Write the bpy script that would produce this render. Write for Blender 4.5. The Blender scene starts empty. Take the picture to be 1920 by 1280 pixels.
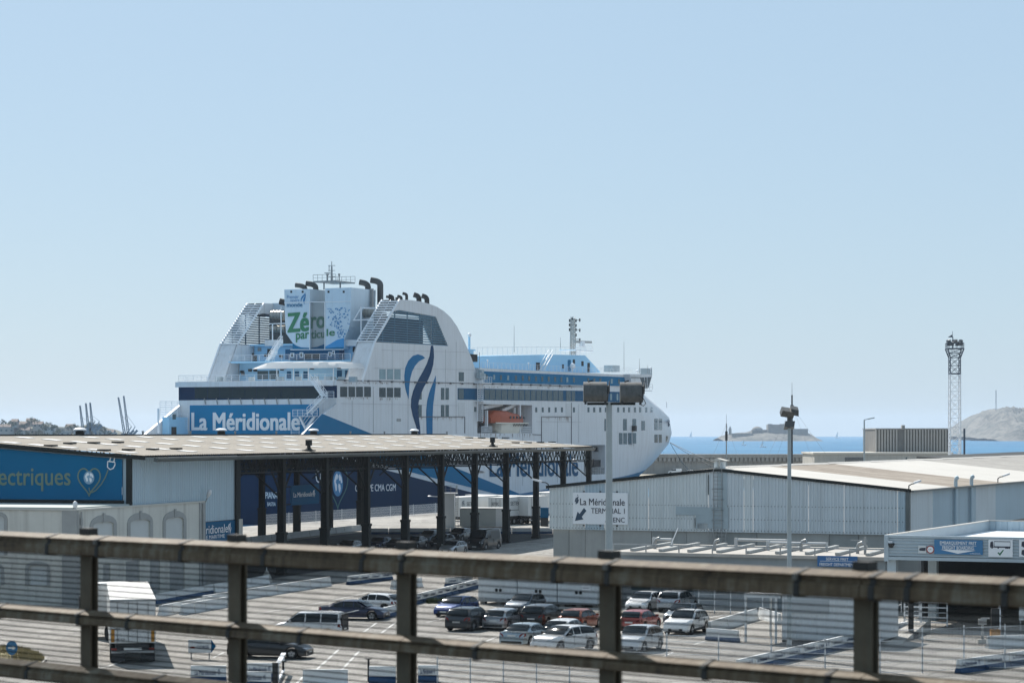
import bpy, bmesh, math, random
from mathutils import Vector, Matrix
from mathutils.geometry import tessellate_polygon
random.seed(7)
sc = bpy.context.scene
C = sc.collection
R = math.radians

# ------------------------------------------------------------------ camera
# focal length in pixels of a 1920 px wide frame, eye height above the quay, image row of the eye level
F, H, Y0 = 4600.0, 13.0, 811.0
cd = bpy.data.cameras.new('camera')
cam = bpy.data.objects.new('camera', cd)
C.objects.link(cam)
cam.location = (0, 0, H)
cam.rotation_euler = (R(90), 0, 0)
cd.sensor_width = 36.0
cd.lens = 36.0 * F / 1920.0
cd.shift_y = (Y0 - 640.0) / 1920.0
cd.clip_start = 0.5
cd.clip_end = 40000
cd.dof.use_dof = True
cd.dof.focus_distance = 260.0
cd.dof.aperture_fstop = 3.6
sc.camera = cam

# ------------------------------------------------------------------ light
SUN_AZ = R(-24)          # direction towards the sun, from +Y towards +X
SUN_EL = R(44)
w = bpy.data.worlds.new('World')
sc.world = w
w.use_nodes = True
nt = w.node_tree
bg = nt.nodes['Background']
sky = nt.nodes.new('ShaderNodeTexSky')
sky.sky_type = 'NISHITA'
sky.sun_disc = False
sky.sun_elevation = SUN_EL
sky.sun_rotation = SUN_AZ
sky.altitude = 0
sky.air_density = 1.0
sky.dust_density = 0.6
sky.ozone_density = 2.0
hz=nt.nodes.new('ShaderNodeMix'); hz.data_type='RGBA'
hz.inputs[0].default_value=0.80
hz.inputs[7].default_value=(3.25,4.5,5.75,1)      # pale summer haze over the whole sky
nt.links.new(sky.outputs[0], hz.inputs[6]); nt.links.new(hz.outputs[2], bg.inputs[0])
bg.inputs[1].default_value = 0.098
sd = bpy.data.lights.new('sun', 'SUN')
sd.energy = 5.0
sd.angle = R(0.55)
sd.color = (1.0, 0.95, 0.88)
sun = bpy.data.objects.new('sun', sd)
C.objects.link(sun)
to_sun = Vector((math.sin(SUN_AZ) * math.cos(SUN_EL), math.cos(SUN_AZ) * math.cos(SUN_EL), math.sin(SUN_EL)))
sun.rotation_euler = to_sun.to_track_quat('Z', 'Y').to_euler()
sun.location = (0, 100, 200)
sc.view_settings.view_transform = 'Standard'
sc.view_settings.look = 'None'
sc.view_settings.gamma = 1.0
sc.view_settings.exposure = 0.42
sc.view_settings.use_curve_mapping = False
sc.render.engine = 'CYCLES'
sc.cycles.use_denoising = True
sc.cycles.max_bounces = 6
sc.cycles.volume_bounces = 1
sc.cycles.caustics_reflective = False
sc.cycles.caustics_refractive = False

# ------------------------------------------------------------------ where a spot of the photograph lies in the place
def ray(px, py):
    return Vector(((px - 960.0) / F, 1.0, -(py - Y0) / F))
def gp(px, py, z=0.0):                       # on the level z
    d = F * (H - z) / (py - Y0)
    return Vector(((px - 960.0) * d / F, d, z))
def at(px, py, d):                           # at distance d
    return Vector(((px - 960.0) * d / F, d, H - (py - Y0) * d / F))
def onp(px, py, p0, n):                      # on a plane
    o = Vector((0, 0, H)); r = ray(px, py)
    return o + r * ((Vector(p0) - o).dot(n) / r.dot(n))

# ------------------------------------------------------------------ mesh building
Z = Vector((0, 0, 1))
class MB:
    def __init__(s):
        s.v = []; s.f = []; s.m = []; s.mi = 0
    def add(s, vs, fs):
        n = len(s.v)
        s.v += [tuple(p) for p in vs]
        s.f += [tuple(i + n for i in q) for q in fs]
        s.m += [s.mi] * len(fs)
        return s
    def box(s, x0, x1, y0, y1, z0, z1):
        return s.add([(x0,y0,z0),(x1,y0,z0),(x1,y1,z0),(x0,y1,z0),(x0,y0,z1),(x1,y0,z1),(x1,y1,z1),(x0,y1,z1)],
                     [(0,3,2,1),(4,5,6,7),(0,1,5,4),(1,2,6,5),(2,3,7,6),(3,0,4,7)])
    def obox(s, c, a, b, e):                  # centre and three half axes
        c, a, b, e = Vector(c), Vector(a), Vector(b), Vector(e)
        vs = [c+i*a+j*b+k*e for k in (-1,1) for (i,j) in ((-1,-1),(1,-1),(1,1),(-1,1))]
        return s.add(vs, [(0,3,2,1),(4,5,6,7),(0,1,5,4),(1,2,6,5),(2,3,7,6),(3,0,4,7)])
    def bar(s, p, q, wd, ht=None, up=Z):      # square bar between two points
        p, q = Vector(p), Vector(q); ht = ht or wd
        a = q - p
        sd_ = a.cross(up)
        if sd_.length < 1e-6: sd_ = a.cross(Vector((1,0,0)))
        sd_.normalize(); u = sd_.cross(a).normalized()
        return s.obox((p+q)/2, a/2, sd_*wd/2, u*ht/2)
    def tube(s, p, q, r, r2=None, n=8, caps=True):
        p, q = Vector(p), Vector(q); r2 = r if r2 is None else r2
        a = (q-p).normalized()
        e1 = a.cross(Z) if abs(a.z) < .95 else a.cross(Vector((1,0,0)))
        e1.normalize(); e2 = a.cross(e1)
        vs = []
        for c, rr in ((p,r),(q,r2)):
            for k in range(n):
                t = 2*math.pi*k/n
                vs.append(c+e1*rr*math.cos(t)+e2*rr*math.sin(t))
        fs = [(k,(k+1)%n,n+(k+1)%n,n+k) for k in range(n)]
        if caps: fs += [tuple(range(n))[::-1], tuple(range(n,2*n))]
        return s.add(vs, fs)
    def path(s, pts, r, n=6):
        for a, b in zip(pts, pts[1:]): s.tube(a, b, r, n=n)
        return s
    def hose(s, pts, rs, n=10):               # swept tube with shared rings
        pts = [Vector(p) for p in pts]; m = len(pts); rings = []
        if not hasattr(rs, '__len__'): rs = [rs]*m
        ref = Vector((0.31,0.17,0.93)); vs=[]; fs=[]
        for i,p in enumerate(pts):
            a = (pts[min(i+1,m-1)]-pts[max(i-1,0)]).normalized()
            e1 = a.cross(ref).normalized(); e2 = a.cross(e1)
            for k in range(n):
                t=2*math.pi*k/n; vs.append(p+e1*rs[i]*math.cos(t)+e2*rs[i]*math.sin(t))
        for i in range(m-1):
            for k in range(n): fs.append((i*n+k,i*n+(k+1)%n,(i+1)*n+(k+1)%n,(i+1)*n+k))
        fs += [tuple(range(n))[::-1], tuple(range((m-1)*n,m*n))]
        return s.add(vs,fs)
    def prism(s, pts, vec):                   # polygon pushed along vec
        pts = [Vector(p) for p in pts]; vec = Vector(vec); n = len(pts)
        return s.add(pts+[p+vec for p in pts],
              [tuple(range(n))[::-1], tuple(range(n,2*n))]+[(k,(k+1)%n,n+(k+1)%n,n+k) for k in range(n)])
    def poly(s, pts):
        return s.add(pts, [tuple(range(len(pts)))])
    def holed(s, outer, holes, vec=None):     # polygon with holes, with thickness vec
        loops = [[Vector(p) for p in outer]]+[[Vector(p) for p in h] for h in holes]
        flat = [p for l in loops for p in l]; n = len(flat)
        tri = tessellate_polygon(loops)
        fs = [tuple(t) for t in tri]; vs = list(flat)
        if vec is not None:
            vec = Vector(vec)
            vs += [p+vec for p in flat]
            fs += [tuple(i+n for i in t)[::-1] for t in tri]
            o = 0
            for l in loops:
                k = len(l)
                fs += [(o+i,o+(i+1)%k,n+o+(i+1)%k,n+o+i) for i in range(k)]
                o += k
        return s.add(vs, fs)
    def lathe(s, prof, c=(0,0,0), n=16):
        c = Vector(c); vs=[]; m=len(prof)
        for r, z in prof:
            for k in range(n):
                t=2*math.pi*k/n; vs.append(c+Vector((r*math.cos(t),r*math.sin(t),z)))
        fs=[(i*n+k,i*n+(k+1)%n,(i+1)*n+(k+1)%n,(i+1)*n+k) for i in range(m-1) for k in range(n)]
        fs += [tuple(range(n))[::-1], tuple(range((m-1)*n,m*n))]
        return s.add(vs,fs)
    def ribbon(s, pts, wd, nrm, off=0.0):     # flat painted line of given width
        pts=[Vector(p) for p in pts]; nrm=Vector(nrm).normalized(); vs=[]; m=len(pts)
        for i,p in enumerate(pts):
            a=(pts[min(i+1,m-1)]-pts[max(i-1,0)]).normalized()
            e=a.cross(nrm).normalized()
            ww = wd[i] if hasattr(wd,'__len__') else wd
            vs += [p+nrm*off+e*ww/2, p+nrm*off-e*ww/2]
        return s.add(vs,[(2*i,2*i+1,2*i+3,2*i+2) for i in range(m-1)])
    def text(s, body, o, ex, ey, bold=0.0, shear=0.0):   # lettering whose ink box has corner o, width ex, height ey
        vs, fs = text_geo(body, 0.0, shear)
        o, ex, ey = Vector(o), Vector(ex), Vector(ey)
        shifts=[(0,0)]
        if bold>0: shifts=[(-1,-.6),(1,.6),(-1,.6),(1,-.6),(0,0)]
        nr=ex.cross(ey).normalized()
        hb=ey.length*bold*1.6
        for i,(a,c) in enumerate(shifts):          # heavier strokes: a few copies a hair apart, each 2 mm prouder
            q=o+ex.normalized()*a*hb+ey.normalized()*c*hb+nr*0.002*i
            s.add([q+ex*x+ey*y for x,y in vs], fs)
        return s
    def build(s, name, mats, parent=None, smooth=None, recalc=False, label=None, kind=None):
        me = bpy.data.meshes.new(name)
        me.from_pydata(s.v, [], s.f)
        if not isinstance(mats, (list,tuple)): mats=[mats]
        for m_ in mats: me.materials.append(m_)
        if len(mats) > 1: me.polygons.foreach_set('material_index', s.m)
        if recalc:
            bm=bmesh.new(); bm.from_mesh(me)
            bmesh.ops.remove_doubles(bm, verts=bm.verts, dist=1e-5)
            bmesh.ops.recalc_face_normals(bm, faces=bm.faces); bm.to_mesh(me); bm.free()
        if smooth is not None:
            me.shade_smooth(); me.set_sharp_from_angle(angle=R(smooth))
        me.update()
        o = bpy.data.objects.new(name, me); C.objects.link(o)
        if parent is not None: o.parent = parent
        if label: o['label']=label
        if kind: o['kind']=kind
        return o

_tg = {}
def text_geo(body, bold, shear):
    k=(body,bold,shear)
    if k in _tg: return _tg[k]
    cu=bpy.data.curves.new('lettering','FONT'); cu.body=body; cu.offset=bold; cu.resolution_u=3; cu.shear=shear
    ob=bpy.data.objects.new('lettering',cu); C.objects.link(ob)
    me=bpy.data.meshes.new_from_object(ob)
    vs=[(v.co.x,v.co.y) for v in me.vertices]; fs=[tuple(p.vertices) for p in me.polygons]
    bpy.data.objects.remove(ob); bpy.data.curves.remove(cu); bpy.data.meshes.remove(me)
    x0=min(v[0] for v in vs); x1=max(v[0] for v in vs); y0=min(v[1] for v in vs); y1=max(v[1] for v in vs)
    vs=[((x-x0)/(x1-x0),(y-y0)/(y1-y0)) for x,y in vs]
    _tg[k]=(vs,fs); return _tg[k]

def tag(o, label=None, cat=None, group=None, kind=None):
    if label: o['label']=label
    if cat: o['category']=cat
    if group: o['group']=group
    if kind: o['kind']=kind
    return o
def thing(name, label, cat, loc=(0,0,0), rz=0.0, group=None):
    o=bpy.data.objects.new(name,None); C.objects.link(o)
    o.location=loc; o.rotation_euler=(0,0,rz); o.empty_display_size=0.2
    return tag(o,label,cat,group)
_kids={}
def kids(o):
    return [c for c in C.objects if c.parent is o]
def snapshot(o):                               # a thing, its parts and their sub-parts as a list tree
    ch={}
    for c in C.objects:
        if c.parent is not None: ch.setdefault(c.parent.name,[]).append(c)
    def rec(x): return (x,[rec(c) for c in ch.get(x.name,[])])
    return rec(o)
def copy_tree(tr, parent=None):
    o,cs=tr; c=o.copy(); C.objects.link(c); c.parent=parent
    for t in cs: copy_tree(t,c)
    return c

# ------------------------------------------------------------------ materials
def s2l(c):
    return tuple((x/12.92 if x<=0.04045 else ((x+0.055)/1.055)**2.4) for x in c)
_mats={}
def mat(name, col, rough=0.6, metal=0.0, var=0.12, scale=0.6, streak=0.0, bump=0.0, bscale=20.0, dirt=None, dirt_amt=0.0, spec=0.5, coat=0.0):
    if name in _mats: return _mats[name]
    m=bpy.data.materials.new(name); m.use_nodes=True; n=m.node_tree.nodes; l=m.node_tree.links
    b=n['Principled BSDF']
    b.inputs['Roughness'].default_value=rough; b.inputs['Metallic'].default_value=metal
    b.inputs['Specular IOR Level'].default_value=spec
    if coat: b.inputs['Coat Weight'].default_value=coat; b.inputs['Coat Roughness'].default_value=0.06
    tc=n.new('ShaderNodeTexCoord')
    base=None
    if var>0:
        ns=n.new('ShaderNodeTexNoise'); ns.inputs['Scale'].default_value=scale; ns.inputs['Detail'].default_value=6; ns.inputs['Roughness'].default_value=0.65
        l.new(tc.outputs['Object'],ns.inputs['Vector'])
        mr=n.new('ShaderNodeMapRange'); mr.inputs[1].default_value=0.25; mr.inputs[2].default_value=0.75
        mr.inputs[3].default_value=1-var; mr.inputs[4].default_value=1+var
        l.new(ns.outputs['Fac'],mr.inputs[0])
        mx=n.new('ShaderNodeVectorMath'); mx.operation='SCALE'; mx.inputs[0].default_value=col[:3]
        l.new(mr.outputs[0],mx.inputs['Scale']); base=mx.outputs[0]
    if dirt is not None and dirt_amt>0:
        mp=n.new('ShaderNodeMapping'); mp.inputs['Scale'].default_value=(1.3,1.3,0.06 if streak else 1.3)
        l.new(tc.outputs['Object'],mp.inputs['Vector'])
        n2=n.new('ShaderNodeTexNoise'); n2.inputs['Scale'].default_value=streak if streak else scale*1.7; n2.inputs['Detail'].default_value=7; n2.inputs['Roughness'].default_value=0.7
        l.new(mp.outputs[0],n2.inputs['Vector'])
        r2=n.new('ShaderNodeMapRange'); r2.inputs[1].default_value=0.48; r2.inputs[2].default_value=0.78; r2.inputs[3].default_value=0; r2.inputs[4].default_value=dirt_amt
        l.new(n2.outputs['Fac'],r2.inputs[0])
        mc=n.new('ShaderNodeMix'); mc.data_type='RGBA'
        l.new(r2.outputs[0],mc.inputs[0])
        if base is not None: l.new(base,mc.inputs[6])
        else: mc.inputs[6].default_value=(*col[:3],1)
        mc.inputs[7].default_value=(*dirt,1); base=mc.outputs[2]
    if base is not None: l.new(base,b.inputs['Base Color'])
    else: b.inputs['Base Color'].default_value=(*col[:3],1)
    if bump>0:
        n3=n.new('ShaderNodeTexNoise'); n3.inputs['Scale'].default_value=bscale; n3.inputs['Detail'].default_value=5
        l.new(tc.outputs['Object'],n3.inputs['Vector'])
        bp=n.new('ShaderNodeBump'); bp.inputs['Strength'].default_value=bump; bp.inputs['Distance'].default_value=0.05
        l.new(n3.outputs['Fac'],bp.inputs['Height']); l.new(bp.outputs[0],b.inputs['Normal'])
    _mats[name]=m
    return m
GR=(0.25,0.22,0.18)
M=dict(
 ship_white=mat('ship_white',(0.70,0.71,0.72),0.5,var=0.05,scale=0.25,streak=1.1,dirt=(0.36,0.32,0.28),dirt_amt=0.40,spec=.3),
 ship_skylit=mat('ship_skylit_blue',(0.36,0.64,0.84),0.5,var=0.03,scale=0.3,streak=1.5,dirt=(0.5,0.5,0.5),dirt_amt=0.12),  # blue skylight on the shaded aft decks, put into the colour
 ship_sky=mat('ship_sky_blue',(0.34,0.63,0.86),0.5,var=0.03,scale=0.3),
 ship_blue=mat('ship_blue',(0.0005,0.15,0.30),0.6,spec=.15,var=0.05,scale=0.25),
 ship_mid=mat('ship_mid_blue',(0.0008,0.085,0.185),0.6,spec=.15,var=0.05,scale=0.25),
 ship_navy=mat('ship_navy',(0.0006,0.024,0.07),0.6,spec=.12,var=0.08,scale=0.3),
 ship_dark=mat('ship_logo_dark',(0.004,0.045,0.12),0.6,spec=.12,var=0.04),
 black_glass=mat('dark_glass',(0.004,0.022,0.03),0.15,var=0,spec=0.3),
 grey_glass=mat('grey_glass',(0.05,0.085,0.095),0.2,var=0.3,scale=0.7,spec=0.35),
 teal_glass=mat('pale_teal_glass',(0.20,0.30,0.33),0.2,var=0.2,scale=0.6),
 rail=mat('white_rail',(0.78,0.80,0.82),0.5,var=0),
 deck=mat('deck_green_grey',(0.20,0.27,0.30),0.7,var=0.1),
 dark=mat('dark_recess',(0.012,0.014,0.016),0.8,var=0.2),
 soot=mat('soot_black',(0.013,0.014,0.015),0.6,var=0.2),
 steel=mat('dull_steel',(0.30,0.31,0.31),0.45,0.5,var=0.25,scale=1.2),
 duct=mat('duct_metal',(0.38,0.36,0.32),0.4,0.7,var=0.3,scale=0.8),
 orange=mat('lifeboat_orange',(0.40,0.070,0.015),0.5,var=0.12,scale=0.8),
 cream=mat('lifeboat_cream',(0.72,0.68,0.58),0.5,var=0.08),
 green=mat('letter_green',(0.03,0.20,0.09),0.5,var=0.03),
 white=mat('plain_white',(0.80,0.80,0.79),0.5,var=0.04),
 print_white=mat('print_white',(0.78,0.79,0.80),0.5,var=0.02),
 awning=mat('awning_white',(0.82,0.82,0.81),0.7,var=0.0),
)
_n=M['awning'].node_tree.nodes; _l=M['awning'].node_tree.links
_t=_n.new('ShaderNodeBsdfTranslucent'); _t.inputs[0].default_value=(.85,.85,.84,1); _x=_n.new('ShaderNodeMixShader'); _x.inputs[0].default_value=.6
_l.new(_n['Principled BSDF'].outputs[0],_x.inputs[1]); _l.new(_t.outputs[0],_x.inputs[2]); _l.new(_x.outputs[0],_n['Material Output'].inputs[0])
# ================================================================== sea, land
sea=MB(); n=96
vs=[(0,0,-2.5)]; 
rings=[60,150,400,900,2000,4500,10000]
for r_ in rings:
    for k in range(n): vs.append((r_*math.cos(2*math.pi*k/n),r_*math.sin(2*math.pi*k/n),-2.5))
fs=[(0,1+k,1+(k+1)%n) for k in range(n)]
for i in range(len(rings)-1):
    for k in range(n): fs.append((1+i*n+k,1+(i+1)*n+k,1+(i+1)*n+(k+1)%n,1+i*n+(k+1)%n))
sea.add(vs,fs)
ms=bpy.data.materials.new('sea_water'); ms.use_nodes=True; N=ms.node_tree.nodes; Lk=ms.node_tree.links; pb_=N['Principled BSDF']
pb_.inputs['Base Color'].default_value=(0.018,0.095,0.21,1); pb_.inputs['Roughness'].default_value=0.6; pb_.inputs['Specular IOR Level'].default_value=0.12
tc=N.new('ShaderNodeTexCoord'); mp_=N.new('ShaderNodeMapping'); mp_.inputs['Scale'].default_value=(0.0009,0.0045,1); Lk.new(tc.outputs['Object'],mp_.inputs[0])
ns=N.new('ShaderNodeTexNoise'); ns.inputs['Scale'].default_value=6; ns.inputs['Detail'].default_value=9; ns.inputs['Roughness'].default_value=0.7; Lk.new(mp_.outputs[0],ns.inputs['Vector'])
cr=N.new('ShaderNodeValToRGB'); cr.color_ramp.elements[0].position=0.43; cr.color_ramp.elements[0].color=(0.010,0.095,0.205,1); cr.color_ramp.elements[1].position=0.58; cr.color_ramp.elements[1].color=(0.055,0.21,0.35,1)  # ripples and sun glints put into the colour as paler streaks
Lk.new(ns.outputs['Fac'],cr.inputs[0]); Lk.new(cr.outputs[0],pb_.inputs['Base Color'])
nb=N.new('ShaderNodeTexNoise'); nb.inputs['Scale'].default_value=0.35; nb.inputs['Detail'].default_value=6; Lk.new(tc.outputs['Object'],nb.inputs['Vector'])
bm_=N.new('ShaderNodeBump'); bm_.inputs['Strength'].default_value=0.6; bm_.inputs['Distance'].default_value=0.6; Lk.new(nb.outputs['Fac'],bm_.inputs['Height']); Lk.new(bm_.outputs[0],pb_.inputs['Normal'])
tag(sea.build('sea',ms),kind='structure')

# concrete apron of the port: one slab with a quay edge towards the ship
asph=bpy.data.materials.new('apron_asphalt'); asph.use_nodes=True; N=asph.node_tree.nodes; Lk=asph.node_tree.links; pb_=N['Principled BSDF']; pb_.inputs['Roughness'].default_value=0.85
tc=N.new('ShaderNodeTexCoord')
def nz(scale,detail=8,rough=.65,map_=None):
    t=N.new('ShaderNodeTexNoise'); t.inputs['Scale'].default_value=scale; t.inputs['Detail'].default_value=detail; t.inputs['Roughness'].default_value=rough
    if map_:
        m_=N.new('ShaderNodeMapping'); m_.inputs['Scale'].default_value=map_; Lk.new(tc.outputs['Object'],m_.inputs[0]); Lk.new(m_.outputs[0],t.inputs['Vector'])
    else: Lk.new(tc.outputs['Object'],t.inputs['Vector'])
    return t
n1=nz(0.05); n2=nz(0.6); n3=nz(14,4)
c1=N.new('ShaderNodeValToRGB'); c1.color_ramp.elements[0].position=.33; c1.color_ramp.elements[0].color=(.25,.235,.21,1); c1.color_ramp.elements[1].position=.68; c1.color_ramp.elements[1].color=(.39,.365,.325,1); Lk.new(n1.outputs['Fac'],c1.inputs[0])
c2=N.new('ShaderNodeMapRange'); c2.inputs[1].default_value=.3; c2.inputs[2].default_value=.7; c2.inputs[3].default_value=.8; c2.inputs[4].default_value=1.12; Lk.new(n2.outputs['Fac'],c2.inputs[0])
c3=N.new('ShaderNodeMapRange'); c3.inputs[1].default_value=.3; c3.inputs[2].default_value=.7; c3.inputs[3].default_value=.88; c3.inputs[4].default_value=1.12; Lk.new(n3.outputs['Fac'],c3.inputs[0])
# repaired rectangles, tyre tracks and oil spots
br=N.new('ShaderNodeTexBrick'); br.inputs['Scale'].default_value=.06; br.inputs['Color1'].default_value=(1,1,1,1); br.inputs['Color2'].default_value=(.80,.80,.80,1); br.inputs['Mortar'].default_value=(.62,.62,.62,1); br.inputs['Mortar Size'].default_value=.006; br.offset=.37
mpb=N.new('ShaderNodeMapping'); mpb.inputs['Rotation'].default_value=(0,0,.42); Lk.new(tc.outputs['Object'],mpb.inputs[0]); Lk.new(mpb.outputs[0],br.inputs['Vector'])
n4=nz(.8,6,.7,(1,.10,1)); tr4=N.new('ShaderNodeMapRange'); tr4.inputs[1].default_value=.45; tr4.inputs[2].default_value=.72; tr4.inputs[3].default_value=1.04; tr4.inputs[4].default_value=.74; Lk.new(n4.outputs['Fac'],tr4.inputs[0])
vo=N.new('ShaderNodeTexVoronoi'); vo.inputs['Scale'].default_value=.33; Lk.new(tc.outputs['Object'],vo.inputs['Vector']); vr=N.new('ShaderNodeMapRange'); vr.inputs[1].default_value=.05; vr.inputs[2].default_value=.26; vr.inputs[3].default_value=.55; vr.inputs[4].default_value=1.0; Lk.new(vo.outputs['Distance'],vr.inputs[0])
ve=N.new('ShaderNodeTexVoronoi'); ve.feature='DISTANCE_TO_EDGE'; ve.inputs['Scale'].default_value=.12; nd=nz(.5,4,.6); mxv=N.new('ShaderNodeVectorMath'); mxv.operation='MULTIPLY_ADD'; mxv.inputs[1].default_value=(3,3,0); Lk.new(nd.outputs['Color'],mxv.inputs[0]); Lk.new(tc.outputs['Object'],mxv.inputs[2]); Lk.new(mxv.outputs[0],ve.inputs['Vector']); cr4=N.new('ShaderNodeMapRange'); cr4.inputs[1].default_value=.002; cr4.inputs[2].default_value=.012; cr4.inputs[3].default_value=.55; cr4.inputs[4].default_value=1.0; Lk.new(ve.outputs['Distance'],cr4.inputs[0])
def mul(a,b):
    q=N.new('ShaderNodeMath'); q.operation='MULTIPLY'; Lk.new(a,q.inputs[0]); Lk.new(b,q.inputs[1]); return q
mm=mul(mul(mul(mul(mul(c2.outputs[0],c3.outputs[0]).outputs[0],br.outputs['Color']).outputs[0],tr4.outputs[0]).outputs[0],vr.outputs[0]).outputs[0],cr4.outputs[0])
vm=N.new('ShaderNodeVectorMath'); vm.operation='SCALE'; Lk.new(c1.outputs[0],vm.inputs[0]); Lk.new(mm.outputs[0],vm.inputs['Scale']); Lk.new(vm.outputs[0],pb_.inputs['Base Color'])
qa=gp(450,987); qb=gp(815,960.5); qd=(qb-qa).normalized()
q_left=qa-qd*60; q_right=qb+qd*330
land=[Vector((-400,-120,0)),Vector((700,-120,0)),Vector((700,q_right.y,0)),q_right,q_left,Vector((q_left.x-6,q_left.y-25,0)),Vector((-400,q_left.y-25,0))]
tag(MB().prism(land,(0,0,-5)).build('ground',[asph]),kind='structure')
conc=mat('old_concrete',(0.30,0.29,0.27),0.85,var=0.18,scale=0.25,streak=0.9,dirt=(0.12,0.11,0.10),dirt_amt=0.5,bump=0.3,bscale=3)
conc_l=mat('pale_concrete',(0.42,0.40,0.36),0.85,var=0.12,scale=0.3,streak=0.9,dirt=(0.2,0.19,0.17),dirt_amt=0.4)
sand=mat('dusty_ground',(0.36,0.32,0.25),0.9,var=0.2,scale=0.2)
# breakwater: a mole with a tall wall on its seaward side
YB=776.0
tag(MB().box(30,900,690,YB+14,-6,0).build('mole',sand),kind='structure')
bw=thing('breakwater_wall','long grey sea wall with a corbelled top along the water behind the bow','wall',(at(1238,890,YB).x,YB,0))
x0=at(1190,0,YB).x; x1=at(2300,0,YB).x; zt=at(0,851,YB).z
loc=Vector(bw.location)
def L(v): return Vector(v)-loc
b=MB(); b.prism([L((x0,YB,0)),L((x1,YB,0)),L((x1,YB,zt-1.2)),L((x0,YB,zt-1.2))],(0,6,0)); b.build('wall',conc,bw)
b=MB(); b.box(x0-loc.x,x1-loc.x,-0.9,6,zt-1.15,zt); b.build('coping',conc,bw)
xe=at(1530,0,YB).x; k=0; x=x0; cm=None
while x<xe:
    b=MB(); b.box(-0.42,0.42,-0.8,0.0,-1.1,0)
    if cm is None: o=b.build('corbel',conc,bw); cm=o.data
    else:
        o=bpy.data.objects.new('corbel',cm); C.objects.link(o); o.parent=bw
    o.location=(x-loc.x,0,zt-1.2); x+=1.35
# low concrete building on the mole
def frm(name,label,cat,p,rz=0.0,group=None):
    t=thing(name,label,cat,p,rz,group); Mt=Matrix.Translation(Vector(p))@Matrix.Rotation(rz,4,'Z'); return t,Mt.inverted()
lowb,_=frm('concrete_building','long low concrete building with a pale flat roof under the ribbed block','building',(at(1527,0,735).x,735,0))
z1_=at(0,851,735).z; xa=0; xb=at(1785,0,735).x-lowb.location.x
MB().box(0,xb,0,30,0,z1_).build('wall',conc_l,lowb)
MB().box(-0.4,xb+.3,-0.4,30.5,z1_+.01,z1_+.5).build('roof',mat('pale_roof',(0.55,0.52,0.46),0.8,var=0.1,scale=.1),lowb)
xg=at(1584,0,735).x-lowb.location.x
gr=MB().box(xg,xg+5.6,-0.12,0,at(0,868,735).z,at(0,857,735).z).build('vent_grille',M['dark'],lowb)
for k in range(6): MB().box(xg,xg+5.6,-0.2,-0.12,at(0,867.6-k*1.8,735).z,at(0,867.0-k*1.8,735).z).build('slat',M['steel'],gr)
MB().box(at(1698,0,735).x-lowb.location.x,at(1701,0,735).x-lowb.location.x,-.1,0,at(0,862,735).z,at(0,857,735).z).build('window',M['grey_glass'],lowb)
# ribbed block
rb,_=frm('ribbed_block','dark block with closely set vertical concrete ribs standing before the sea','building',(at(1643,0,750).x,750,0))
zb=at(0,846,750).z-1.2; zt2=at(0,804,750).z; xw=at(1779,0,750).x-rb.location.x
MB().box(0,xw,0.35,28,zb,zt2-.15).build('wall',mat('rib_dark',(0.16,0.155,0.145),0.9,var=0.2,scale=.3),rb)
MB().box(-.2,xw+.2,0,28.2,zt2-.12,zt2+.25).build('roof',conc,rb)
ribm=None; nr=25
for k in range(nr+1):
    if k in (8,9): continue
    if ribm is None:
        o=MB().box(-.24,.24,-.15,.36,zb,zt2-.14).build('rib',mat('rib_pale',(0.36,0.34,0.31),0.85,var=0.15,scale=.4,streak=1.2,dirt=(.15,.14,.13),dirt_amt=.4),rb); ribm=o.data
    else: o=bpy.data.objects.new('rib',ribm); C.objects.link(o); o.parent=rb
    o.location=(xw*k/nr,0,0)
MB().box(xw*.37,xw*.41,2,4,zt2+.25,zt2+1.2).build('roof_vent',conc,rb)
# ------------------------------------------------------------------ islands
def island(name,label,cat,D,prof,depth,m,seed,rough=0.06,kind='structure',ny=22,zb=-2.5):
    rnd=random.Random(seed); from mathutils import noise
    xs=[p[0] for p in prof]; x0,x1=xs[0],xs[-1]; nx=110; b=MB()
    def zt(px):
        for (a,b_),(c,d_) in zip(prof,prof[1:]):
            if a<=px<=c: return at(0,b_+(d_-b_)*(px-a)/(c-a),D).z
        return zb
    for j in range(ny+1):
        v=j/ny
        for i in range(nx+1):
            px=x0+(x1-x0)*i/nx; X=at(px,0,D).x; e=math.sin(math.pi*min(1,v*1.0))**0.8
            hgt=max(0,zt(px)-zb); Yy=D+(v-0.5)*depth
            nzv=noise.fractal(Vector((X*.012+seed,Yy*.012,0)),0.8,2.1,6)*hgt*rough*6
            steep=noise.fractal(Vector((X*.05,Yy*.05,seed)),0.7,2.0,5)*hgt*rough*2
            b.v.append((X,Yy,zb-.5+hgt*e+ (nzv+steep)*e*(1 if v<.45 else .35)))
    for j in range(ny):
        for i in range(nx): b.f.append((j*(nx+1)+i,j*(nx+1)+i+1,(j+1)*(nx+1)+i+1,(j+1)*(nx+1)+i)); b.m.append(0)
    o=b.build(name,m); o['kind']=kind
    if label: o['label']=label
    return o
rock=bpy.data.materials.new('limestone_rock'); rock.use_nodes=True; N=rock.node_tree.nodes; Lk=rock.node_tree.links; pb_=N['Principled BSDF']; pb_.inputs['Roughness'].default_value=.9
tc=N.new('ShaderNodeTexCoord'); n1=nz(0.02,9,.7,(1,1,2.5)); n2=nz(0.09,7,.7)
ma=N.new('ShaderNodeMath'); ma.operation='ADD'; Lk.new(n1.outputs['Fac'],ma.inputs[0]); Lk.new(n2.outputs['Fac'],ma.inputs[1])
c1=N.new('ShaderNodeValToRGB'); e=c1.color_ramp.elements; e[0].position=.82/2; e[0].color=(.035,.042,.034,1); e[1].position=1.15/2; e[1].color=(.17,.155,.13,1)
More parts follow.
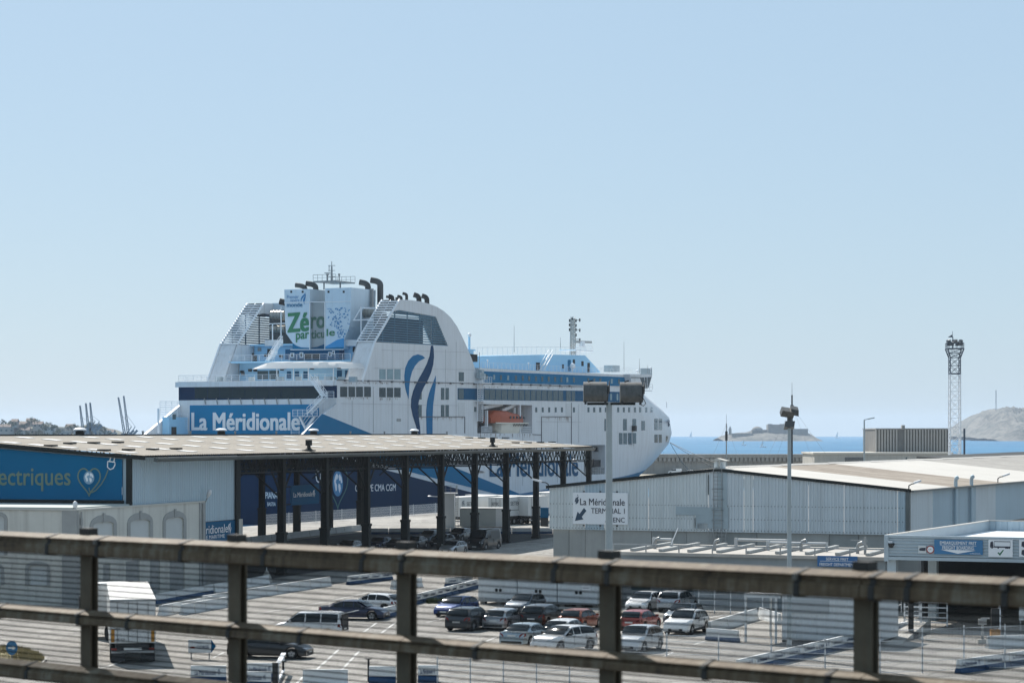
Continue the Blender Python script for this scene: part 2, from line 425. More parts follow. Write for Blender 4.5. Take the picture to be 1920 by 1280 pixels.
mh=N.new('ShaderNodeMath'); mh.operation='MULTIPLY'; mh.inputs[1].default_value=.5; Lk.new(ma.outputs[0],mh.inputs[0]); Lk.new(mh.outputs[0],c1.inputs[0]); Lk.new(c1.outputs[0],pb_.inputs['Base Color'])
island('rocky_hill',None,None,5200,[(1785,818),(1800,812),(1812,800),(1828,786),(1842,776),(1855,769),(1868,767),(1880,766),(1895,768),(1910,767),(1935,764),(1970,772),(2010,790),(2060,816)],900,rock,3.3)
island('rocky_shore',None,None,4700,[(1845,821),(1866,814),(1882,806),(1900,800),(1935,797),(1990,806),(2030,820)],300,rock,5.3)
isl=island('island',None,None,4700,[(1346,821),(1352,817),(1368,812.5),(1384,811),(1400,809),(1415,804),(1440,805),(1470,806),(1500,810),(1514,811),(1520,815),(1528,821)],260,rock,8.1,0.03)
fortm=mat('fort_stone',(0.20,0.18,0.15),.9,var=.2,scale=.05)
D=4650
fort=thing('fortress','pale stone island fortress with round towers and long ramparts','fortress',at(1463,812,D))
fl=Vector(fort.location)
def fb(px0,px1,y0,y1,dep,name,off=0):
    a=at(px0,y1,D+off)-fl; c=at(px1,y0,D+off)-fl
    return MB().box(a.x,c.x,off,off+dep,a.z,c.z).build(name,fortm,fort)
fb(1441,1487,795.5,808,40,'keep',10)
for px,r_ in ((1444,4),(1486,3.5),(1466,4)):
    p=at(px,796,D+8)-fl; p2=at(px,810,D+8)-fl; rr=r_*D/F
    MB().lathe([(rr*1.05,p2.z),(rr,p.z),(rr*1.08,p.z+.1),(rr*1.08,p.z+1.6)],(p.x,8,0),14).build('tower',fortm,fort)
fb(1440,1515,804,817,20,'rampart',-20); fb(1410,1442,805.5,816,20,'rampart',-10); fb(1488,1514,803.5,812,14,'rampart',0); fb(1372,1412,812,818,20,'rampart',-25)
p=at(1369,815,D-30)-fl; MB().tube(p,p+Z*13,3,2.4,10).build('lighthouse',fortm,fort); p=p+Z*13; MB().tube(p,p+Z*3,1.6,1,8).build('lantern',fortm,fort)
MB().lathe([(11,0),(9,4),(5,6.5),(.5,7.5)],at(1420,806.5,D-5)-fl,12).build('dome',fortm,fort)
mt=thing('radio_mast','thin lattice radio mast on top of the rocky hill at the right edge','mast',at(1867.5,769,5150))
b=MB(); hh=(at(0,731,5150)-at(0,769,5150)).z
for dx in (-1,1): b.bar((dx*1.6,0,-2),(dx*.5,0,hh),0.7)
for k in range(12): b.bar((-1.3+k*.08,0,hh*k/12),(1.3-k*.08,0,hh*(k+1)/12),.45)
b.build('lattice',M['steel'],mt)
# small sailing boats on the water
def sail(px,py,D,hh,label):
    t=thing('sailing_boat',label,'boat',Vector((at(px,0,D).x,D,-2.5)),0.0,'small boats on the sea')
    MB().prism([(-hh*.4,0,0.1),(hh*.4,0,0.1),(hh*.5,0,1.0),(-hh*.45,0,1.0)],(0,2,0)).build('hull',M['white'],t)
    MB().tube((0,1,1),(0,1,hh),.12).build('mast',M['steel'],t)
    MB().prism([(-.2,1,1.6),(-hh*.38,1,1.6),(-.2,1,hh*.95)],(0,.1,0)).build('sail',M['white'],t)
sail(1431,0,2600,8,'tiny white boat on the sea just below the left end of the fortress ramparts')
sail(1395,0,3000,7,'tiny white boat on the sea below the island lighthouse end')
sail(1571,0,7000,20,'faint sail on the horizon right of the fortress island')
sail(1629,0,7200,20,'faint sail on the horizon beside the ribbed block')
sail(1297,0,7600,22,'faint sail on the horizon near the bow of the ferry')
# ------------------------------------------------------------------ the far town on the left
hillm=bpy.data.materials.new('wooded_hill'); hillm.use_nodes=True; N=hillm.node_tree.nodes; Lk=hillm.node_tree.links; pb_=N['Principled BSDF']; pb_.inputs['Roughness'].default_value=.95
tc=N.new('ShaderNodeTexCoord'); n1=nz(0.03,8,.75); c1=N.new('ShaderNodeValToRGB'); e=c1.color_ramp.elements; e[0].position=.38; e[0].color=(.035,.05,.03,1); e[1].position=.62; e[1].color=(.20,.19,.15,1); Lk.new(n1.outputs['Fac'],c1.inputs[0]); Lk.new(c1.outputs[0],pb_.inputs['Base Color'])
hprof=[(-60,800),(0,797),(25,791),(48,788),(66,791),(90,798),(120,799),(150,800),(172,795),(186,799),(200,806),(222,811),(240,818),(262,824)]
hill=island('far_hill',None,None,2400,hprof,500,hillm,2.2,0.03,zb=2.0)
rnd=random.Random(11); hb=[]
wallm=[mat('town_wall_%d'%i,c,.8,var=.1,scale=.1) for i,c in enumerate([(.30,.28,.25),(.36,.34,.31),(.25,.22,.18),(.34,.32,.29)])]
roofm=mat('town_tiles',(.14,.10,.08),.85,var=.2,scale=.2); flatm=mat('town_flat_roof',(.5,.48,.44),.85)
tlab=['pale','cream','tan','off white']
spots=[(12,800,34,10,1),(10,808,46,12,0),(38,796,20,6,1),(26,790.5,12,5,1),(56,789,16,5,1),(44,806,24,5,1),(70,795,20,6,1),(66,804,26,9,0),(92,801,24,8,0),(84,809,30,8,0),(112,803,22,8,0),(130,800,18,6,1),(122,809,26,8,0),(146,803,20,8,0),(160,809,30,8,0),(176,800,20,8,0),(192,808,20,8,0),(206,810,14,6,1),(3,815,34,14,0),(214,812,12,5,0)]
for i,(px,py,wpx,hpx,tile) in enumerate(spots):
    D=2150+rnd.random()*60; base=at(px,py+hpx,D); wd=wpx*D/F*.85; hh=hpx*D/F; c=rnd.randrange(4)
    t=thing('town_house','distant %s %s on the hill, %s'%(tlab[c],'house with tiled roof' if tile else 'block with a flat roof',['far left edge','beside the left edge','left of the tall trees','on the ridge left','near the crest','below the crest','right of the crest','middle slope','centre of the slope','low on the slope','midway to the cranes','left of the cranes','below the middle slope','just left of the first crane','under the crane jibs','beside the crane mound','right of the mound','at the right end of the hill','lowest at the left edge','beside the paired cranes'][i]),'house',base,(rnd.random()-.5)*.5,'houses of the far town')
    dp=12
    MB().box(-wd/2,wd/2,0,dp,-3,hh).build('wall',wallm[c],t)
    if tile: MB().prism([(-wd/2-.6,-.6,hh),(-wd/2-.6,dp+.6,hh),(-wd/2-.6,dp/2,hh+2.6)],(wd+1.2,0,0)).build('roof',roofm,t)
    else: MB().box(-wd/2-.3,wd/2+.3,-.3,dp+.3,hh+.02,hh+.6).build('roof',flatm,t)
    nwx=max(2,int(wd/3.6)); nwz=max(1,int(hh/3.0)); b=MB()
    for a in range(nwx):
        for z_ in range(nwz): b.box(-wd/2+(a+.3)*wd/nwx,-wd/2+(a+.7)*wd/nwx,-.08,0.02,.9+z_*hh/nwz,.9+z_*hh/nwz+1.5)
    b.build('window_rows',M['grey_glass'],t,kind='stuff')
leafm=bpy.data.materials.new('far_leaves'); leafm.use_nodes=True; N=leafm.node_tree.nodes; leafm.node_tree.nodes['Principled BSDF'].inputs['Base Color'].default_value=(.04,.065,.03,1); N['Principled BSDF'].inputs['Roughness'].default_value=.9
def tree_mesh(seed,hh=1.0):
    r_=random.Random(seed); b=MB()
    cl=[(r_.gauss(0,.28),r_.gauss(0,.28),.62+r_.gauss(0,.16),.16+r_.random()*.16) for _ in range(9)]
    for k in range(520):
        cx,cy,cz,cr_=r_.choice(cl); d=Vector((r_.gauss(0,1),r_.gauss(0,1),r_.gauss(0,1))).normalized()*cr_*r_.random()**.4
        p=Vector((cx,cy,cz))+d; s=.035+r_.random()*.03
        u=Vector((r_.gauss(0,1),r_.gauss(0,1),r_.gauss(0,1))).normalized(); v=u.orthogonal().normalized()
        b.add([p+u*s,p+v*s,p-u*s,p-v*s],[(0,1,2,3)])
    return b
protos=[]
tp=[(22,790,11,1),(60,786,9,0),(84,800,12,0),(100,797,10,1),(34,812,16,0),(78,812,14,1),(110,806,10,0),(140,798,9,0),(150,812,10,1),(168,796,12,0),(178,794,10,1),(186,799,11,0),(160,800,9,1),(104,814,12,0),(46,794,9,1),(70,788,7,0),(196,806,9,0),(128,797,8,1),(6,790,8,0),(90,792,8,1),(52,812,10,0),(206,814,9,0)]
trl=['low','bushy','dark','rounded','spreading','broad']
trp=[None,None]
for i,(px,py,hpx,v) in enumerate(tp):
    D=2080; base=at(px,py+hpx,D)
    t=thing('far_tree','small dark tree among the distant houses on the hillside at the left','tree',base,rnd.random()*6,'trees on the far hillside')
    if trp[v] is None:
        c=tree_mesh(5+v).build('crown',leafm,t); k_=MB().tube((0,0,-.2),(0,0,.55),.05,.03,6).build('trunk',mat('bark',(.1,.08,.06),.9),t); trp[v]=(c.data,k_.data)
    else:
        for nm,dm in zip(('crown','trunk'),trp[v]): o=bpy.data.objects.new(nm,dm); C.objects.link(o); o.parent=t
    s=hpx*D/F*1.15; t.scale=(s*1.15,s*1.15,s)
# dockside cranes
def crane(px,ptop,pbase,lean,label,big=1.0):
    D=1650; p=at(px,pbase,D); t=thing('dock_crane',label,'crane',Vector((p.x,p.y,p.z-6)),0.0,'slender dock cranes far behind the sheds')
    hz=(at(0,ptop,D)-at(0,pbase,D)).z+6; b=MB()
    foot=Vector((0,0,6)); tip=Vector((lean*D/F,0,hz))
    for dx in (-.7,.7):
        for dy in (-.7,.7): b.bar(foot+Vector((dx,dy,0)),tip+Vector((dx*.4,dy*.4,0)),.42)
    n=16
    for k in range(n):
        a=foot.lerp(tip,k/n); c=foot.lerp(tip,(k+1)/n); s=(-1)**k*.7*(1-.5*k/n); b.bar(a+Vector((s,-.7,0)),c+Vector((-s,-.7,0)),.28)
    b.build('jib',M['crane'],t)
    b=MB()
    for dx in (-2,2):
        for dy in (-2,2): b.bar((dx*1.3,dy*1.3,-8),(dx,dy,5),.6)
    b.box(-2.2,2.2,-2.2,2.2,4,7.5); b.build('tower',M['crane'],t)
    b=MB(); b.bar((1.5,0,7),(4.5,0,12),.5); b.bar((4.5,0,12),tuple(foot.lerp(tip,.55)),.18); b.bar((2.5,0,6),(6,0,9.5),1.4); b.build('counter_arm',M['crane'],t)
M['crane']=mat('crane_grey',(.16,.19,.22),.6,var=.15)
crane(156,760,808,-6,'leftmost of the three slender crane jibs in the left group')
crane(166,755.5,806,-5,'middle one of the three slender crane jibs in the left group')
crane(174,754.5,806,-5,'rightmost of the three slender crane jibs in the left group',1)
crane(234,744.5,816,-12,'left one of the two tall leaning crane jibs beside the ferry stern')
crane(241,742,816,-9,'right one of the two tall leaning crane jibs beside the ferry stern')
# ================================================================== the ferry
TH = R(26)
ship_rz = math.pi/2 - TH
SC = Vector(((630-960)*420/F, 420, 0))
Mw = Matrix.Translation(SC) @ Matrix.Rotation(ship_rz, 4, 'Z')
Mi = Mw.inverted(); Mi3 = Mi.to_3x3()
camL = Mi @ Vector((0,0,H))
def Sp(px,py,t=0.0):                          # on a plane along the ship, t metres in from the starboard side
    r = Mi3 @ ray(px,py); return camL + r*((t-camL.y)/r.y)
def Tp(px,py,s=0.0):                          # on a plane across the ship, s metres forward of the stern
    r = Mi3 @ ray(px,py); return camL + r*((s-camL.x)/r.x)
ferry = thing('ferry','huge white and blue car ferry moored behind the sheds, company name across its stern','ferry',SC,ship_rz)
BW = Tp(335,735).y
out = Vector((0,-1,0)); aft = Vector((-1,0,0)); UP = Z
def rail_geo(b, pts, h=1.05, step=1.6, bars=3, r=0.035, posts=True):
    pts=[Vector(p) for p in pts]
    for p,q in zip(pts,pts[1:]):
        L=(q-p).length; n=max(1,int(L/step))
        for k in range(1,bars+1): b.bar(p+Z*h*k/bars, q+Z*h*k/bars, 2*r if k==bars else 1.3*r)
        for k in range(n+1):
            c=p.lerp(q,k/n); b.bar(c,c+Z*h,1.6*r)
    return b

zk0 = Sp(632,712).z; zk1 = Sp(1090,723).z
sk1 = Sp(1090,723).x
def zk(s): return zk0+(zk1-zk0)*s/sk1
o1 = (Sp(895,785).x, Sp(998,785).x, Sp(950,812).z, Sp(950,757).z)
o2 = (Sp(1095,860).x, Sp(1135,860).x, Sp(1115,889).z, Sp(1115,834).z)
SIL=[(600,1150),(690,1180),(738,1204),(745,1214),(760,1232),(775,1250),(790,1259),(810,1260),(830,1255),(850,1240),(870,1222),(890,1200),(930,1160),(1000,1100)]
def silh(py):
    for (a,b),(c,d) in zip(SIL,SIL[1:]):
        if a<=py<=c: return b+(d-b)*(py-a)/(c-a)
    return 1150
S0=o2[1]+3.0
def bow_curve(tip,z,n=12):
    pts=[]
    for k in range(1,n+1):
        a=math.pi/2*k/n
        pts.append((S0+(tip-S0)*math.sin(a), BW/2*(1-math.cos(a)**1.15), z))
    return pts
def proj(p):
    q=Mw@Vector(p); return (960+F*q.x/q.y, Y0-F*(q.z-H)/q.y)
def fit_tip(z):
    lo,hi=S0+8,S0+110
    for _ in range(40):
        mid=(lo+hi)/2
        best=max((proj(p) for p in bow_curve(mid,z)), key=lambda q:q[0])
        if best[0]>silh(best[1]): hi=mid
        else: lo=mid
    return (lo+hi)/2
zl=sorted(set([-3.0,-1.0,1.0,o2[2],6.0,o2[3],12.2,o1[2],o1[3],16.5,18.5,20.0,21.0]))
zl=[z for i,z in enumerate(zl) if i==0 or z-zl[i-1]>0.15]
sl=[-12.0,0.0,20.0,40.0,o1[0],o1[1],(o1[1]+o2[0])/2,o2[0],o2[1],S0]
hull=MB()
rows=[]
for z in zl+['top']:
    row=[]
    zz=zl[-1] if z=='top' else z
    zt = zk(S0) if z=='top' else z
    tip=fit_tip(zt)
    for s in sl: row.append((s,0.0,zk(s) if z=='top' else z))
    row += bow_curve(tip,zt)
    port=[(s,BW-t,zz_) for s,t,zz_ in row[::-1][1:]]
    rows.append(row+port)
nc=len(rows[0])
hv=[p for r_ in rows for p in r_]; hf=[]
def inop(c,o): return o[0]<c[0]<o[1] and o[2]<c[2]<o[3]
for i in range(len(rows)-1):
    for k in range(nc-1):
        a=[rows[i][k],rows[i][k+1],rows[i+1][k+1],rows[i+1][k]]
        c=[sum(p[j] for p in a)/4 for j in range(3)]
        if c[0]<0 and c[2]>12.0: continue
        if c[1]<0.5 and (inop(c,o1) or inop(c,o2)): continue
        hf.append((i*nc+k,i*nc+k+1,(i+1)*nc+k+1,(i+1)*nc+k))
hull.add(hv,hf)
top=len(rows)-1
for k in range(1,(nc-1)//2): hull.f.append((top*nc+k,top*nc+k+1,top*nc+nc-2-k,top*nc+nc-1-k)); hull.m.append(0)
zt_=12.2
hull.add([(-12,0,-3),(-12,BW,-3),(-12,BW,zt_),(-12,0,zt_)],[(0,1,2,3)])
hull.add([(-12,0,zt_),(-12,BW,zt_),(0,BW,zt_),(0,0,zt_)],[(0,1,2,3)])
hull.add([(0,0,zt_),(0,BW,zt_),(0,BW,zk(0)),(0,0,zk(0))],[(0,1,2,3)])
# bow paint: white above, blue below a line that rises forward
hm=mat('ship_hull_paint',(0.70,0.71,0.72),0.45,var=0.05,scale=0.25,streak=1.1,dirt=(0.36,0.32,0.28),dirt_amt=0.40)
n_=hm.node_tree.nodes; l_=hm.node_tree.links; b_=n_['Principled BSDF']
src=b_.inputs['Base Color'].links[0].from_socket
tc=n_.new('ShaderNodeTexCoord'); sx=n_.new('ShaderNodeSeparateXYZ'); l_.new(tc.outputs['Object'],sx.inputs[0])
m1=n_.new('ShaderNodeMath'); m1.operation='MULTIPLY_ADD'; l_.new(sx.outputs[0],m1.inputs[0]); m1.inputs[1].default_value=-0.05; m1.inputs[2].default_value=0.05*S0-3.2
m2=n_.new('ShaderNodeMath'); m2.operation='ADD'; l_.new(sx.outputs[2],m2.inputs[0]); l_.new(m1.outputs[0],m2.inputs[1])
m3=n_.new('ShaderNodeMath'); m3.operation='LESS_THAN'; l_.new(m2.outputs[0],m3.inputs[0]); m3.inputs[1].default_value=0.0
mx=n_.new('ShaderNodeMix'); mx.data_type='RGBA'; l_.new(m3.outputs[0],mx.inputs[0]); l_.new(src,mx.inputs[6]); mx.inputs[7].default_value=(0.0008,0.125,0.26,1)
l_.new(mx.outputs[2],b_.inputs['Base Color'])
hull_o=hull.build('hull',hm,ferry,smooth=35,recalc=True)
bvh=BVHTree.FromPolygons([Vector(v) for v in hull.v],[f for f in hull.f]) if False else None
from mathutils.bvhtree import BVHTree
bvh=BVHTree.FromPolygons([tuple(v) for v in hull.v],hull.f)
def on_hull(px,py,off=0.05):
    r=(Mi3@ray(px,py)).normalized()
    hit=bvh.ray_cast(camL,r,3000)
    if hit[0] is None: return Sp(px,py)
    nrm=hit[1]
    if nrm.dot(r)>0: nrm=-nrm
    return hit[0]+nrm*off
# ---- helpers that put a thin panel where the photograph shows it
def panel_side(name,pts,m,parent=ferry,off=0.05,t=0.0,**k):
    P=[Sp(x,y,t)+out*off for x,y in pts]
    return MB().prism(P,-out*(off-0.005)).build(name,m,parent,**k)
def panel_stern(name,pts,m,parent=ferry,off=0.05,s=0.0,**k):
    P=[Tp(x,y,s)+aft*off for x,y in pts]
    return MB().prism(P,-aft*(off-0.005)).build(name,m,parent,**k)
def rect(x0,y0,x1,y1): return [(x0,y0),(x1,y0),(x1,y1),(x0,y1)]
def z3(x,y): return (560+x/5.3333,620+y/5.3333)
def z4(x,y): return (820+x/4.0,580+y/4.0)
def z1(x,y): return (240+x/3.6563,480+y/3.6571)
def z2(x,y): return (500+x/5.3333,480+y/5.3333)
# recess boxes behind the two openings
def recess(o,depth,name):
    b=MB(); s0,s1,a,c=o
    b.add([(s0,0,a),(s1,0,a),(s1,0,c),(s0,0,c),(s0,depth,a),(s1,depth,a),(s1,depth,c),(s0,depth,c)],
          [(0,1,5,4),(1,2,6,5),(2,3,7,6),(3,0,4,7),(4,5,6,7)])
    return b.build(name,M['ship_white'],ferry)
rec1=recess(o1,5.5,'lifeboat_recess'); rec2=recess(o2,4.0,'mooring_recess')
# ---- painted areas of the side
sb=-12.0
P=lambda s,z: Vector((s,0,z))+out*0.06
navy=[P(sb,Sp(545,839).z), Sp(985,949)+out*0.06, P(Sp(985,949).x,-2.9), P(sb,-2.9)]
MB().prism(navy,-out*0.05).build('navy_hull_paint',M['ship_navy'],ferry)
wed=[P(sb,zt_),Sp(603,775)+out*0.06,Sp(1050,956)+out*0.06,P(sb,Sp(545,832).z)]
MB().prism(wed,-out*0.05).build('blue_hull_paint',M['ship_blue'],ferry)
MB().prism([Vector((-12.06,0,-2.9)),Vector((-12.06,BW,-2.9)),Vector((-12.06,BW,9.5)),Vector((-12.06,0,9.5))],(0.05,0,0)).build('navy_stern_paint',M['ship_navy'],ferry)
# company mark: three swooshes
A=[(1262,272),(1235,248),(1190,235),(1140,250),(1095,300),(1065,370),(1055,450),(1058,520),(1070,590),(1085,640),(1096,680),(1100,620),(1102,560),(1112,480),(1130,410),(1160,350),(1200,305)]
Bs=[(1322,148),(1340,148),(1347,180),(1350,260),(1342,340),(1320,420),(1290,490),(1250,560),(1215,640),(1195,720),(1192,800),(1200,880),(1210,960),(1216,1060),(1205,1060),(1170,940),(1140,850),(1122,760),(1125,680),(1145,600),(1170,540),(1205,470),(1245,400),(1280,330),(1308,250)]
Cs=[(1368,450),(1368,540),(1355,640),(1342,740),(1336,860),(1336,1080),(1280,1080),(1275,880),(1275,800),(1285,700),(1305,620),(1335,540)]
swb=mat('swoosh_blue',(0.004,0.15,0.33),0.6,spec=.15,var=.04)
mark=panel_side('company_mark',[z3(*p) for p in A],swb,off=0.08)
panel_side('swoosh',[z3(*p) for p in Bs],M['ship_dark'],mark,off=0.08)
panel_side('swoosh',[z3(*p) for p in Cs],swb,mark,off=0.08)
# side lettering between the shed columns
b=MB(); q0=Sp(918,893); q1=Sp(1083,891.5); q2=Sp(918,849)
b.text('La Méridionale',q0+out*0.08,q1-q0,q2-q0,bold=0.02); b.build('company_lettering',M['ship_mid'],ferry)
b=MB(); q0=Sp(665,921); q1=Sp(741,919.5); q2=Sp(665,908)
b.text('GROUPE CMA CGM',q0+out*0.1,q1-q0,q2-q0,bold=0.01); b.build('group_lettering',M['print_white'],ferry)
# plug, heart and globe on the navy side
def heart(n=40):
    return [(0.0625*16*math.sin(t)**3,0.0625*(13*math.cos(t)-5*math.cos(2*t)-2*math.cos(3*t)-math.cos(4*t))) for t in [2*math.pi*k/n for k in range(n+1)]]
def globe_polys():
    # rough land shapes inside a unit circle
    return [[(-.5,.62),(-.2,.8),(.05,.62),(-.05,.35),(-.3,.3),(-.42,.1),(-.2,-.1),(-.18,-.5),(-.42,-.62),(-.6,-.2),(-.75,.2)],
            [(.1,.55),(.35,.75),(.7,.5),(.85,.1),(.6,.0),(.5,.25),(.25,.2)],[(.15,.02),(.45,-.08),(.55,-.4),(.35,-.75),(.15,-.5),(.05,-.2)]]
gc=Sp(632.5,906); ex=(Sp(650,906)-gc).normalized(); rr=(Sp(651,906)-gc).length*0.52
b=MB(); b.ribbon([gc+ex*(hx*rr*1.95)+Z*(hy*rr*2.2-0.3) for hx,hy in heart()],0.28,out,0.09); b.build('heart_emblem',mat('heart_teal',(0.02,0.12,0.12),0.5,var=0),ferry)
b=MB(); b.poly([gc+out*0.10+ex*rr*math.cos(t)+Z*rr*1.25*math.sin(t) for t in [2*math.pi*k/24 for k in range(24)]])
glb=b.build('globe_emblem',mat('globe_sea',(0.05,0.22,0.42),0.5,var=0),ferry)
b=MB()
for g in globe_polys(): b.poly([gc+out*0.12+ex*rr*x+Z*rr*1.25*y for x,y in g])
b.build('land',M['print_white'],glb)
pc=Sp(596,893); b=MB()
b.ribbon([pc+ex*0.75*x+Z*0.95*y for x,y in [(1,1),(-1,1),(-1,0),(-.7,-.7),(0,-1),(.7,-.7),(1,0),(1,1)]],0.25,out,0.09)
b.ribbon([pc+ex*-.45+Z*1.0,pc+ex*-.45+Z*2.2],0.22,out,0.09); b.ribbon([pc+ex*.45+Z*1.0,pc+ex*.45+Z*2.2],0.22,out,0.09)
b.build('plug_emblem',M['print_white'],ferry)
# transom lettering
def txt_stern(name,body,x0,y0,x1,y1,s,m,off=0.06,bold=0.0,parent=ferry):
    q0=Tp(x0,y1,s); q1=Tp(x1,y1,s); q2=Tp(x0,y0,s)
    return MB().text(body,q0+aft*off,q1-q0,q2-q0,bold).build(name,m,parent)
txt_stern('ship_name','PIANA',498.5,922,520.8,934,-12,M['print_white'],0.1,0.01)
txt_stern('home_port','BASTIA',502,941,517.5,948,-12,M['print_white'],0.1,0.01)
# ---- stern: slanted fins, banner, window band
zf=Tp(615,757).z
for nm,t0 in (('starboard',0.0),('port',BW-0.5)):
    b=MB(); b.prism([(-12,t0,zt_),(0,t0,zf),(0,t0,zt_)],(0,0.5,0))
    b.build('stern_fin',M['ship_white'],ferry)
ban=panel_stern('stern_banner',[(356,759.5),(598,757.5),(598,830),(356,830)],mat('banner_blue',(0.0008,0.19,0.38),0.6,spec=.15,var=0.04,scale=0.2))
txt_stern('company_lettering','La Méridionale',360.5,774,562,806,0,M['print_white'],0.12,0.025,ban)
panel_stern('window_band',[(335.3,723.8),(632,722.5),(632,746.5),(335.3,750.3)],M['ship_navy'])
for x0,x1 in zip([366,390,412.7,436,460,482,505,528,553,579],[388.5,411.5,435,459,481,504,527,552,578,604]):
    panel_stern('window',[(x0,726.3),(x1,726),(x1,746.3),(x0,746.6)],M['black_glass'],off=0.10)
for k in range(9):
    x=386+k*22.4
    p=Tp(x,757.5); MB().bar(p+aft*0.1,p+aft*0.5+Z*1.0,0.14).build('flood_lamp',M['steel'],ferry)
# left end of the stern: stepped platforms, ladder, pole inside the port fin
b=MB(); p=Tp(297,812,-9)
b.bar(p,p+Z*4.3,0.25); b.build('stern_pole',M['rail'],ferry)
b=MB()
for yy in (762,772,782):
    a_=Tp(300,yy,-5); c_=Tp(333,yy,-5); rail_geo(b,[a_,c_],0.9,1.2)
for yy in (785,797,808):
    a_=Tp(334,yy,-1); c_=Tp(352,yy,-1); rail_geo(b,[a_,c_],0.9,1.2)
b.build('stern_ladder',M['rail'],ferry)
b=MB(); b.box(-6,-.1,BW-2.0,BW-0.6,zt_,zf-2.2); b.build('mooring_house',M['ship_skylit'],ferry)
panel_stern('door',rect(322,800,331,815),M['dark'],s=-6,off=.1); panel_stern('window',rect(324,776,330,786),M['grey_glass'],s=-6,off=.1)
# ---- deck slabs of the stepped stern
zA=Tp(480,716).z
def slab(name,s0,s1,t0,t1,z,th=0.35,m=None):
    return MB().box(s0,s1,t0,t1,z-th,z).build(name,m or M['ship_skylit'],ferry)
slab('stern_deck',-0.5,60,0.35,BW+0.4,zA+0.12,0.9,M['ship_white'])
b=MB(); rail_geo(b,[(0,0.6,zA+.12),(0,BW,zA+.12),(12,BW,zA+.12)],1.15,1.5); b.build('railing',M['rail'],ferry)
sB=14.0; zB=Tp(520,680,sB).z
MB().box(sB,58,3.8,BW-3.8,zA+.1,zB).build('lounge_house',M['ship_skylit'],ferry)
slab('sun_deck',sB-2.5,60,3.6,BW-3.0,zB+.25,0.3)
b=MB(); rail_geo(b,[(sB-2.4,3.8,zB+.25),(sB-2.4,BW-3.2,zB+.25)],1.1,1.5); b.build('railing',M['rail'],ferry)
sC=19.0; zC=Tp(480,648,sC).z
MB().box(sC,58,3.8,BW-3.8,zB+.2,zC).build('upper_house',M['ship_skylit'],ferry)
slab('funnel_deck',sC-1.2,60,3.6,BW-3.0,zC+.2,0.3)
# solid white bulwark pieces along the funnel deck
for x0,x1 in ((497,531),(645,669)):
    panel_stern('bulwark',[(x0,637),(x1,637),(x1,648.5),(x0,648.5)],M['ship_white'],off=0.1,s=sC-1.2)
for x0,y0,x1,y1,m in ((483,695,503,711,'grey_glass'),(505,694.5,523,711,'grey_glass'),(538,696,546,709,'ship_mid'),(553,696,561,709,'ship_mid'),(569,696,577,709,'ship_mid'),(632,694,641,708,'ship_mid'),(647,694,656,708,'ship_mid'),(452,697,459,704,'steel')):
    panel_stern('window' if 'glass' in m else 'door',rect(x0,y0,x1,y1),M[m],s=sB)
for x0,y0,x1,y1,m in ((502,654,511,666,'dark'),(476,667,482,683,'dark'),(483,667,493,683,'ship_skylit'),(662,650,666,660,'dark'),(465,656,470,663,'steel'),(484,652,490,658,'steel')):
    panel_stern('door' if m=='dark' else 'locker',rect(x0,y0,x1,y1),M[m],s=sC,off=0.15)
b=MB()
for x,y,ss in ((462,670,sC),(473,664,sC),(500,666,sC),(528,668,sC),(411,690,sB),(426,694,sB),(470,694,sB),(480,694,sB),(530,692,sB),(586,690,sB),(637,689,sB),(420,671,sC),(455,697,sB)):
    p=Tp(x,y,ss); b.obox(p+aft*0.25,(0.2,0,0),(0,0.28,0),(0,0,0.22))
b.build('deck_fitting',M['soot'],ferry)
# funnel foot: navy wall with small framed windows
panel_stern('funnel_foot',rect(545,655.5,645.5,674),M['ship_mid'],s=sC,off=1.9)
for x0,y0,x1,y1 in ((555,662,562,671),(572.5,661,579,671),(626,660,632,669),(633,658,638,665)):
    f=panel_stern('window',rect(x0,y0,x1,y1),M['print_white'],s=sC,off=2.0)
    panel_stern('pane',rect(x0+1.6,y0+1.6,x1-1.6,y1-1.6),M['black_glass'],f,s=sC,off=2.06)
panel_stern('ramp_opening',rect(581,663,610,673),M['dark'],s=sC,off=1.98)
# awning of white cloth with scalloped top, on posts
aw=MB(); n=15; top_=[]; 
for k in range(n*4+1):
    u=k/(n*4); x=505+(671-505)*u
    h=math.sin(min(1,u/0.22)*math.pi/2)*math.sin(min(1,(1-u)/0.08)*math.pi/2)
    top_.append((x, 690-12.5*h+1.1*abs(math.sin(u*5*math.pi))))
pa=[Tp(x,y,8) for x,y in top_]
pb=[p+Vector((-5.5,0,-0.25)) for p in pa]; pc_=[Vector((q.x-0.5,q.y,Tp(600,690,2.5).z)) for q in pb]; m_=len(pa)
pd=[Vector((sB-0.5,q.y,q.z)) for q in pc_]
aw.add(pa+pb+pc_,[(i,i+1,m_+i+1,m_+i) for i in range(m_-1)]+[(m_+i,m_+i+1,2*m_+i+1,2*m_+i) for i in range(m_-1)])
pe=[p+Vector((5.5,0,-0.1)) for p in pa]
aw.add(pa+pe,[(i,i+1,m_+i+1,m_+i) for i in range(m_-1)])
awn=aw.build('awning',M['awning'],ferry,smooth=60)
b=MB()
for x in (519,550,578,625,655):
    p=Tp(x,690,3); b.bar(p,Vector((p.x,p.y,zA)),0.12)
b.build('awning_post',M['rail'],awn)
b=MB()
for k,x in enumerate((409,415,472,525,560,590,614,622,640,662)):
    p=Tp(x,712,3+k%3); b.obox(p+Z*0.1,(0.4,0,0),(0,0.45+0.2*(k%2),0),(0,0,0.45))
b.build('deck_locker',mat('deck_box',(0.35,0.42,0.45),0.6),ferry)
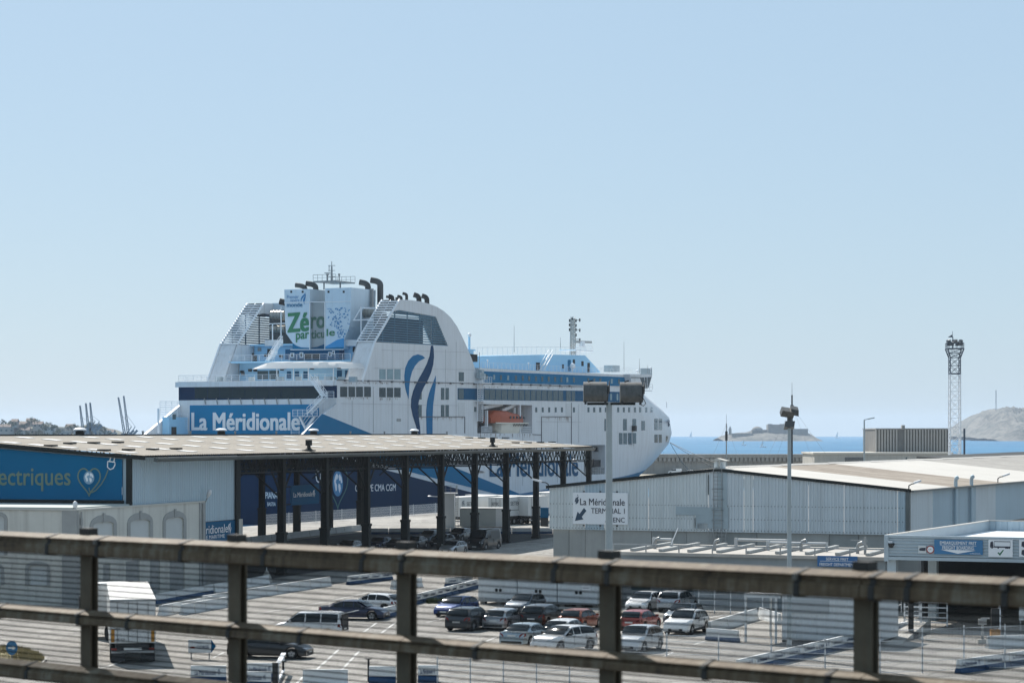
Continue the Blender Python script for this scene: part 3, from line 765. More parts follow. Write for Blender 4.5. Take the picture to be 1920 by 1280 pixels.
# zigzag stairs at the starboard corner
b=MB()
def stair(p,q,wv):
    p,q,wv=Vector(p),Vector(q),Vector(wv)
    for e in (Vector((0,0,0)),wv):
        b.bar(p+e,q+e,0.12,0.22)
        for hh in (0.5,1.0): b.bar(p+e+Z*hh,q+e+Z*hh,0.07)
        for k in range(5): c=(p+e).lerp(q+e,k/4); b.bar(c,c+Z,0.06)
    for k in range(1,10): c=p.lerp(q,k/10); b.obox(c+wv/2,wv/2,(q-p).normalized()*0.12,(0,0,0.02))
stair(Tp(590,713,-1),Tp(612,744,-1),(-1.4,0,0)); stair(Tp(613,746,-1),Tp(583,776,-1),(-1.4,0,0))
def platform(x0,x1,y):
    a_=Tp(x0,y,-1.6); c_=Tp(x1,y,-1.6); b.box(-2.6,-0.2,min(a_.y,c_.y),max(a_.y,c_.y),a_.z-0.08,a_.z)
    rail_geo(b,[Vector((-2.5,a_.y,a_.z)),Vector((-2.5,c_.y,c_.z))],1.1,0.9,4)
platform(608,631,746); platform(554,600,780); platform(551,566,815)
for k in range(6):
    p=Tp(560+k*4,792+k*3,-1.5); b.bar(p,p+Vector((0.3,-1.2,1.6)),0.07)
b.bar(Tp(562,781,-1.5),Tp(574,805,-1.5),0.35); b.bar(Tp(590,781,-1.5),Tp(574,805,-1.5),0.35)
b.build('stern_stairs',M['rail'],ferry)
b=MB()
stair(Tp(508,674,sB),Tp(530,640,sB),(-0.9,0,0)); stair(Tp(502,688,sB-1),Tp(520,660,sB-1),(-0.9,0,0)); b.build('sun_deck_stairs',M['rail'],ferry)
# ---- side fins of the funnel block with louvres
Rz=[(679,712.5),(703,640),(749,561.5),(770,562.5),(787,565),(803,569),(818,574.5),(832,583),(845,595),(857,612),(867,632),(876,652),(884,671),(891,692),(897,718)]
louv=[(703.5,641),(736,584),(748,581),(817,593.5),(840,648.5)]
side=[Sp(*p) for p in Rz]; hole=[Sp(*p) for p in louv]
side[0].z=zA+0.05; side[-1].z=zA+0.05
FT=3.6
def fin(mirror):
    my=(lambda p:Vector((p.x,BW-p.y,p.z))) if mirror else (lambda p:Vector(p))
    th=Vector((0,-0.25,0)) if mirror else Vector((0,0.25,0))
    b=MB()
    b.holed([my(p)+(out*0.02 if not mirror else -out*0.02) for p in side],[[my(p)+(out*0.02 if not mirror else -out*0.02) for p in hole]],th)
    sg=-1 if mirror else 1
    y0=my(side[0]).y
    inner=[Vector((p.x,y0+sg*FT,p.z)) for p in side]; outer=[Vector((p.x,y0,p.z)) for p in side]
    n=len(side)
    # rounded forward/top skin from the slat top to the front, and the solid lower aft face
    for i in range(2,n-1): b.add([outer[i],outer[i+1],inner[i+1],inner[i]],[(0,1,2,3)])
    b.add([outer[0],outer[1],inner[1],inner[0]],[(0,1,2,3)])
    b.holed(inner,[[Vector((p.x,y0+sg*FT,p.z)) for p in hole]],-th)
    f=b.build('funnel_fin',M['ship_white'],ferry,smooth=40,recalc=True)
    # frame bars of the open aft face and its slats
    b=MB()
    for yy in (y0+sg*0.02,y0+sg*FT*0.5,y0+sg*FT):
        b.bar(Vector((outer[1].x,yy,outer[1].z)),Vector((outer[2].x,yy,outer[2].z)),0.28 if yy!=y0+sg*FT*0.5 else 0.12)
    b.bar(outer[0]+Vector((-.05,0,0)),outer[1]+Vector((-.05,0,0)),0.3)
    b.build('slat_frame',M['rail'],f)
    for k in range(17):
        c=outer[1].lerp(outer[2],(k+0.2)/17.0)
        MB().box(c.x-0.45,c.x+0.15,min(y0,y0+sg*FT),max(y0,y0+sg*FT),c.z-0.10,c.z+0.10).build('slat',M['rail'],f)
    # louvre blades in the side opening
    hz=[p.z for p in hole]; z0,z1_=min(hz),max(hz); xs=lambda z:None
    def span(z):
        X=[]
        for a,c in zip(hole,hole[1:]+hole[:1]):
            if (a.z-z)*(c.z-z)<0: X.append(a.x+(c.x-a.x)*(z-a.z)/(c.z-a.z))
        return (min(X),max(X)) if len(X)>1 else None
    for k in range(14):
        zz=z0+(z1_-z0)*(k+0.6)/14.2; sp_=span(zz)
        if not sp_: continue
        ya,yb=sorted((y0+sg*0.05,y0+sg*0.35))
        MB().box(sp_[0],sp_[1],ya,yb,zz-0.12,zz+0.12).build('louvre_blade',mat('louvre_blue',(0.07,0.17,0.25),0.5,var=0.1),f)
    for u in (0.12,0.28,0.45,0.62,0.8):
        x=hole[0].x+(hole[-1].x-hole[0].x)*u
        ztop=max(z for z in [z0+(z1_-z0)*i/40 for i in range(41)] if span(z) and span(z)[0]<=x<=span(z)[1]) if u<1 else z1_
        ya,yb=sorted((y0+sg*0.30,y0+sg*0.42)); MB().box(x-0.12,x+0.12,ya,yb,z0,ztop).build('louvre_post',mat('louvre_blue',(0.03,0.10,0.18)),f)
    # machinery casing behind the louvres
    ya,yb=sorted((y0+sg*1.6,y0+sg*(FT-0.3)))
    if not mirror: MB().box(hole[1].x-1,hole[-2].x-2,ya,yb,z0,z1_-1.2).build('machine_casing',mat('casing_blue',(0.006,0.02,0.038),0.6,var=0.3,scale=0.5),f)
    return f
fin(False); fin(True)
# ---- funnel: two white boxes with a grey recess between
sF=17.0
def block(name,pts,depth,m,s=sF):
    P_=[Tp(x,y,s) for x,y in pts]
    return MB().prism(P_,(depth,0,0)).build(name,m,ferry)
FW=mat('funnel_white',(0.58,0.69,0.77),0.5,var=0.05,scale=0.3,streak=1.2,dirt=(0.35,0.34,0.33),dirt_amt=0.25)
block('funnel_box',[(533,543),(581,541.5),(581,654),(549,654),(549,643),(536.5,625),(534.5,600)],9,FW)
block('funnel_box',[(609.5,540.5),(658.5,539),(657,600),(655,612),(645,638),(645,654),(609.5,654)],9,FW)
block('funnel_recess',[(580.5,566),(610,566),(610,654),(580.5,654)],8,mat('funnel_grey',(0.30,0.33,0.34),0.5,var=0.1,scale=0.4),sF+0.5)
for x in (546,567.5,616,644.5):
    panel_stern('vent_hole',rect(x-1.6,545,x+1.8,549),M['soot'],s=sF)
b=MB()
for seg in ([(533.6,567.5),(581,566.5)],[(609.5,566),(657.5,565)],[(609.5,566),(609.5,655)],[(545,655.5),(645,655)],[(581,566),(581,655)],[(581,566),(610,566)]):
    p,q=[Tp(x,y,sF)+aft*0.06 for x,y in seg]; b.bar(p,q,0.14)
b.build('funnel_seam',M['print_white'],ferry)
# waves of blue at the funnel's foot
panel_stern('wave_paint',[(549,643),(556,648),(565,651),(581,652),(581,654.5),(549,654.5)],M['ship_blue'],s=sF,off=0.05)
panel_stern('wave_paint',[(609.5,652.8),(622,651.5),(634,650.5),(645,651),(645,654.5),(609.5,654.5)],M['ship_blue'],s=sF,off=0.07)
panel_stern('wave_paint',[(609.5,650),(620,644),(632,637),(645,633.5),(645,651),(609.5,652.5)],mat('wave_sky',(0.03,0.30,0.62),0.5,var=0.02),s=sF,off=0.05)
panel_stern('wave_paint',[(581,652),(595,650),(609.5,644.5),(609.5,654.5),(581,654.5)],M['ship_mid'],s=sF+0.5,off=0.05)
LB=mat('letter_blue',(0.03,0.20,0.42),0.5,var=0)
def slant(name,body,x0,y0,x1,y1,rise,m,s=sF,off=0.08,bold=0.02):
    q0=Tp(x0,y1,s); q1=Tp(x1,y1-rise,s); q2=Tp(x0,y0,s)
    return MB().text(body,q0+aft*off,q1-q0,q2-q0,bold).build(name,m,ferry)
slant('funnel_lettering','Premier',538.5,553.5,560.5,560,0.6,LB,bold=0.0)
slant('funnel_lettering','navire',544.5,560.5,561.5,565.8,0.5,LB,bold=0.0)
slant('funnel_lettering','monde',538.5,568,567,575.5,0.6,M['ship_blue'])
slant('funnel_lettering','Zé',540.5,588,578.5,623,3.0,M['green'],bold=0.03)
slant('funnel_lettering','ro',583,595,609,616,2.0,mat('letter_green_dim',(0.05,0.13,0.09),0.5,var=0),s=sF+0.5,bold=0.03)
slant('funnel_lettering','par',555.5,625,579.5,641.5,2.0,M['green'])
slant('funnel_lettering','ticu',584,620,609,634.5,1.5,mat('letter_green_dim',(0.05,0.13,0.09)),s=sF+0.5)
slant('funnel_lettering','le',613,617,628,630,1.2,M['green'])
for pts in ([(573,549),(570,552),(566,556),(564,561),(564.5,566),(566,561),(569,557),(572.5,553)],[(571,570),(571.5,564),(573,558),(573.5,552),(571.5,556),(568.5,561),(568.5,566)]):
    panel_stern('company_mark',pts,LB,s=sF,off=0.07)
rnd=random.Random(21); b=MB()
for k in range(150):
    x=613+rnd.random()*43; y=577+rnd.random()*55
    if rnd.random()<.55*abs((x-634)/22): continue
    if 592<y and x<630 and y>612: continue
    p=Tp(x,y,sF)+aft*(.06+.0004*k); a_=rnd.choice((0.5,1.0,.3)); e1=Vector((0,-.12*a_-.04,.06*rnd.choice((-1,0,1)))); e2=Vector((0,.02,.10)); b.poly([p-e1-e2,p+e1-e2,p+e1+e2,p-e1+e2])
b.build('confetti_print',mat('confetti_blue',(0.03,0.22,0.45),.5,var=.3,scale=3),ferry,kind='stuff')
# exhaust horns
def horn(x,y0,x1,y1,rpx,s,name='exhaust_horn',bend=1.0,m='soot'):
    base=Tp(x1,y1,s); r=rpx/10.3
    tp=Tp(x1,y0,s); pts=[base,Vector((base.x,base.y,tp.z-r*1.6))]
    mouth=Tp(x,y0,s)
    for k in range(1,7):
        a=math.pi/2*k/6*0.85
        pts.append(Vector((base.x-r*0.9*(1-math.cos(a))*bend, base.y+(mouth.y-base.y)*(1-math.cos(a)), tp.z-r*1.6+r*1.5*math.sin(a))))
    d=(pts[-1]-pts[-2]).normalized(); pts.append(pts[-1]+d*r*0.9)
    hb=MB().hose(pts,[r]*len(pts),14).build(name,M[m],ferry,smooth=50)
    return hb
HM='soot'
M['horn']=mat('horn_grey',(0.05,0.055,0.055),0.45,0.2,var=0.35,scale=0.6)
horn(556,534,572,545,4.6,sF+3,m='horn'); horn(577,531,592,545,5.2,sF+4,m='horn')
horn(678,529,690,575,5.6,sF+8,m='horn'); horn(699,525,713,575,5.8,sF+9,m='horn')
horn(529,565,540,572,6,sF+7); 
for x,y,r_ in ((729,556,2.6),(734,554,3.0),(746,559,2.2),(750,555,2.6),(760,550,2.8),(783,553,5.0),(798,555,4.8)):
    horn(x-3,y,x+2.5,y+18 if x<770 else y+22,r_,32 if x<770 else 40)
for x0,x1 in ((666,672),(697,703)):
    MB().bar(Tp(x0,541,sF+7),Tp(x0,575,sF+7),0.5).build('exhaust_stay',M['steel'],ferry)
# fat ducts beside the funnel
for (x0,y0,x1,y1,r_) in ((510,591,535,591,9.5),(680,587,705,587,8.0),(508,617,536,617,7)):
    a_=Tp(x0,y0,sF+5); c_=Tp(x1,y1,sF+5); r_=r_/10.3; b=MB()
    n=8
    for k in range(n):
        b.tube(a_.lerp(c_,k/n),a_.lerp(c_,(k+0.88)/n),r_ if k%2 else r_*0.94,n=14)
    b.build('exhaust_duct',M['duct'],ferry,smooth=40)
MB().box(sF+7,sF+14,Tp(690,600,sF+7).y,Tp(505,600,sF+7).y,zC,Tp(600,585,sF+7).z).build('engine_casing',mat('casing_dark',(0.10,0.115,0.12),0.7,var=0.3,scale=0.4),ferry)
MB().box(sF+9,sF+20,Tp(540,600,sF+9).y,BW-3.4,zC,Tp(520,568,sF+9).z).build('casing_wall',FW,ferry)
b=MB()
for (x0,y0,x1,y1) in ((677,575,677,638),(662,600,700,599),(664,599,677,577),(677,577,705,578),(505,607,537,606),(511,606,511,640),(527,575,527,640)):
    MB().bar(Tp(x0,y0,sF-1),Tp(x1,y1,sF-1),0.16).build('frame_pipe',M['rail'],ferry)
# mast on the funnel with its platform
fm=MB(); pl=Tp(620,528,sF+4)
fm.box(sF+1,sF+8,pl.y-2.8,pl.y+1.9,pl.z-0.25,pl.z); rail_geo(fm,[(sF+1,pl.y-2.8,pl.z),(sF+1,pl.y+1.9,pl.z)],1.1,0.9,2)
rail_geo(fm,[(sF+8,pl.y-2.8,pl.z),(sF+8,pl.y+1.9,pl.z)],1.1,0.9,2)
for yy in (-2,1.4): fm.bar((sF+4,pl.y+yy,pl.z-1.4),(sF+4,pl.y+yy,pl.z),0.2)
fmo=fm.build('mast_platform',M['steel'],ferry)
b=MB(); mz=Tp(622,490,sF+4).z; my=Tp(622,510,sF+4).y
b.tube((sF+4,my,pl.z),(sF+4,my,mz-0.9),0.22,0.15); b.tube((sF+4,my,mz-.9),(sF+4,my,mz),0.07)
for zz in (0.9,2.0,2.9): b.bar((sF+4,my-0.7,pl.z+zz),(sF+4,my+0.7,pl.z+zz),0.1)
b.bar((sF+4,my+0.55,pl.z+1.9),(sF+4,my+0.55,pl.z+3.0),0.1); y2=Tp(614,510,sF+4).y
b.tube((sF+4,y2,pl.z),(sF+4,y2,pl.z+1.4),0.13); b.bar((sF+4,y2-.6,pl.z+1.6),(sF+4,y2+.6,pl.z+1.6),0.14); b.lathe([(0.3,0),(0.3,0.25)],(sF+4,y2,pl.z+1.2),8)
y3=Tp(636,510,sF+4).y; b.tube((sF+4,y3,pl.z),(sF+4,y3,pl.z+1.2),0.1); b.tube((sF+4,y3,pl.z+1.0),(sF+4,y3,pl.z+1.4),0.2)
b.build('signal_mast',M['steel'],ferry)
# ---- forward house
prof=[(893,719.5),(1186,725),(1184,703),(900,689.5)]
MB().prism([Sp(*p)+out*0.0 for p in prof],(0,BW,0)).build('cabin_block',M['ship_white'],ferry)
bb=panel_side('blue_band',[(907,695.8),(1182,707.3),(1185,724),(1092,722),(907,716.6)],mat('band_blue',(0.001,0.15,0.31),0.6,spec=.15,var=0.04,scale=0.3),off=0.06)
for x in (368,423,475,528,587,638,686,737,785,833,881,928,972,1022,1130,1175,1220,1305,1360):
    cx,cy=z4(x,507+(x-368)*0.033)
    panel_side('window',rect(cx-1.7,cy-4.5,cx+1.7,cy+4.5),M['grey_glass'] if x%3 else M['teal_glass'],off=0.10)
wb=panel_side('window_band',[(858,727.3),(1092,732.3),(1192,735.5),(1192,755),(1092,752),(858,749)],M['ship_mid'],off=0.06)
for x0,x1 in ((155,195),(350,386),(390,430),(435,475),(480,520),(525,562),(568,606),(612,649),(655,692),(698,734),(740,776),(781,818),(823,860),(866,901),(906,940),(965,998),(1005,1030)):
    a_=z4(x0,0)[0]; c_=z4(x1,0)[0]; dy=(a_-858)*0.0185
    panel_side('window',rect(a_,728.8+dy,c_,747.6+dy),M['grey_glass'],off=0.10)
for x in (1145,1157): panel_side('window',rect(x-1.5,738,x+1.5,750),M['teal_glass'],off=0.10)
# after side windows
for (x0,y0,x1,y1,m) in [(a,558,c,660,'black_glass') for a,c in ((415,484),(498,562),(575,640),(655,720))]+[(a,568,c,663,'black_glass') for a,c in ((806,868),(882,942),(955,1017))]+[(a,383,c,485,'teal_glass') for a,c in ((806,868),(882,942),(955,1017))]+[(1423,570,1455,688,'grey_glass'),(1468,570,1500,688,'grey_glass'),(1423,740,1455,857,'grey_glass'),(1468,740,1500,857,'grey_glass'),(1197,740,1228,857,'grey_glass'),(1197,600,1228,685,'grey_glass'),(1600,413,1650,503,'grey_glass'),(980,877,1020,905,'steel'),(1755,760,1775,808,'grey_glass')]:
    a_=z3(x0,y0); c_=z3(x1,y1)
    panel_side('window' if 'glass' in m else 'vent',[(a_[0],a_[1]),(c_[0],a_[1]+.15),(c_[0],c_[1]+.15),(a_[0],c_[1])],M[m],off=0.06)
# seams, rubbing line and shell doors
b=MB()
for seg in ([(631,712),(897,719)],[(900,719),(1092,724.5)],[(784,781),(870,781)],[(871,781),(871,812)],[(1015,781),(1071,781)],[(1015,781),(1015,845)],[(1071,755),(1071,845)],[(998,814),(1015,815)]):
    b.bar(Sp(*seg[0])+out*0.06,Sp(*seg[1])+out*0.06,0.12)
b.build('hull_seam',mat('seam_grey',(0.10,0.10,0.11),0.6,var=0.2),ferry)
for pts in ([(859,754),(871,754),(871,780.5),(859,780.5)],[(1061,756),(1071,756),(1071,780.5),(1061,780.5)]):
    panel_side('pilot_door',pts,mat('door_grey',(0.62,0.63,0.63),0.5,var=0.08),off=0.05)
b=MB()
for x in list(range(646,890,22))+list(range(905,1085,18)):
    yy=713+(x-646)*0.027 if x<897 else 719+(x-897)*0.027
    b.obox(Sp(x,yy)+out*0.12,(0.25,0,0),(0,0.12,0),(0,0,0.15))
b.build('rubbing_bracket',mat('seam_grey',(0.10,0.10,0.11)),ferry)
b=MB()
for x,ya,yb in ((700,725,811),(735,640,815),(765,728,812),(855,640,812),(942,818,905),(980,812,910),(1045,782,905),(1085,757,830),(808,600,640),(835,655,725),(660,750,800)):
    b.bar(Sp(x,ya)+out*0.03,Sp(x,yb)+out*0.03,0.05)
for seg in ([(640,756),(858,760)],[(700,690),(890,693)],[(715,656),(875,660)],[(1005,790),(1090,791)]): b.bar(Sp(*seg[0])+out*0.03,Sp(*seg[1])+out*0.03,0.05)
b.build('plate_seam',mat('plate_line',(0.42,0.42,0.43),0.6,var=0.2),ferry,kind='stuff')
rust=mat('rust_run',(0.22,0.15,0.10),0.8,var=0.3,scale=1.5); b=MB(); rnd=random.Random(4)
for x0,x1,y,ln in ((1017,1069,782,9),(786,868,782,6),(896,996,813,6),(712,750,746,5),(640,694,745,4),(905,1085,725,3),(640,890,717,3),(1180,1195,832,8)):
    for k in range(int((x1-x0)/4)+2):
        x=x0+rnd.random()*(x1-x0); l=ln*(.3+rnd.random())
        if x>1100: p,q=on_hull(x,y,.03),on_hull(x,y+l,.03)
        else: p,q=Sp(x,y)+out*0.03,Sp(x,y+l)+out*0.03
        wv=Vector((.05+.05*rnd.random(),0,0)); b.poly([p-wv,p+wv,q+wv*.2,q-wv*.2])
b.build('rust_runs',rust,ferry,kind='stuff')
# windows of the forward hull, on its curve
for x in (741,790,838,887,934,1024,1133,1176,1221,1264,1356,1398,1438,1482,1521,1566,1607):
    cx,cy=z4(x,752)
    q=[on_hull(cx-1.7,cy-4.6),on_hull(cx+1.7,cy-4.6),on_hull(cx+1.7,cy+4.6),on_hull(cx-1.7,cy+4.6)]
    MB().prism(q,(0.02,0.04,0)).build('window',M['grey_glass'],ferry)
for (x0,y0,x1,y1) in ((1253,820,1272,910),(1393,820,1420,907),(1463,820,1490,907),(1530,835,1556,905),(1628,817,1652,903),(1660,817,1685,903),(1362,925,1388,1010),(1395,925,1422,1010),(1430,925,1457,1010),(1463,925,1490,1005),(1628,937,1652,998),(1660,937,1682,998),(1713,948,1730,995)):
    a_=z4(x0,y0); c_=z4(x1,y1)
    q=[on_hull(*a_),on_hull(c_[0],a_[1]),on_hull(*c_),on_hull(a_[0],c_[1])]
    MB().prism(q,(0.02,0.04,0)).build('window',M['grey_glass'] if x0<1425 or x0>1460 else M['black_glass'],ferry)
b=MB()
pts=[(1738,825),(1744,835),(1736,850),(1742,862),(1735,880),(1729,872),(1735,858),(1728,846)]
b.poly([on_hull(*z4(*p),off=0.08) for p in pts]); b.build('bow_emblem',M['ship_navy'],ferry)
# light blue house above, its rails, doors and stairs
hp=[(880,697),(1127,698.5),(1097,666),(1032,664.5),(885,667.5)]
MB().prism([Sp(x,y,3.0) for x,y in hp],(0,BW-6,0)).build('wheelhouse_block',M['ship_sky'],ferry)
b=MB(); rail_geo(b,[Sp(885,667,3.2),Sp(1032,664.5,3.2),Sp(1097,666,3.2)],1.6,2.2,1,0.03)
rail_geo(b,[Sp(902,689.5,.3),Sp(1182,702.5,.3)],1.1,1.8,3,0.025); rail_geo(b,[Sp(1128,697,8),Sp(1215,703,8)],1.3,2.2,3,0.025)
b.build('railing',M['rail'],ferry)
for x0,y0,x1,y1,m in ((935,412,948,443,'dark'),(978,378,1000,462,'ship_blue'),(1016,375,1031,408,'dark'),(1080,388,1096,424,'dark'),(1125,400,1143,470,'dark'),(740,398,768,455,'dark')):
    a_=z4(x0,y0); c_=z4(x1,y1); panel_side('door',rect(a_[0],a_[1],c_[0],c_[1]),M[m],t=3.0)
b=MB()
p0=Sp(*z4(768,455),2.2); p1=Sp(*z4(835,340),2.2)
for e in (0,0.9):
    b.bar(p0+Vector((0,-e,0)),p1+Vector((0,-e,0)),0.15); b.bar(p0+Vector((0,-e,1)),p1+Vector((0,-e,1)),0.08)
for k in range(12): c=p0.lerp(p1,k/12); b.box(c.x-.1,c.x+.1,c.y-.9,c.y,c.z,c.z+.05)
b.build('stairs',M['rail'],ferry)
def dome(name,px,py,rpx,t,stem=1.0):
    p=Sp(px,py,t); r=rpx/8.6
    bd=MB().lathe([(r*math.cos(a),r*math.sin(a)) for a in [math.pi*(k/10-0.5)*0.98 for k in range(11)]],p,14)
    bd.tube(p-Z*(r+stem),p-Z*r*0.8,r*0.3); return bd.build(name,M['rail'],ferry,smooth=60)
dome('satellite_dome',880,628,3.4,2.5,1.5); dome('satellite_dome',1073.5,686,5.2,1.5,0.6); dome('satellite_dome',1195.5,696,3.4,6,0.4); dome('satellite_dome',1220,690,2.2,1,1.0); dome('satellite_dome',914,676,1.6,1.5,1.2); dome('satellite_dome',991,681,1.6,1.5,1.0)
b=MB(); p=Sp(880,655,2.5); b.tube(p,p+Z*2.6,0.22); b.box(p.x-.8,p.x+.8,p.y-.5,p.y+2,p.z-2.0,p.z)
b.build('dome_pedestal',M['ship_sky'],ferry)
MB().box(Sp(885,675,1).x-1.5,Sp(891,675,1).x,0.5,3,Sp(885,678,1).z,Sp(885,664,1).z).build('fan_box',M['dark'],ferry)
for px,py0,py1,t in ((964,660,610,6),(1051,655,632,6),(1170,697,640,4),(1214,700,684,1),(1199,700,672,5)):
    p=Sp(px,py0,t); q=Sp(px,py1,t); MB().tube(p,q,0.07,0.03).build('whip_aerial',M['steel'],ferry)
# main mast with yards, lights and radar
mp=Sp(1074,662,BW*0.42); mb_=MB(); sc8=1/8.5
def mz(y): return Sp(1074,y,BW*0.42).z
for dx,dy in ((-.45,-.45),(.45,-.45),(.45,.45),(-.45,.45)): mb_.bar((mp.x+dx,mp.y+dy,mz(668)),(mp.x+dx*.7,mp.y+dy*.7,mz(597)),0.21)
k=0
for y in range(664,598,-5):
    mb_.bar((mp.x-.4,mp.y-.4,mz(y)),(mp.x+.4,mp.y-.4,mz(y-5)),0.09); mb_.bar((mp.x+.4,mp.y+.4,mz(y)),(mp.x-.4,mp.y+.4,mz(y-5)),0.09)
    mb_.bar((mp.x-.4,mp.y+.4,mz(y)),(mp.x-.4,mp.y-.4,mz(y-5)),0.09)
mast_m=mat('mast_pale',(.34,.35,.34),.6,var=.1)
mast=mb_.build('main_mast',mast_m,ferry)
b=MB()
for y,l0,l1 in ((600,-6,14),(609,-6,7),(618,-6,14),(627,-4,7),(636,-3,14)):
    a_=Sp(1074+l0,y,mp.y); c_=Sp(1074+l1,y,mp.y); b.bar(a_,c_,0.16)
b.build('yard',mast_m,mast)
b=MB()
for x,y in ((1068,601),(1073,597),(1080,601),(1087,600),(1068,609),(1080,610),(1068,618),(1080,618),(1087,619),(1080,628),(1087,637)):
    p=Sp(x,y,mp.y); b.tube(p-Z*0.33,p+Z*0.33,0.17)
b.build('signal_light',M['soot'],mast)
b=MB(); p=Sp(1078,640.5,mp.y-1); q=Sp(1109,641.5,mp.y-1); b.bar(p,q,0.25,0.5); b.bar(Sp(1091,650,mp.y-1),Sp(1091,642,mp.y-1),0.3)
b.build('radar_scanner',mast_m,mast)
b=MB(); p=Sp(1064,655,mp.y); q=Sp(1096,655,mp.y); b.box(p.x,q.x,mp.y-2,mp.y+2,p.z-0.25,p.z); rail_geo(b,[(p.x,mp.y-2,p.z),(q.x,mp.y-2,p.z)],1.0,1.2,2)
b.lathe([(0.6,0),(1.6,1.2)],(Sp(1080,666,mp.y).x,mp.y,Sp(1080,666,mp.y).z),10); b.obox(Sp(1091,645,mp.y-1.2),(0.7,0,0),(0,0.4,0),(0,0,0.6))
b.build('mast_platform',M['rail'],mast)
# bridge with its overhanging wing
wg=[(1181,701),(1223,701.5),(1222.5,706),(1216,727.5),(1204,731),(1186,728)]
brg=MB().prism([Sp(x,y,-1.5) for x,y in wg],(0,BW+3,0)).build('bridge_wing',M['ship_white'],ferry)
def bp(pts,name,m,parent=brg):
    return MB().prism([Sp(x,y,-1.5)+out*0.06 for x,y in pts],(0,0.05,0)).build(name,m,parent)
bp([(1200,707.5),(1221,706.5),(1215.5,726),(1206,727.5)],'bridge_window',M['black_glass'])
for a_,c_ in (((1206.5,707),(1209.5,727)),((1212,707),(1212.5,726.5))):
    MB().bar(Sp(*a_,-1.5)+out*0.12,Sp(*c_,-1.5)+out*0.12,0.14).build('window_bar',M['rail'],brg)
bp([(1183,706),(1200,706.5),(1204,709),(1183,709)],'soffit',mat('soffit_grey',(0.30,0.31,0.32),0.6))
p0=Sp(1223,704,-1.5); p1=Sp(1216,727,-1.5)
MB().prism([p0+Vector((0.06,0.3,-.6)),p1+Vector((0.06,0.3,0.5)),p1+Vector((0.06,BW+2,0.5)),p0+Vector((0.06,BW+2,-.6))],(0.03,0,0)).build('bridge_window',M['black_glass'],brg)
b=MB(); a_=Sp(1203,731,-1.5); c_=Sp(1223,730,-1.5); rail_geo(b,[a_,c_,c_+Vector((0,4,0))],1.2,1.3,2,0.04); b.box(a_.x,c_.x,-1.5,3,a_.z-.15,a_.z); b.build('wing_gallery',M['rail'],brg)
b=MB()
for x,y in ((1211,702),(1143,697),(1150,697)): 
    p=Sp(x,y,4); b.box(p.x-0.8,p.x+1.2,3,5,p.z,p.z+1.4)
b.build('deck_locker',mat('deck_box',(0.35,0.42,0.45)),ferry)
# pilot lift ladder tower amidships
b=MB()
for x in (895.5,905.5):
    b.bar(Sp(x,717,-0.6),Sp(x,790,-0.6),0.12)
for k in range(19):
    y=717+k*3.9; b.bar(Sp(895.5,y,-0.6),Sp(905.5,y,-0.6),0.08); b.bar(Sp(895.5,y,-0.6),Sp(905.5,y+3.9,-0.6),0.06)
p=Sp(891,717,-.3); q=Sp(909,718.5,-.3); b.box(p.x,q.x,-1.8,0,p.z-.15,p.z); rail_geo(b,[(p.x,-1.8,p.z),(q.x,-1.8,p.z)],1.1,0.9)
p=Sp(892,751,-.3); b.box(p.x,q.x,-1.5,0,p.z-.15,p.z)
lad=b.build('side_ladder',M['rail'],ferry)
b=MB(); 
for x,y in ((899,704),(905,706),(902,699)): b.obox(Sp(x,y,-0.8),(0.5,0,0),(0,0.4,0),(0,0,0.6))
b.tube(Sp(899,690,-.8),Sp(899,660,-.8),0.06); b.build('searchlight',mat('deck_box',(0.35,0.42,0.45)),ferry)
# bow details: rail stub, anchor pocket fittings
b=MB(); p=on_hull(1250,764); b.bar(p,p+Z*1.3,0.1); b.build('bow_staff',M['rail'],ferry)
MB().obox(on_hull(1186,803,0.4),(0.5,0,0),(0,0.4,0),(0,0,0.6)).build('hull_fitting',M['soot'],ferry)
# ---- contents of the openings
b=MB()
cy=(o2[0]+o2[1])/2
b.obox(Sp(1115,868,2.0),(2.2,0,0),(0,0.9,0),(0,0,0.7)); b.tube(Sp(1104,872,2.6),Sp(1124,866,2.6),0.7,n=12)
b.obox(Sp(1118,842,1.5),(0.35,0,0),(0,0.3,0),(0,0,0.5)); b.build('mooring_winch',M['soot'],rec2)
b=MB(); rail_geo(b,[Sp(1098,889,0.3),Sp(1134,889,0.3)],1.4,0.9,3,0.05); b.build('railing',M['steel'],rec2)
panel_side('inner_wall',rect(1110,868,1134,888),M['steel'],rec2,t=3.8,off=0.1)
# ribs, davits, tanks in the lifeboat bay
b=MB()
b.bar(Sp(974,757,0.3),Sp(974,812,0.3),0.45); b.bar(Sp(905,764,1.5),Sp(940,757,1.5),0.7); b.bar(Sp(940,770,1.2),Sp(967,757,1.2),0.6)
b.bar(Sp(912,769,1),Sp(912,800,1),0.5); b.bar(Sp(964,764,1),Sp(964,800,1),0.4)
b.build('davit',M['ship_white'],rec1)
b=MB()
b.obox(Sp(985,797,2.5),(1.2,0,0),(0,1,0),(0,0,0.9)); b.tube(Sp(900,806,2),Sp(910,806,2),0.8,n=12); b.obox(Sp(915,790,4),(1.6,0,0),(0,0.8,0),(0,0,2.5)); b.obox(Sp(992,806,1.2),(0.8,0,0),(0,0.5,0),(0,0,0.9))
b.obox(Sp(930,770,4.6),(5,0,0),(0,0.3,0),(0,0,1.3)); b.build('bay_machinery',mat('machine_grey',(0.16,0.17,0.18),0.6,var=0.4,scale=1.2),rec1)
b=MB(); rail_geo(b,[Sp(903,812,0.2),Sp(922,812,0.2)],1.3,0.5,3,0.05); rail_geo(b,[Sp(978,812,0.2),Sp(997,812,0.2)],1.3,0.5,3,0.05); b.build('railing',M['rail'],rec1)
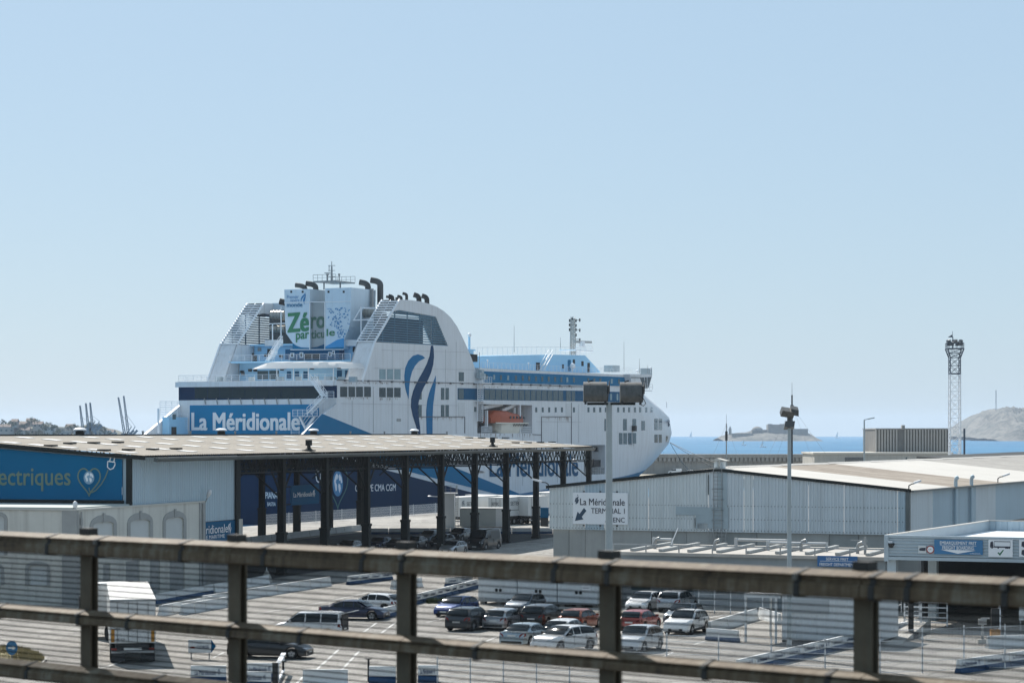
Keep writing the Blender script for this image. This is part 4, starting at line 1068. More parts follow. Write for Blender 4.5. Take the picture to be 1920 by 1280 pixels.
# lifeboat itself: orange cover over a cream hull
lbp=Mw@Sp(944,793,1.6)
lifeboat=thing('lifeboat','enclosed lifeboat with orange top and cream hull hanging in the ferry side','lifeboat',lbp,ship_rz)
LL=(Sp(975,793,1.6)-Sp(913,793,1.6)).length
def bl(u,zz,wf,prof):
    return None
def boat_loft(sections,name,m,n=12):
    # sections: (u, half width, z bottom, z top)
    b=MB(); 
    for (u,hw,z0,z1,e) in sections:
        for k in range(n+1):
            a=math.pi*k/n
            b.v.append((u, hw*math.copysign(abs(math.cos(a))**e,math.cos(a)), z0+(z1-z0)*math.sin(a)**e))
    m_=n+1
    for i in range(len(sections)-1):
        for k in range(n): b.f.append((i*m_+k,i*m_+k+1,(i+1)*m_+k+1,(i+1)*m_+k)); b.m.append(0)
    b.f.append(tuple(range(m_))); b.m.append(0); o=(len(sections)-1)*m_; b.f.append(tuple(range(o,o+m_))); b.m.append(0)
    return b.build(name,m,lifeboat,smooth=45,recalc=True)
h=LL/2; K=1/8.6*1.0
boat_loft([(-h*.98,0.9,0.0,1.4,.7),(-h*.8,1.5,0,2.5,.6),(-h*.55,1.7,0,2.5,.5),(-h*.1,1.75,0,2.45,.5),(h*.3,1.75,0,2.0,.5),(h*.8,1.5,0,1.8,.6),(h*1.02,0.6,0,1.6,.7)],'cover',M['orange'])
boat_loft([(-h*.6,0.5,0.0,-1.2,.7),(-h*.5,1.4,0,-2.2,.6),(0,1.75,0,-3.0,.6),(h*.5,1.6,0,-2.7,.6),(h*.85,1.2,0,-1.6,.7),(h*1.05,0.4,0,-0.6,.7)],'hull',M['cream'])
MB().box(-h*.95,h*1.02,-1.85,-1.7,-0.12,0.12).build('fender',M['cream'],lifeboat)
for k in range(5):
    MB().box(-h*.1+k*1.5,-h*.1+k*1.5+0.6,-1.83,-1.7,0.9,1.35).build('window',M['black_glass'],lifeboat)
b=MB()
for k in range(9): u=h*.05+k*h*.1; b.path([(u,-1.9,-0.1),(u+h*.05,-1.9,-0.6),(u+h*.1,-1.9,-0.1)],0.05,4)
b.build('grab_line',M['soot'],lifeboat)
# ================================================================== sheds and buildings
class Frame:
    # x runs away from the camera at angle th to the right of the view, y runs to the left
    def __init__(s,p,th):
        s.p=Vector(p); s.rz=math.pi/2-th; s.M=Matrix.Translation(s.p)@Matrix.Rotation(s.rz,4,'Z'); s.I=s.M.inverted(); s.I3=s.I.to_3x3(); s.c=s.I@Vector((0,0,H))
    def S(s,px,py,t=0.0): r=s.I3@ray(px,py); return s.c+r*((t-s.c.y)/r.y)
    def T(s,px,py,x=0.0): r=s.I3@ray(px,py); return s.c+r*((x-s.c.x)/r.x)
    def G(s,px,py,z=0.0): return s.I@gp(px,py,z)
    def W(s,v): return s.M@Vector(v)
def inst(name,data,parent,loc,rot=(0,0,0)):
    o=bpy.data.objects.new(name,data); C.objects.link(o); o.parent=parent; o.location=loc; o.rotation_euler=rot; return o
clad=mat('pale_cladding',(0.60,0.64,0.645),0.45,var=0.07,scale=0.25,streak=1.0,dirt=(0.28,0.29,0.28),dirt_amt=0.4)
clad_b=mat('blue_grey_cladding',(0.40,0.50,0.56),0.45,var=0.06,scale=0.25,streak=1.0,dirt=(0.25,0.28,0.30),dirt_amt=0.3)
steel_d=mat('dark_painted_steel',(0.013,0.017,0.017),0.7,spec=.2,var=0.3,scale=0.8,streak=1.4,dirt=(0.04,0.036,0.03),dirt_amt=0.4)
gutter_m=mat('gutter_grey',(0.09,0.105,0.105),0.55,var=0.3,scale=0.5)
fibre=bpy.data.materials.new('fibre_cement_roof'); fibre.use_nodes=True; N=fibre.node_tree.nodes; Lk=fibre.node_tree.links; pb_=N['Principled BSDF']; pb_.inputs['Roughness'].default_value=.9
tc=N.new('ShaderNodeTexCoord'); n1=nz(0.25,8,.7,(0.35,1.6,1)); n2=nz(3,6,.7)
ma=N.new('ShaderNodeMath'); ma.operation='ADD'; Lk.new(n1.outputs['Fac'],ma.inputs[0]); Lk.new(n2.outputs['Fac'],ma.inputs[1]); mh=N.new('ShaderNodeMath'); mh.operation='MULTIPLY'; mh.inputs[1].default_value=.5; Lk.new(ma.outputs[0],mh.inputs[0])
c1=N.new('ShaderNodeValToRGB'); e=c1.color_ramp.elements; e[0].position=.36; e[0].color=(.19,.165,.135,1); e[1].position=.62; e[1].color=(.34,.30,.245,1); Lk.new(mh.outputs[0],c1.inputs[0]); Lk.new(c1.outputs[0],pb_.inputs['Base Color'])
brownroof=bpy.data.materials.new('stained_brown_roof'); brownroof.use_nodes=True; N=brownroof.node_tree.nodes; Lk=brownroof.node_tree.links; pb_=N['Principled BSDF']; pb_.inputs['Roughness'].default_value=.9
tc=N.new('ShaderNodeTexCoord'); n1=nz(0.5,9,.75,(1.6,0.25,1)); c1=N.new('ShaderNodeValToRGB'); e=c1.color_ramp.elements; e[0].position=.36; e[0].color=(.16,.125,.095,1); e[1].position=.66; e[1].color=(.41,.355,.29,1); Lk.new(n1.outputs['Fac'],c1.inputs[0]); Lk.new(c1.outputs[0],pb_.inputs['Base Color'])
whiteroof=mat('white_roof_sheet',(0.52,0.49,0.44),0.7,var=0.08,scale=0.2,dirt=(0.35,0.31,0.27),dirt_amt=0.35)
def corr(b,p,q,z0,z1f,pitch=0.35,depth=0.06,nrm=(0,-1,0)):
    # folded sheet from p to q (local points on the ground line), top given by z1f(u)
    p,q,nrm=Vector(p),Vector(q),Vector(nrm); L_=(q-p).length; n=max(2,int(L_/pitch)); pts=[]
    for k in range(n):
        for f,o in ((0.0,0),(0.5,0),(0.62,1),(0.88,1)):
            pts.append(((k+f)/n,o))
    pts.append((1.0,0)); lo=[];hi=[]
    for u,o in pts:
        c=p.lerp(q,u)+nrm*depth*o; lo.append(Vector((c.x,c.y,z0))); hi.append(Vector((c.x,c.y,z1f(u))))
    m=len(pts); b.add(lo+hi,[(i,i+1,m+i+1,m+i) for i in range(m-1)]); return b

# ------------------------------------------------------------------ the long open shed on the left
fs=Frame(gp(948.5,1017),R(17))
shed=thing('open_shed','long open-sided quay shed with grey sheet roof, dark columns and blue banner','shed',fs.p,fs.rz)
s0=fs.S(245,900).x; sR=fs.S(1111,860,-1.4).x; tR=19.0
ze=fs.S(948,840,-1.4).z; zr=12.72; zg=fs.S(948,847.5,-1.4).z
sl_=(zr-ze)/(tR+1.4)
def zroof(t): return ze+(t+1.4)*sl_ if t<=tR else zr-(t-tR)*sl_
def roofstrip(name,ta,tb,parent,m):
    # sheet with shallow corrugation running down the slope
    b=MB(); n=int((sR-s0+0.4)/0.45); vs=[]
    for k in range(n*2+1):
        s=s0-0.4+(sR-s0+0.4)*k/(2*n); dz=0.035*(k%2)
        vs+= [Vector((s,ta,zroof(ta)+dz)),Vector((s,tb,zroof(tb)+dz))]
    b.add(vs,[(2*i,2*i+1,2*i+3,2*i+2) for i in range(2*n)]); return b.build(name,m,parent)
roof=roofstrip('roof',-1.4,tR,shed,fibre); roofstrip('roof',tR,2*tR+1.4,shed,fibre)
b=MB(); b.prism([(s0-.4,-1.4,ze-.1),(s0-.4,tR,zr-.1),(s0-.4,2*tR+1.4,ze-.1),(s0-.4,2*tR+1.4,ze-.35),(s0-.4,tR,zr-.35),(s0-.4,-1.4,ze-.35)],(.15,0,0))
b.prism([(sR,-1.4,ze-.05),(sR,tR,zr-.05),(sR,2*tR+1.4,ze-.05),(sR,2*tR+1.4,ze-.4),(sR,tR,zr-.4),(sR,-1.4,ze-.4)],(.12,0,0)); b.build('verge_trim',steel_d,shed)
MB().box(s0-.4,sR,tR-.35,tR+.35,zr+.04,zr+.14).build('ridge_cap',steel_d,shed)
# underside board keeps the sky out between the sheets and purlins
gp_=MB(); gz0,gz1=zg,ze-.06
k=s0+1.2; gm=None
while k<sR-.2:
    e=min(k+6.0,sR)
    if gm is None:
        b=MB(); L6=6.0-.04; b.prism([(0,-1.85,gz1-.12),(0,-1.45,gz1-.12),(0,-1.40,gz0),(0,-1.62,gz0-.05),(0,-1.82,gz0+.15)],(L6,0,0)); o=b.build('gutter',gutter_m,shed); gm=o.data; o.location=(k,0,0)
    else:
        o=inst('gutter',gm,shed,(k,0,0)); 
        if e-k<5.9: o.scale=((e-k)/6,1,1)
    k+=6.0
# translucent roof sheets
cols=[440,528,609,687,760,827,890,949,1005,1056,1104]
colS=[fs.S(x,1000).x for x in cols]
sky_m=mat('translucent_sheet',(0.80,0.79,0.76),0.6,var=0.12,scale=0.5); skd=None
bays=[]; d_=colS[6]-colS[5]
sv=colS[-1]-1.2
while sv>s0: bays.append(sv-4.0); sv-=d_
for bi,sb_ in enumerate(bays):
    for k in range(7):
        t=1.2+k*2.55
        if skd is None:
            b=MB(); b.prism([(-.62,-.7,0),(.62,-.7,0),(.62,.7,1.4*sl_),(-.62,.7,1.4*sl_)],(0,0,.03)); o=b.build('skylight_sheet',sky_m,shed); skd=o.data
        else: o=inst('skylight_sheet',skd,shed,(0,0,0))
        o.location=(sb_+.25*math.sin(bi*3+k),t,zroof(t-.7)+.05)
# roof hatches, ridge ventilators, box ventilators
hd=None
def on_slope(px,py):
    # point of the near roof slope under a pixel
    n=Vector((0,-sl_,1)); r=fs.I3@ray(px,py); p0=Vector((0,-1.4,ze)); return fs.c+r*((p0-fs.c).dot(n)/r.dot(n))
for px,py in ((131,833),(176,832),(221,831),(195,846),(241,845),(286,844),(330,843),(95,837.5),(880,822),(903,822),(926,822),(948,822),(967,831),(990,831),(1013,830.5),(1035,830)):
    p=on_slope(px,py)
    if not(-1<p.y<tR): p.y=min(max(p.y,0),tR-1)
    if hd is None: o=MB().box(-.45,.45,-.4,.4,0,.14).build('roof_hatch',steel_d,shed); hd=o.data
    else: o=inst('roof_hatch',hd,shed,(0,0,0))
    o.location=(p.x,p.y,zroof(p.y)+.04)
vd=None
for px in (150,415,588,777):
    s=fs.S(px,815,tR).x
    if vd is None:
        b=MB(); b.lathe([(.42,0),(.42,.30),(.30,.32),(.30,.42)],(0,0,0),16); o=b.build('ridge_ventilator',steel_d,shed,smooth=40)
        o2=MB().lathe([(.35,.36),(.62,.36),(.60,.47),(.40,.58),(.1,.62)],(0,0,0),18).build('cap',M['ship_white'],o,smooth=40); vd=(o.data,o2.data)
    else:
        o=inst('ridge_ventilator',vd[0],shed,(0,0,0)); inst('cap',vd[1],o,(0,0,0))
    o.location=(s,tR,zr+.14)
kd=None
for px in (68,172,268,357,441,518,657,721,838):
    s=fs.S(px,815,tR).x
    if kd is None: o=MB().lathe([(.1,0),(.1,.2),(.16,.22),(.12,.32)],(0,0,0),8).build('ridge_knob',M['steel'],shed); kd=o.data
    else: o=inst('ridge_knob',kd,shed,(0,0,0))
    o.location=(s,tR,zr+.14)
for px,py in ((579,846),(923.5,838)):
    p=on_slope(px,py); z=zroof(p.y)
    b=MB(); b.box(-.5,.5,-.5,.5,0,.1); b.prism([(-.35,-.35,.1),(.35,-.35,.1),(.35,.35,.1),(-.35,.35,.1)],(0,0,.02)); b.lathe([(.42,.1),(.18,.32),(.18,.5)],(0,0,0),4); b.box(-.24,.24,-.24,.24,.5,1.05)
    o=b.build('roof_outlet',steel_d,shed); o.location=(p.x,p.y,z+.04)
tag(MB().add([fs.W((colS[0],-1,.004)),fs.W((colS[-1]+2,-1,.004)),fs.W((colS[-1]+2,27,.004)),fs.W((colS[0],27,.004))],[(0,1,2,3)]).build('shed_shade_floor',mat('shade_dark_asphalt',(.055,.056,.056),.9,var=.25,scale=.3,spec=.2)),kind='structure')  # asphalt sheet coloured dark to deepen the shade under the roof
# columns, lattice girders and trusses
cd_=None
def column(s,t,w0=.76,w1=.62):
    global cd_
    if cd_ is None:
        b=MB(); zt=ze-.4; hw=w1/2
        b.box(-hw,hw,-hw,-hw+.06,3.9,zt); b.box(-hw,hw,hw-.06,hw,3.9,zt); b.box(-.05,.05,-hw,hw,3.9,zt)
        h0=w0/2; b.box(-h0,h0,-h0,h0,0,3.9); b.box(-h0-.1,h0+.1,-h0-.1,h0+.1,0,.25); b.box(-h0-.06,h0+.06,-h0-.06,h0+.06,3.7,3.95)
        o=b.build('column',steel_d,shed); cd_=o.data
    else: o=inst('column',cd_,shed,(0,0,0))
    o.location=(s,t,0); return o
tb=fs.G(491,1013).y
for i,s in enumerate(colS):
    if i>=0: column(s,0)
sA=fs.S(491,1000,tb).x; sB_=fs.S(675,1000,tb).x; sbk=[sA+(sB_-sA)*k/3 for k in range(-1,4)]
for s in sbk: column(s,tb)
zb_=ze-1.75
dS=colS[6]-colS[5]
def girder_mesh(L_,ht,n):
    b=MB(); b.bar((0,0,0),(L_,0,0),.12); b.bar((0,0,ht),(L_,0,ht),.14)
    for k in range(n):
        u0,u1=L_*k/n,L_*(k+1)/n; b.bar((u0,0,0),((u0+u1)/2,0,ht),.08); b.bar(((u0+u1)/2,0,ht),(u1,0,0),.08)
    return b
g0=None
for i in range(len(colS)-1):
    for t in (0,tb/3,2*tb/3,tb):
        L_=colS[i+1]-colS[i]
        if g0 is None: o=girder_mesh(1.0,1.0,8); 
        if g0 is None:
            b=MB(); n=8
            L0=L_; b=girder_mesh(L0,1.32,9); o=b.build('lattice_girder',steel_d,shed); g0=(o.data,L0)
        else: o=inst('lattice_girder',g0[0],shed,(0,0,0)); o.scale=(L_/g0[1],1,1)
        o.location=(colS[i],t,zb_)
t0_=None
for s in colS[1:]:
    if t0_ is None:
        b=MB(); n=12; tt=tb
        b.bar((0,0,zb_-.25),(0,tt,zb_-.25),.13)
        for k in range(n):
            a,c=tt*k/n,tt*(k+1)/n; m_=(a+c)/2; b.bar((0,a,zroof(a)-.35),(0,c,zroof(c)-.35),.13); b.bar((0,a,zb_-.25),(0,m_,zroof(m_)-.35),.09); b.bar((0,m_,zroof(m_)-.35),(0,c,zb_-.25),.09)
        b.bar((0,.3,7.2),(0,2.6,zb_-.25),.14); b.bar((0,tt-.3,7.2),(0,tt-2.6,zb_-.25),.14)
        b.bar((.3,0,7.4),(2.3,0,zb_),.13); b.bar((-.3,0,7.4),(-2.3,0,zb_),.13)
        o=b.build('roof_truss',steel_d,shed); t0_=o.data
    else: o=inst('roof_truss',t0_,shed,(0,0,0))
    o.location=(s,0,0)
pm=None; t=0.0
while t<2*tR:
    if pm is None: o=MB().box(colS[0],sR-.05,-.06,.06,-.2,-.03).build('purlin',steel_d,shed); pm=o.data
    else: o=inst('purlin',pm,shed,(0,0,0))
    o.location=(0,t,zroof(t)); t+=2.4
# clad part: corrugated side wall, gable wall with the blue banner, dark inside
sw=fs.S(444,900).x
zs=fs.S(414,975).z
wall=MB(); corr(wall,(s0+.05,0,0),(sw,0,0),zs,lambda u:zg+.3,.36,.07,(0,-1,0)); wall.build('corrugated_wall',clad_b,shed)
MB().box(s0+.1,sw,0.1,.4,0,zs+.2).build('base_wall',conc,shed)
MB().box(sw-.12,sw+.25,-.25,.2,zs-.2,zg).build('corner_trim',steel_d,shed)
MB().box(sw-.3,sw+.5,-.35,.3,0,zs).build('corner_plinth',conc_l,shed)
sgn=MB().box(fs.S(383,1000).x-3,sw-.32,-.12,-.02,fs.S(420,1014).z,zs-.05).build('wall_sign',M['ship_mid'],shed)
q0=fs.S(383.5,1001); q1=fs.S(424,998); q2=fs.S(383.5,985)
MB().text('ridionale',q0+Vector((0,-.16,0)),Vector((q1.x-q0.x,0,0)),(0,0,q2.z-q0.z),.0).build('sign_lettering',M['print_white'],sgn)
q0=fs.S(383.5,1010.5); q1=fs.S(418,1008.5); q2=fs.S(383.5,1003.5)
MB().text('E MARITIME',q0+Vector((0,-.16,0)),Vector((q1.x-q0.x,0,0)),(0,0,q2.z-q0.z),.0).build('sign_lettering',M['print_white'],sgn)
def swirl(b,o,ex,ey,nrm):
    # the three strokes of the company mark in a unit square
    for st in ([(.05,.35),(.12,.6),(.3,.82),(.45,.86)],[(.22,.05),(.25,.35),(.5,.6),(.62,.98)],[(.55,.02),(.58,.3),(.78,.55)]):
        b.ribbon([Vector(o)+Vector(ex)*x+Vector(ey)*y for x,y in st],[Vector(ex).length*.05]+[Vector(ex).length*.17]*(len(st)-2)+[Vector(ex).length*.05],nrm,0)
b=MB(); q0=fs.S(424,1000); swirl(b,q0+Vector((0,-.17,0)),Vector((fs.S(432,1000).x-q0.x,0,0)),(0,0,fs.S(424,979).z-q0.z),(0,-1,0)); b.build('company_mark',M['print_white'],sgn)
gw=MB().prism([(s0+.05,.0,0),(s0+.05,2*tR,0),(s0+.05,2*tR,zroof(2*tR)-.1),(s0+.05,tR,zr-.1),(s0+.05,0,zroof(0)-.1)],(.25,0,0)).build('gable_wall',clad_b,shed)
MB().box(s0-.12,s0+.1,-.1,.35,0,ze-.2).build('corner_post',steel_d,shed)
bz=fs.T(100,936,s0).z
t1=.7; bpts=[(s0-.12,t1,bz),(s0-.12,33,bz),(s0-.12,33,zroof(33)-.45),(s0-.12,tR,zr-.45),(s0-.12,t1,zroof(t1)-.45)]
bannr=MB().prism(bpts,(.15,0,0)).build('gable_banner',mat('banner_blue2',(0.002,0.12,0.25),0.7,spec=.1,var=0.08,scale=0.15),shed)
MB().box(s0-.18,s0-.05,t1-.15,33,bz-.25,bz-.02).build('banner_shadow_strip',steel_d,bannr)  # dark strip standing for the shadow below the banner
def gtext(nm,body,x0,y0,x1,y1,m,bold=0.0):
    q0=fs.T(x0,y1,s0-.16); q1=fs.T(x1,y1,s0-.16); q2=fs.T(x0,y0,s0-.16); return MB().text(body,q0,q1-q0,q2-q0,bold).build(nm,m,bannr)
olive=mat('letter_olive',(0.15,0.215,0.155),0.6,var=0.03)
gtext('banner_lettering','électriques',-28,876,132,920,olive,.006)
gc=fs.T(167,898,s0-.17); gx=fs.T(188,898,s0-.17)-gc; gx.z=0; gy=Vector((0,0,fs.T(167,872,s0-.17).z-gc.z))
NV=(-1,0,0)
hp_=[gc+gx*hx*1.0+gy*(hy*1.1-.05) for hx,hy in heart()]
b=MB(); b.ribbon(hp_,.11,NV); b.ribbon([gc+gx*x+gy*y for x,y in [(0,-.6),(.05,-.85),(.25,-.95),(.6,-.8),(1.1,-.35),(1.45,.15),(1.62,.5),(1.7,.7)]],.09,NV,0.01); b.build('heart_emblem',olive,bannr)
b=MB(); b.ribbon([gc+gx*(1.95+x*.36)+gy*(1.05+y*.34) for x,y in [(-.8,.75),(.95,.55),(1,0),(.55,-.75),(-.2,-1),(-.85,-.5),(-.8,.75)]],.09,NV)
b.ribbon([gc+gx*1.83+gy*1.3,gc+gx*1.95+gy*1.65],.09,NV); b.ribbon([gc+gx*2.2+gy*1.25,gc+gx*2.28+gy*1.55],.09,NV); b.build('plug_emblem',M['print_white'],bannr)
gr_=gx.length*.48
b=MB(); b.poly([gc+gx.normalized()*gr_*math.cos(a)+Z*gr_*1.1*math.sin(a)+Vector((-.02,0,.12)) for a in [2*math.pi*k/24 for k in range(24)]]); gl=b.build('globe_emblem',mat('globe_pale',(0.22,0.36,0.48),.6,var=.1),bannr)
b=MB()
for g in globe_polys(): b.poly([gc+gx.normalized()*gr_*x+Z*gr_*1.1*y+Vector((-.03,0,.12)) for x,y in g])
b.build('land',M['print_white'],gl)
b=MB(); b.ribbon([fs.T(229,913,s0-.17),fs.T(229,927,s0-.17)],.04,NV); b.build('small_print',M['print_white'],bannr)
# hanging sign under the roof
q=[fs.S(546.5,910,3),fs.S(598,906,3),fs.S(598,943,3),fs.S(546.5,947,3)]
hs=thing('hanging_sign','blue company sign hung between two columns of the open shed','sign',fs.W(q[3]),fs.rz)
q=[p-Vector(fs.I@fs.W(q[3])) for p in q]
MB().prism([(q[0].x,0,q[0].z),(q[1].x,0,q[0].z),(q[1].x,0,0),(0,0,0)],(0,.12,0)).build('panel',M['ship_mid'],hs)
W_=q[1].x; Hh=q[0].z
MB().text('La Méridionale',(W_*.07,-.02,Hh*.40),(W_*.68,0,0),(0,0,Hh*.24),.008).build('lettering',M['print_white'],hs)
b=MB(); swirl(b,(W_*.76,-.02,Hh*.34),(W_*.12,0,0),(0,0,Hh*.4),(0,-1,0)); b.build('company_mark',M['print_white'],hs)
b=MB(); b.bar((-1.6,.1,.1),(W_+2,.1,.1),.1); b.bar((-1.6,.1,Hh-.1),(W_+2,.1,Hh-.1),.1); b.build('frame',steel_d,hs)
# lamp heads under the roof
lm=None
for px,py,t in ((553,876,tb*.9),(902,884,2),(1078,864,0.5),(1077,861,tb)):
    p=fs.S(px,py,t)
    if lm is None:
        b=MB(); b.lathe([(.05,.1),(.18,.08),(.42,-.02),(.45,-.12),(.2,-.16)],(0,0,0),14); b.bar((0,0,.05),(-1.2,0,-.15),.07); o=b.build('shed_lamp',M['ship_white'],shed,smooth=40); lm=o.data
    else: o=inst('shed_lamp',lm,shed,(0,0,0))
    o.location=p

# ------------------------------------------------------------------ grey hangar on the right
hd_=8.5*F/(1003-Y0)
fh=Frame(((1703-960)*hd_/F,hd_,0),R(24))
hangar=thing('hangar','wide low hangar clad in pale corrugated sheet with a white terminal sign on its gable','hangar',fh.p,fh.rz)
Wd=fh.T(1030,950).y; zc=4.5; zeL=fh.T(1030,911).z; zeR=fh.T(1703,921).z; tr=fh.T(1345,900).y; zrg=fh.T(1345,880.5).z; Lh=128.0
ev=(zeL+zeR)/2
def zgab(t): return ev+(zrg-ev)*(t/tr if t<tr else (Wd-t)/(Wd-tr))
pan=[0,.9,5.5,8.6,13.5,tr-2.4,tr+.8,tr+6.3,tr+10.4,Wd-3.4,Wd]
pan=[t for t in pan]
shade=[clad,clad_b,clad,mat('clad_c',(0.56,0.61,0.635),.45,var=.06,scale=.25,streak=1.,dirt=(.28,.29,.28),dirt_amt=.35)]
for i,(a,c) in enumerate(zip(pan,pan[1:])):
    b=MB(); corr(b,(0,a+.012,0),(0,c-.012,0),zc,lambda u:zgab(a+(c-a)*u)-.12,.30,.085,(-1,0,0)); b.build('cladding_panel',shade[[1,3,3,3,0,3,0,0,1,0][i]],hangar)
b=MB()
for zz in (5.6,6.75,zc+.15):
    t=.15
    while t<Wd:
        if zz<zgab(t)-.3: b.box(-.105,-.08,t-.03,t+.03,zz-.03,zz+.03)
        t+=.3
b.build('fixing_screws',M['soot'],hangar,kind='stuff')
# gable flashing and roof sheets (each run of sheets of one age is a part)
b=MB()
for ta,tb2 in ((-.25,tr),(tr,Wd+.25)):
    za=zgab(0)-.02 if ta<0 else zrg; zb2=zgab(Wd)-.02 if tb2>Wd else zrg
    b.bar((-.14,ta,za+.02),(-.14,tb2,zb2+.02),.14,.26)
b.build('gable_flashing',steel_d,hangar)
rs=[-.2]+[fh.S(x,880,tr).x for x in (1437,1560,1722)]+[Lh]
rm=[whiteroof,brownroof,whiteroof,mat('grey_brown_roof',(.33,.31,.28),.9,var=.25,scale=.4,dirt=(.14,.125,.11),dirt_amt=.5)]
for i in range(4):
    for side in (0,1):
        ta,tb2=(-.35,tr) if side==0 else (tr,Wd+.35)
        za,zb2=(ev-.02,zrg+.1) if side==0 else (zrg+.1,ev-.02)
        n=int((rs[i+1]-rs[i])/.5); vs=[]
        for k in range(2*n+1):
            s=rs[i]+(rs[i+1]-rs[i])*k/(2*n); dz=.03*(k%2)+(.012 if i in(0,2) else 0)
            vs+=[Vector((s,ta,za+dz+.03)),Vector((s,tb2,zb2+dz+.03))]
        MB().add(vs,[(2*j,2*j+1,2*j+3,2*j+2) for j in range(2*n)]).build('roof_sheets',rm[i],hangar)
rc=None; s=0
while s<Lh:
    if rc is None: o=MB().prism([(0,-.35,-.02),(0,0,.12),(0,.35,-.02)],(2.45,0,0)).build('ridge_cap',whiteroof,hangar); rc=o.data
    else: o=inst('ridge_cap',rc,hangar,(0,0,0))
    o.location=(s,tr,zrg+.15+.03*((s*7)%3)/3); s+=2.5
# right side wall, gutters and pipes
k=0; s=0
while s<Lh-.1:
    e=min(s+8,Lh); b=MB(); corr(b,(e-.012,0,0),(s+.012,0,0),zc,lambda u:ev-.1,.34,.05,(0,-1,0)); b.build('cladding_panel',clad_b if k%3 else shade[3],hangar); s=e; k+=1
MB().box(-.1,Lh,-.5,-.2,ev-.12,ev+.0).build('gutter',gutter_m,hangar)
MB().box(-.16,.16,-.16,.16,zc-.05,ev-.1).build('corner_trim',gutter_m,hangar)
for px in (1793,1822.5):
    s=fh.S(px,930,-.35).x; b=MB(); b.hose([(s,-.3,zc-.5),(s,-.3,ev+.5),(s-.05,-.35,ev+.75),(s-.4,-.5,ev+.85),(s-.7,-.6,ev+.8)],.17,10); b.build('vent_pipe',clad_b,hangar,smooth=50)
# concrete base of separate slabs
js=[fh.T(x,1010,.18).y for x in (1067,1098,1222,1262,1288,1345,1419,1480,1555,1610)]
js=sorted([0.0]+js+[Wd-.3])
for i,(a,c) in enumerate(zip(js,js[1:])):
    MB().box(.18-.02*(i%3),.45,a+.02,c-.02,0,zc+.1).build('concrete_slab',mat('slab_%d'%(i%3),[(.30,.31,.30),(.26,.275,.27),(.33,.335,.32)][i%3],.85,var=.12,scale=.4,streak=.9,dirt=(.17,.17,.16),dirt_amt=.4),hangar)
MB().box(.4,Lh,.25,.5,0,zc+.1).build('side_base_wall',conc,hangar)
MB().box(.5,.6,.3,Wd-.3,0,zc+.05).build('back_lining',conc,hangar)
# ladder with cage up the gable, its wall patches and roof vent
pt=fh.T(1347,900); b=MB()
for dx in (-.95,-.45,.45,.95): b.bar((-.35 if abs(dx)>.5 else -.2,pt.y+dx*.85,2.2),(-.35 if abs(dx)>.5 else -.2,pt.y+dx*.85,4.6 if abs(dx)>.5 else zrg+.6),.05)
z=2.3
while z<zrg+.3:
    b.bar((-.2,pt.y-.4,z),(-.2,pt.y+.4,z),.035)
    if z<4.6 : b.bar((-.35,pt.y-.82,z),(-.35,pt.y+.82,z),.04)
    z+=.33
for zz in (5.5,6.4,7.3,8.2): b.path([(-.1,pt.y-.5,zz),(-.6,pt.y-.4,zz),(-.75,pt.y,zz),(-.6,pt.y+.4,zz),(-.1,pt.y+.5,zz)],.025,4)
b.build('caged_ladder',M['steel'],hangar)
for x0,y0,x1,y1,nm in ((1268,951,1366,965,'wall_patch'),(1306,966,1366,990,'wall_patch'),(1347,885,1364,951,'wall_patch'),(1308,980.5,1328,990.5,'wall_patch2')):
    a=fh.T(x0,y1); c=fh.T(x1,y0); MB().box(-.115,-.09,c.y,a.y,a.z,c.z).build('wall_patch',mat('patch_grey',(.33,.40,.43),.5,var=.1,scale=.5) if nm=='wall_patch' else clad,hangar)
b=MB(); a=fh.T(1329,892); b.tube((-.12,a.y,a.z-1.6),(-.12,a.y,a.z+.1),.05); b.build('downpipe',gutter_m,hangar)
b=MB(); a=fh.T(1304,981); b.tube((-.12,a.y,a.z-.4),(-.12,a.y,a.z+.5),.04); b.build('downpipe',gutter_m,hangar)
a=fh.S(1346,881,tr); b=MB(); b.box(.3,.9,tr-.45,tr-.15,zrg,zrg+.7); b.box(.3,.9,tr+.1,tr+.4,zrg,zrg+.75); b.build('vent_stack',clad,hangar)
MB().prism([(.1,tr-.75,zrg+.78),(.1,tr+.7,zrg+.78),(.1,tr+.1,zrg+1.0)],(1.0,0,0)).build('vent_hood',whiteroof,hangar)
# terminal sign
a=fh.T(1075.5,981.5); c=fh.T(1178.5,923.5)
ts=thing('terminal_sign','white terminal direction sign with a dark arrow fixed to the hangar gable','sign',fh.W((-.12,a.y,a.z)),fh.rz)
Wt=a.y-c.y; Ht=c.z-a.z
MB().box(-.06,.0,-Wt,0,0,Ht).build('panel',mat('sign_white',(.74,.76,.78),.4,var=.02),ts)
ink=mat('sign_ink',(0.02,0.025,0.045),.5,var=0)
arrow_m=mat('sign_arrow',(0.018,0.05,0.09),.5,var=0)
def tt(body,x0,y0,x1,y1,bold=0.0):
    return MB().text(body,(-.08,-Wt*x0,Ht*(1-y1)),(0,-Wt*(x1-x0),0),(0,0,Ht*(y1-y0)),bold).build('lettering',ink,ts)
tt('La Méridionale',.135,.19,.945,.40,.006); tt('TERMINAL 1',.335,.49,.945,.655,.004); tt('ARENC',.59,.775,.945,.93,.004)
arr=[(.04,.90),(.09,.61),(.125,.68),(.205,.49),(.25,.575),(.165,.77),(.195,.85)]
MB().prism([(-.085,-Wt*x,Ht*(1-y)) for x,y in arr],(.02,0,0)).build('arrow',arrow_m,ts)
b=MB()
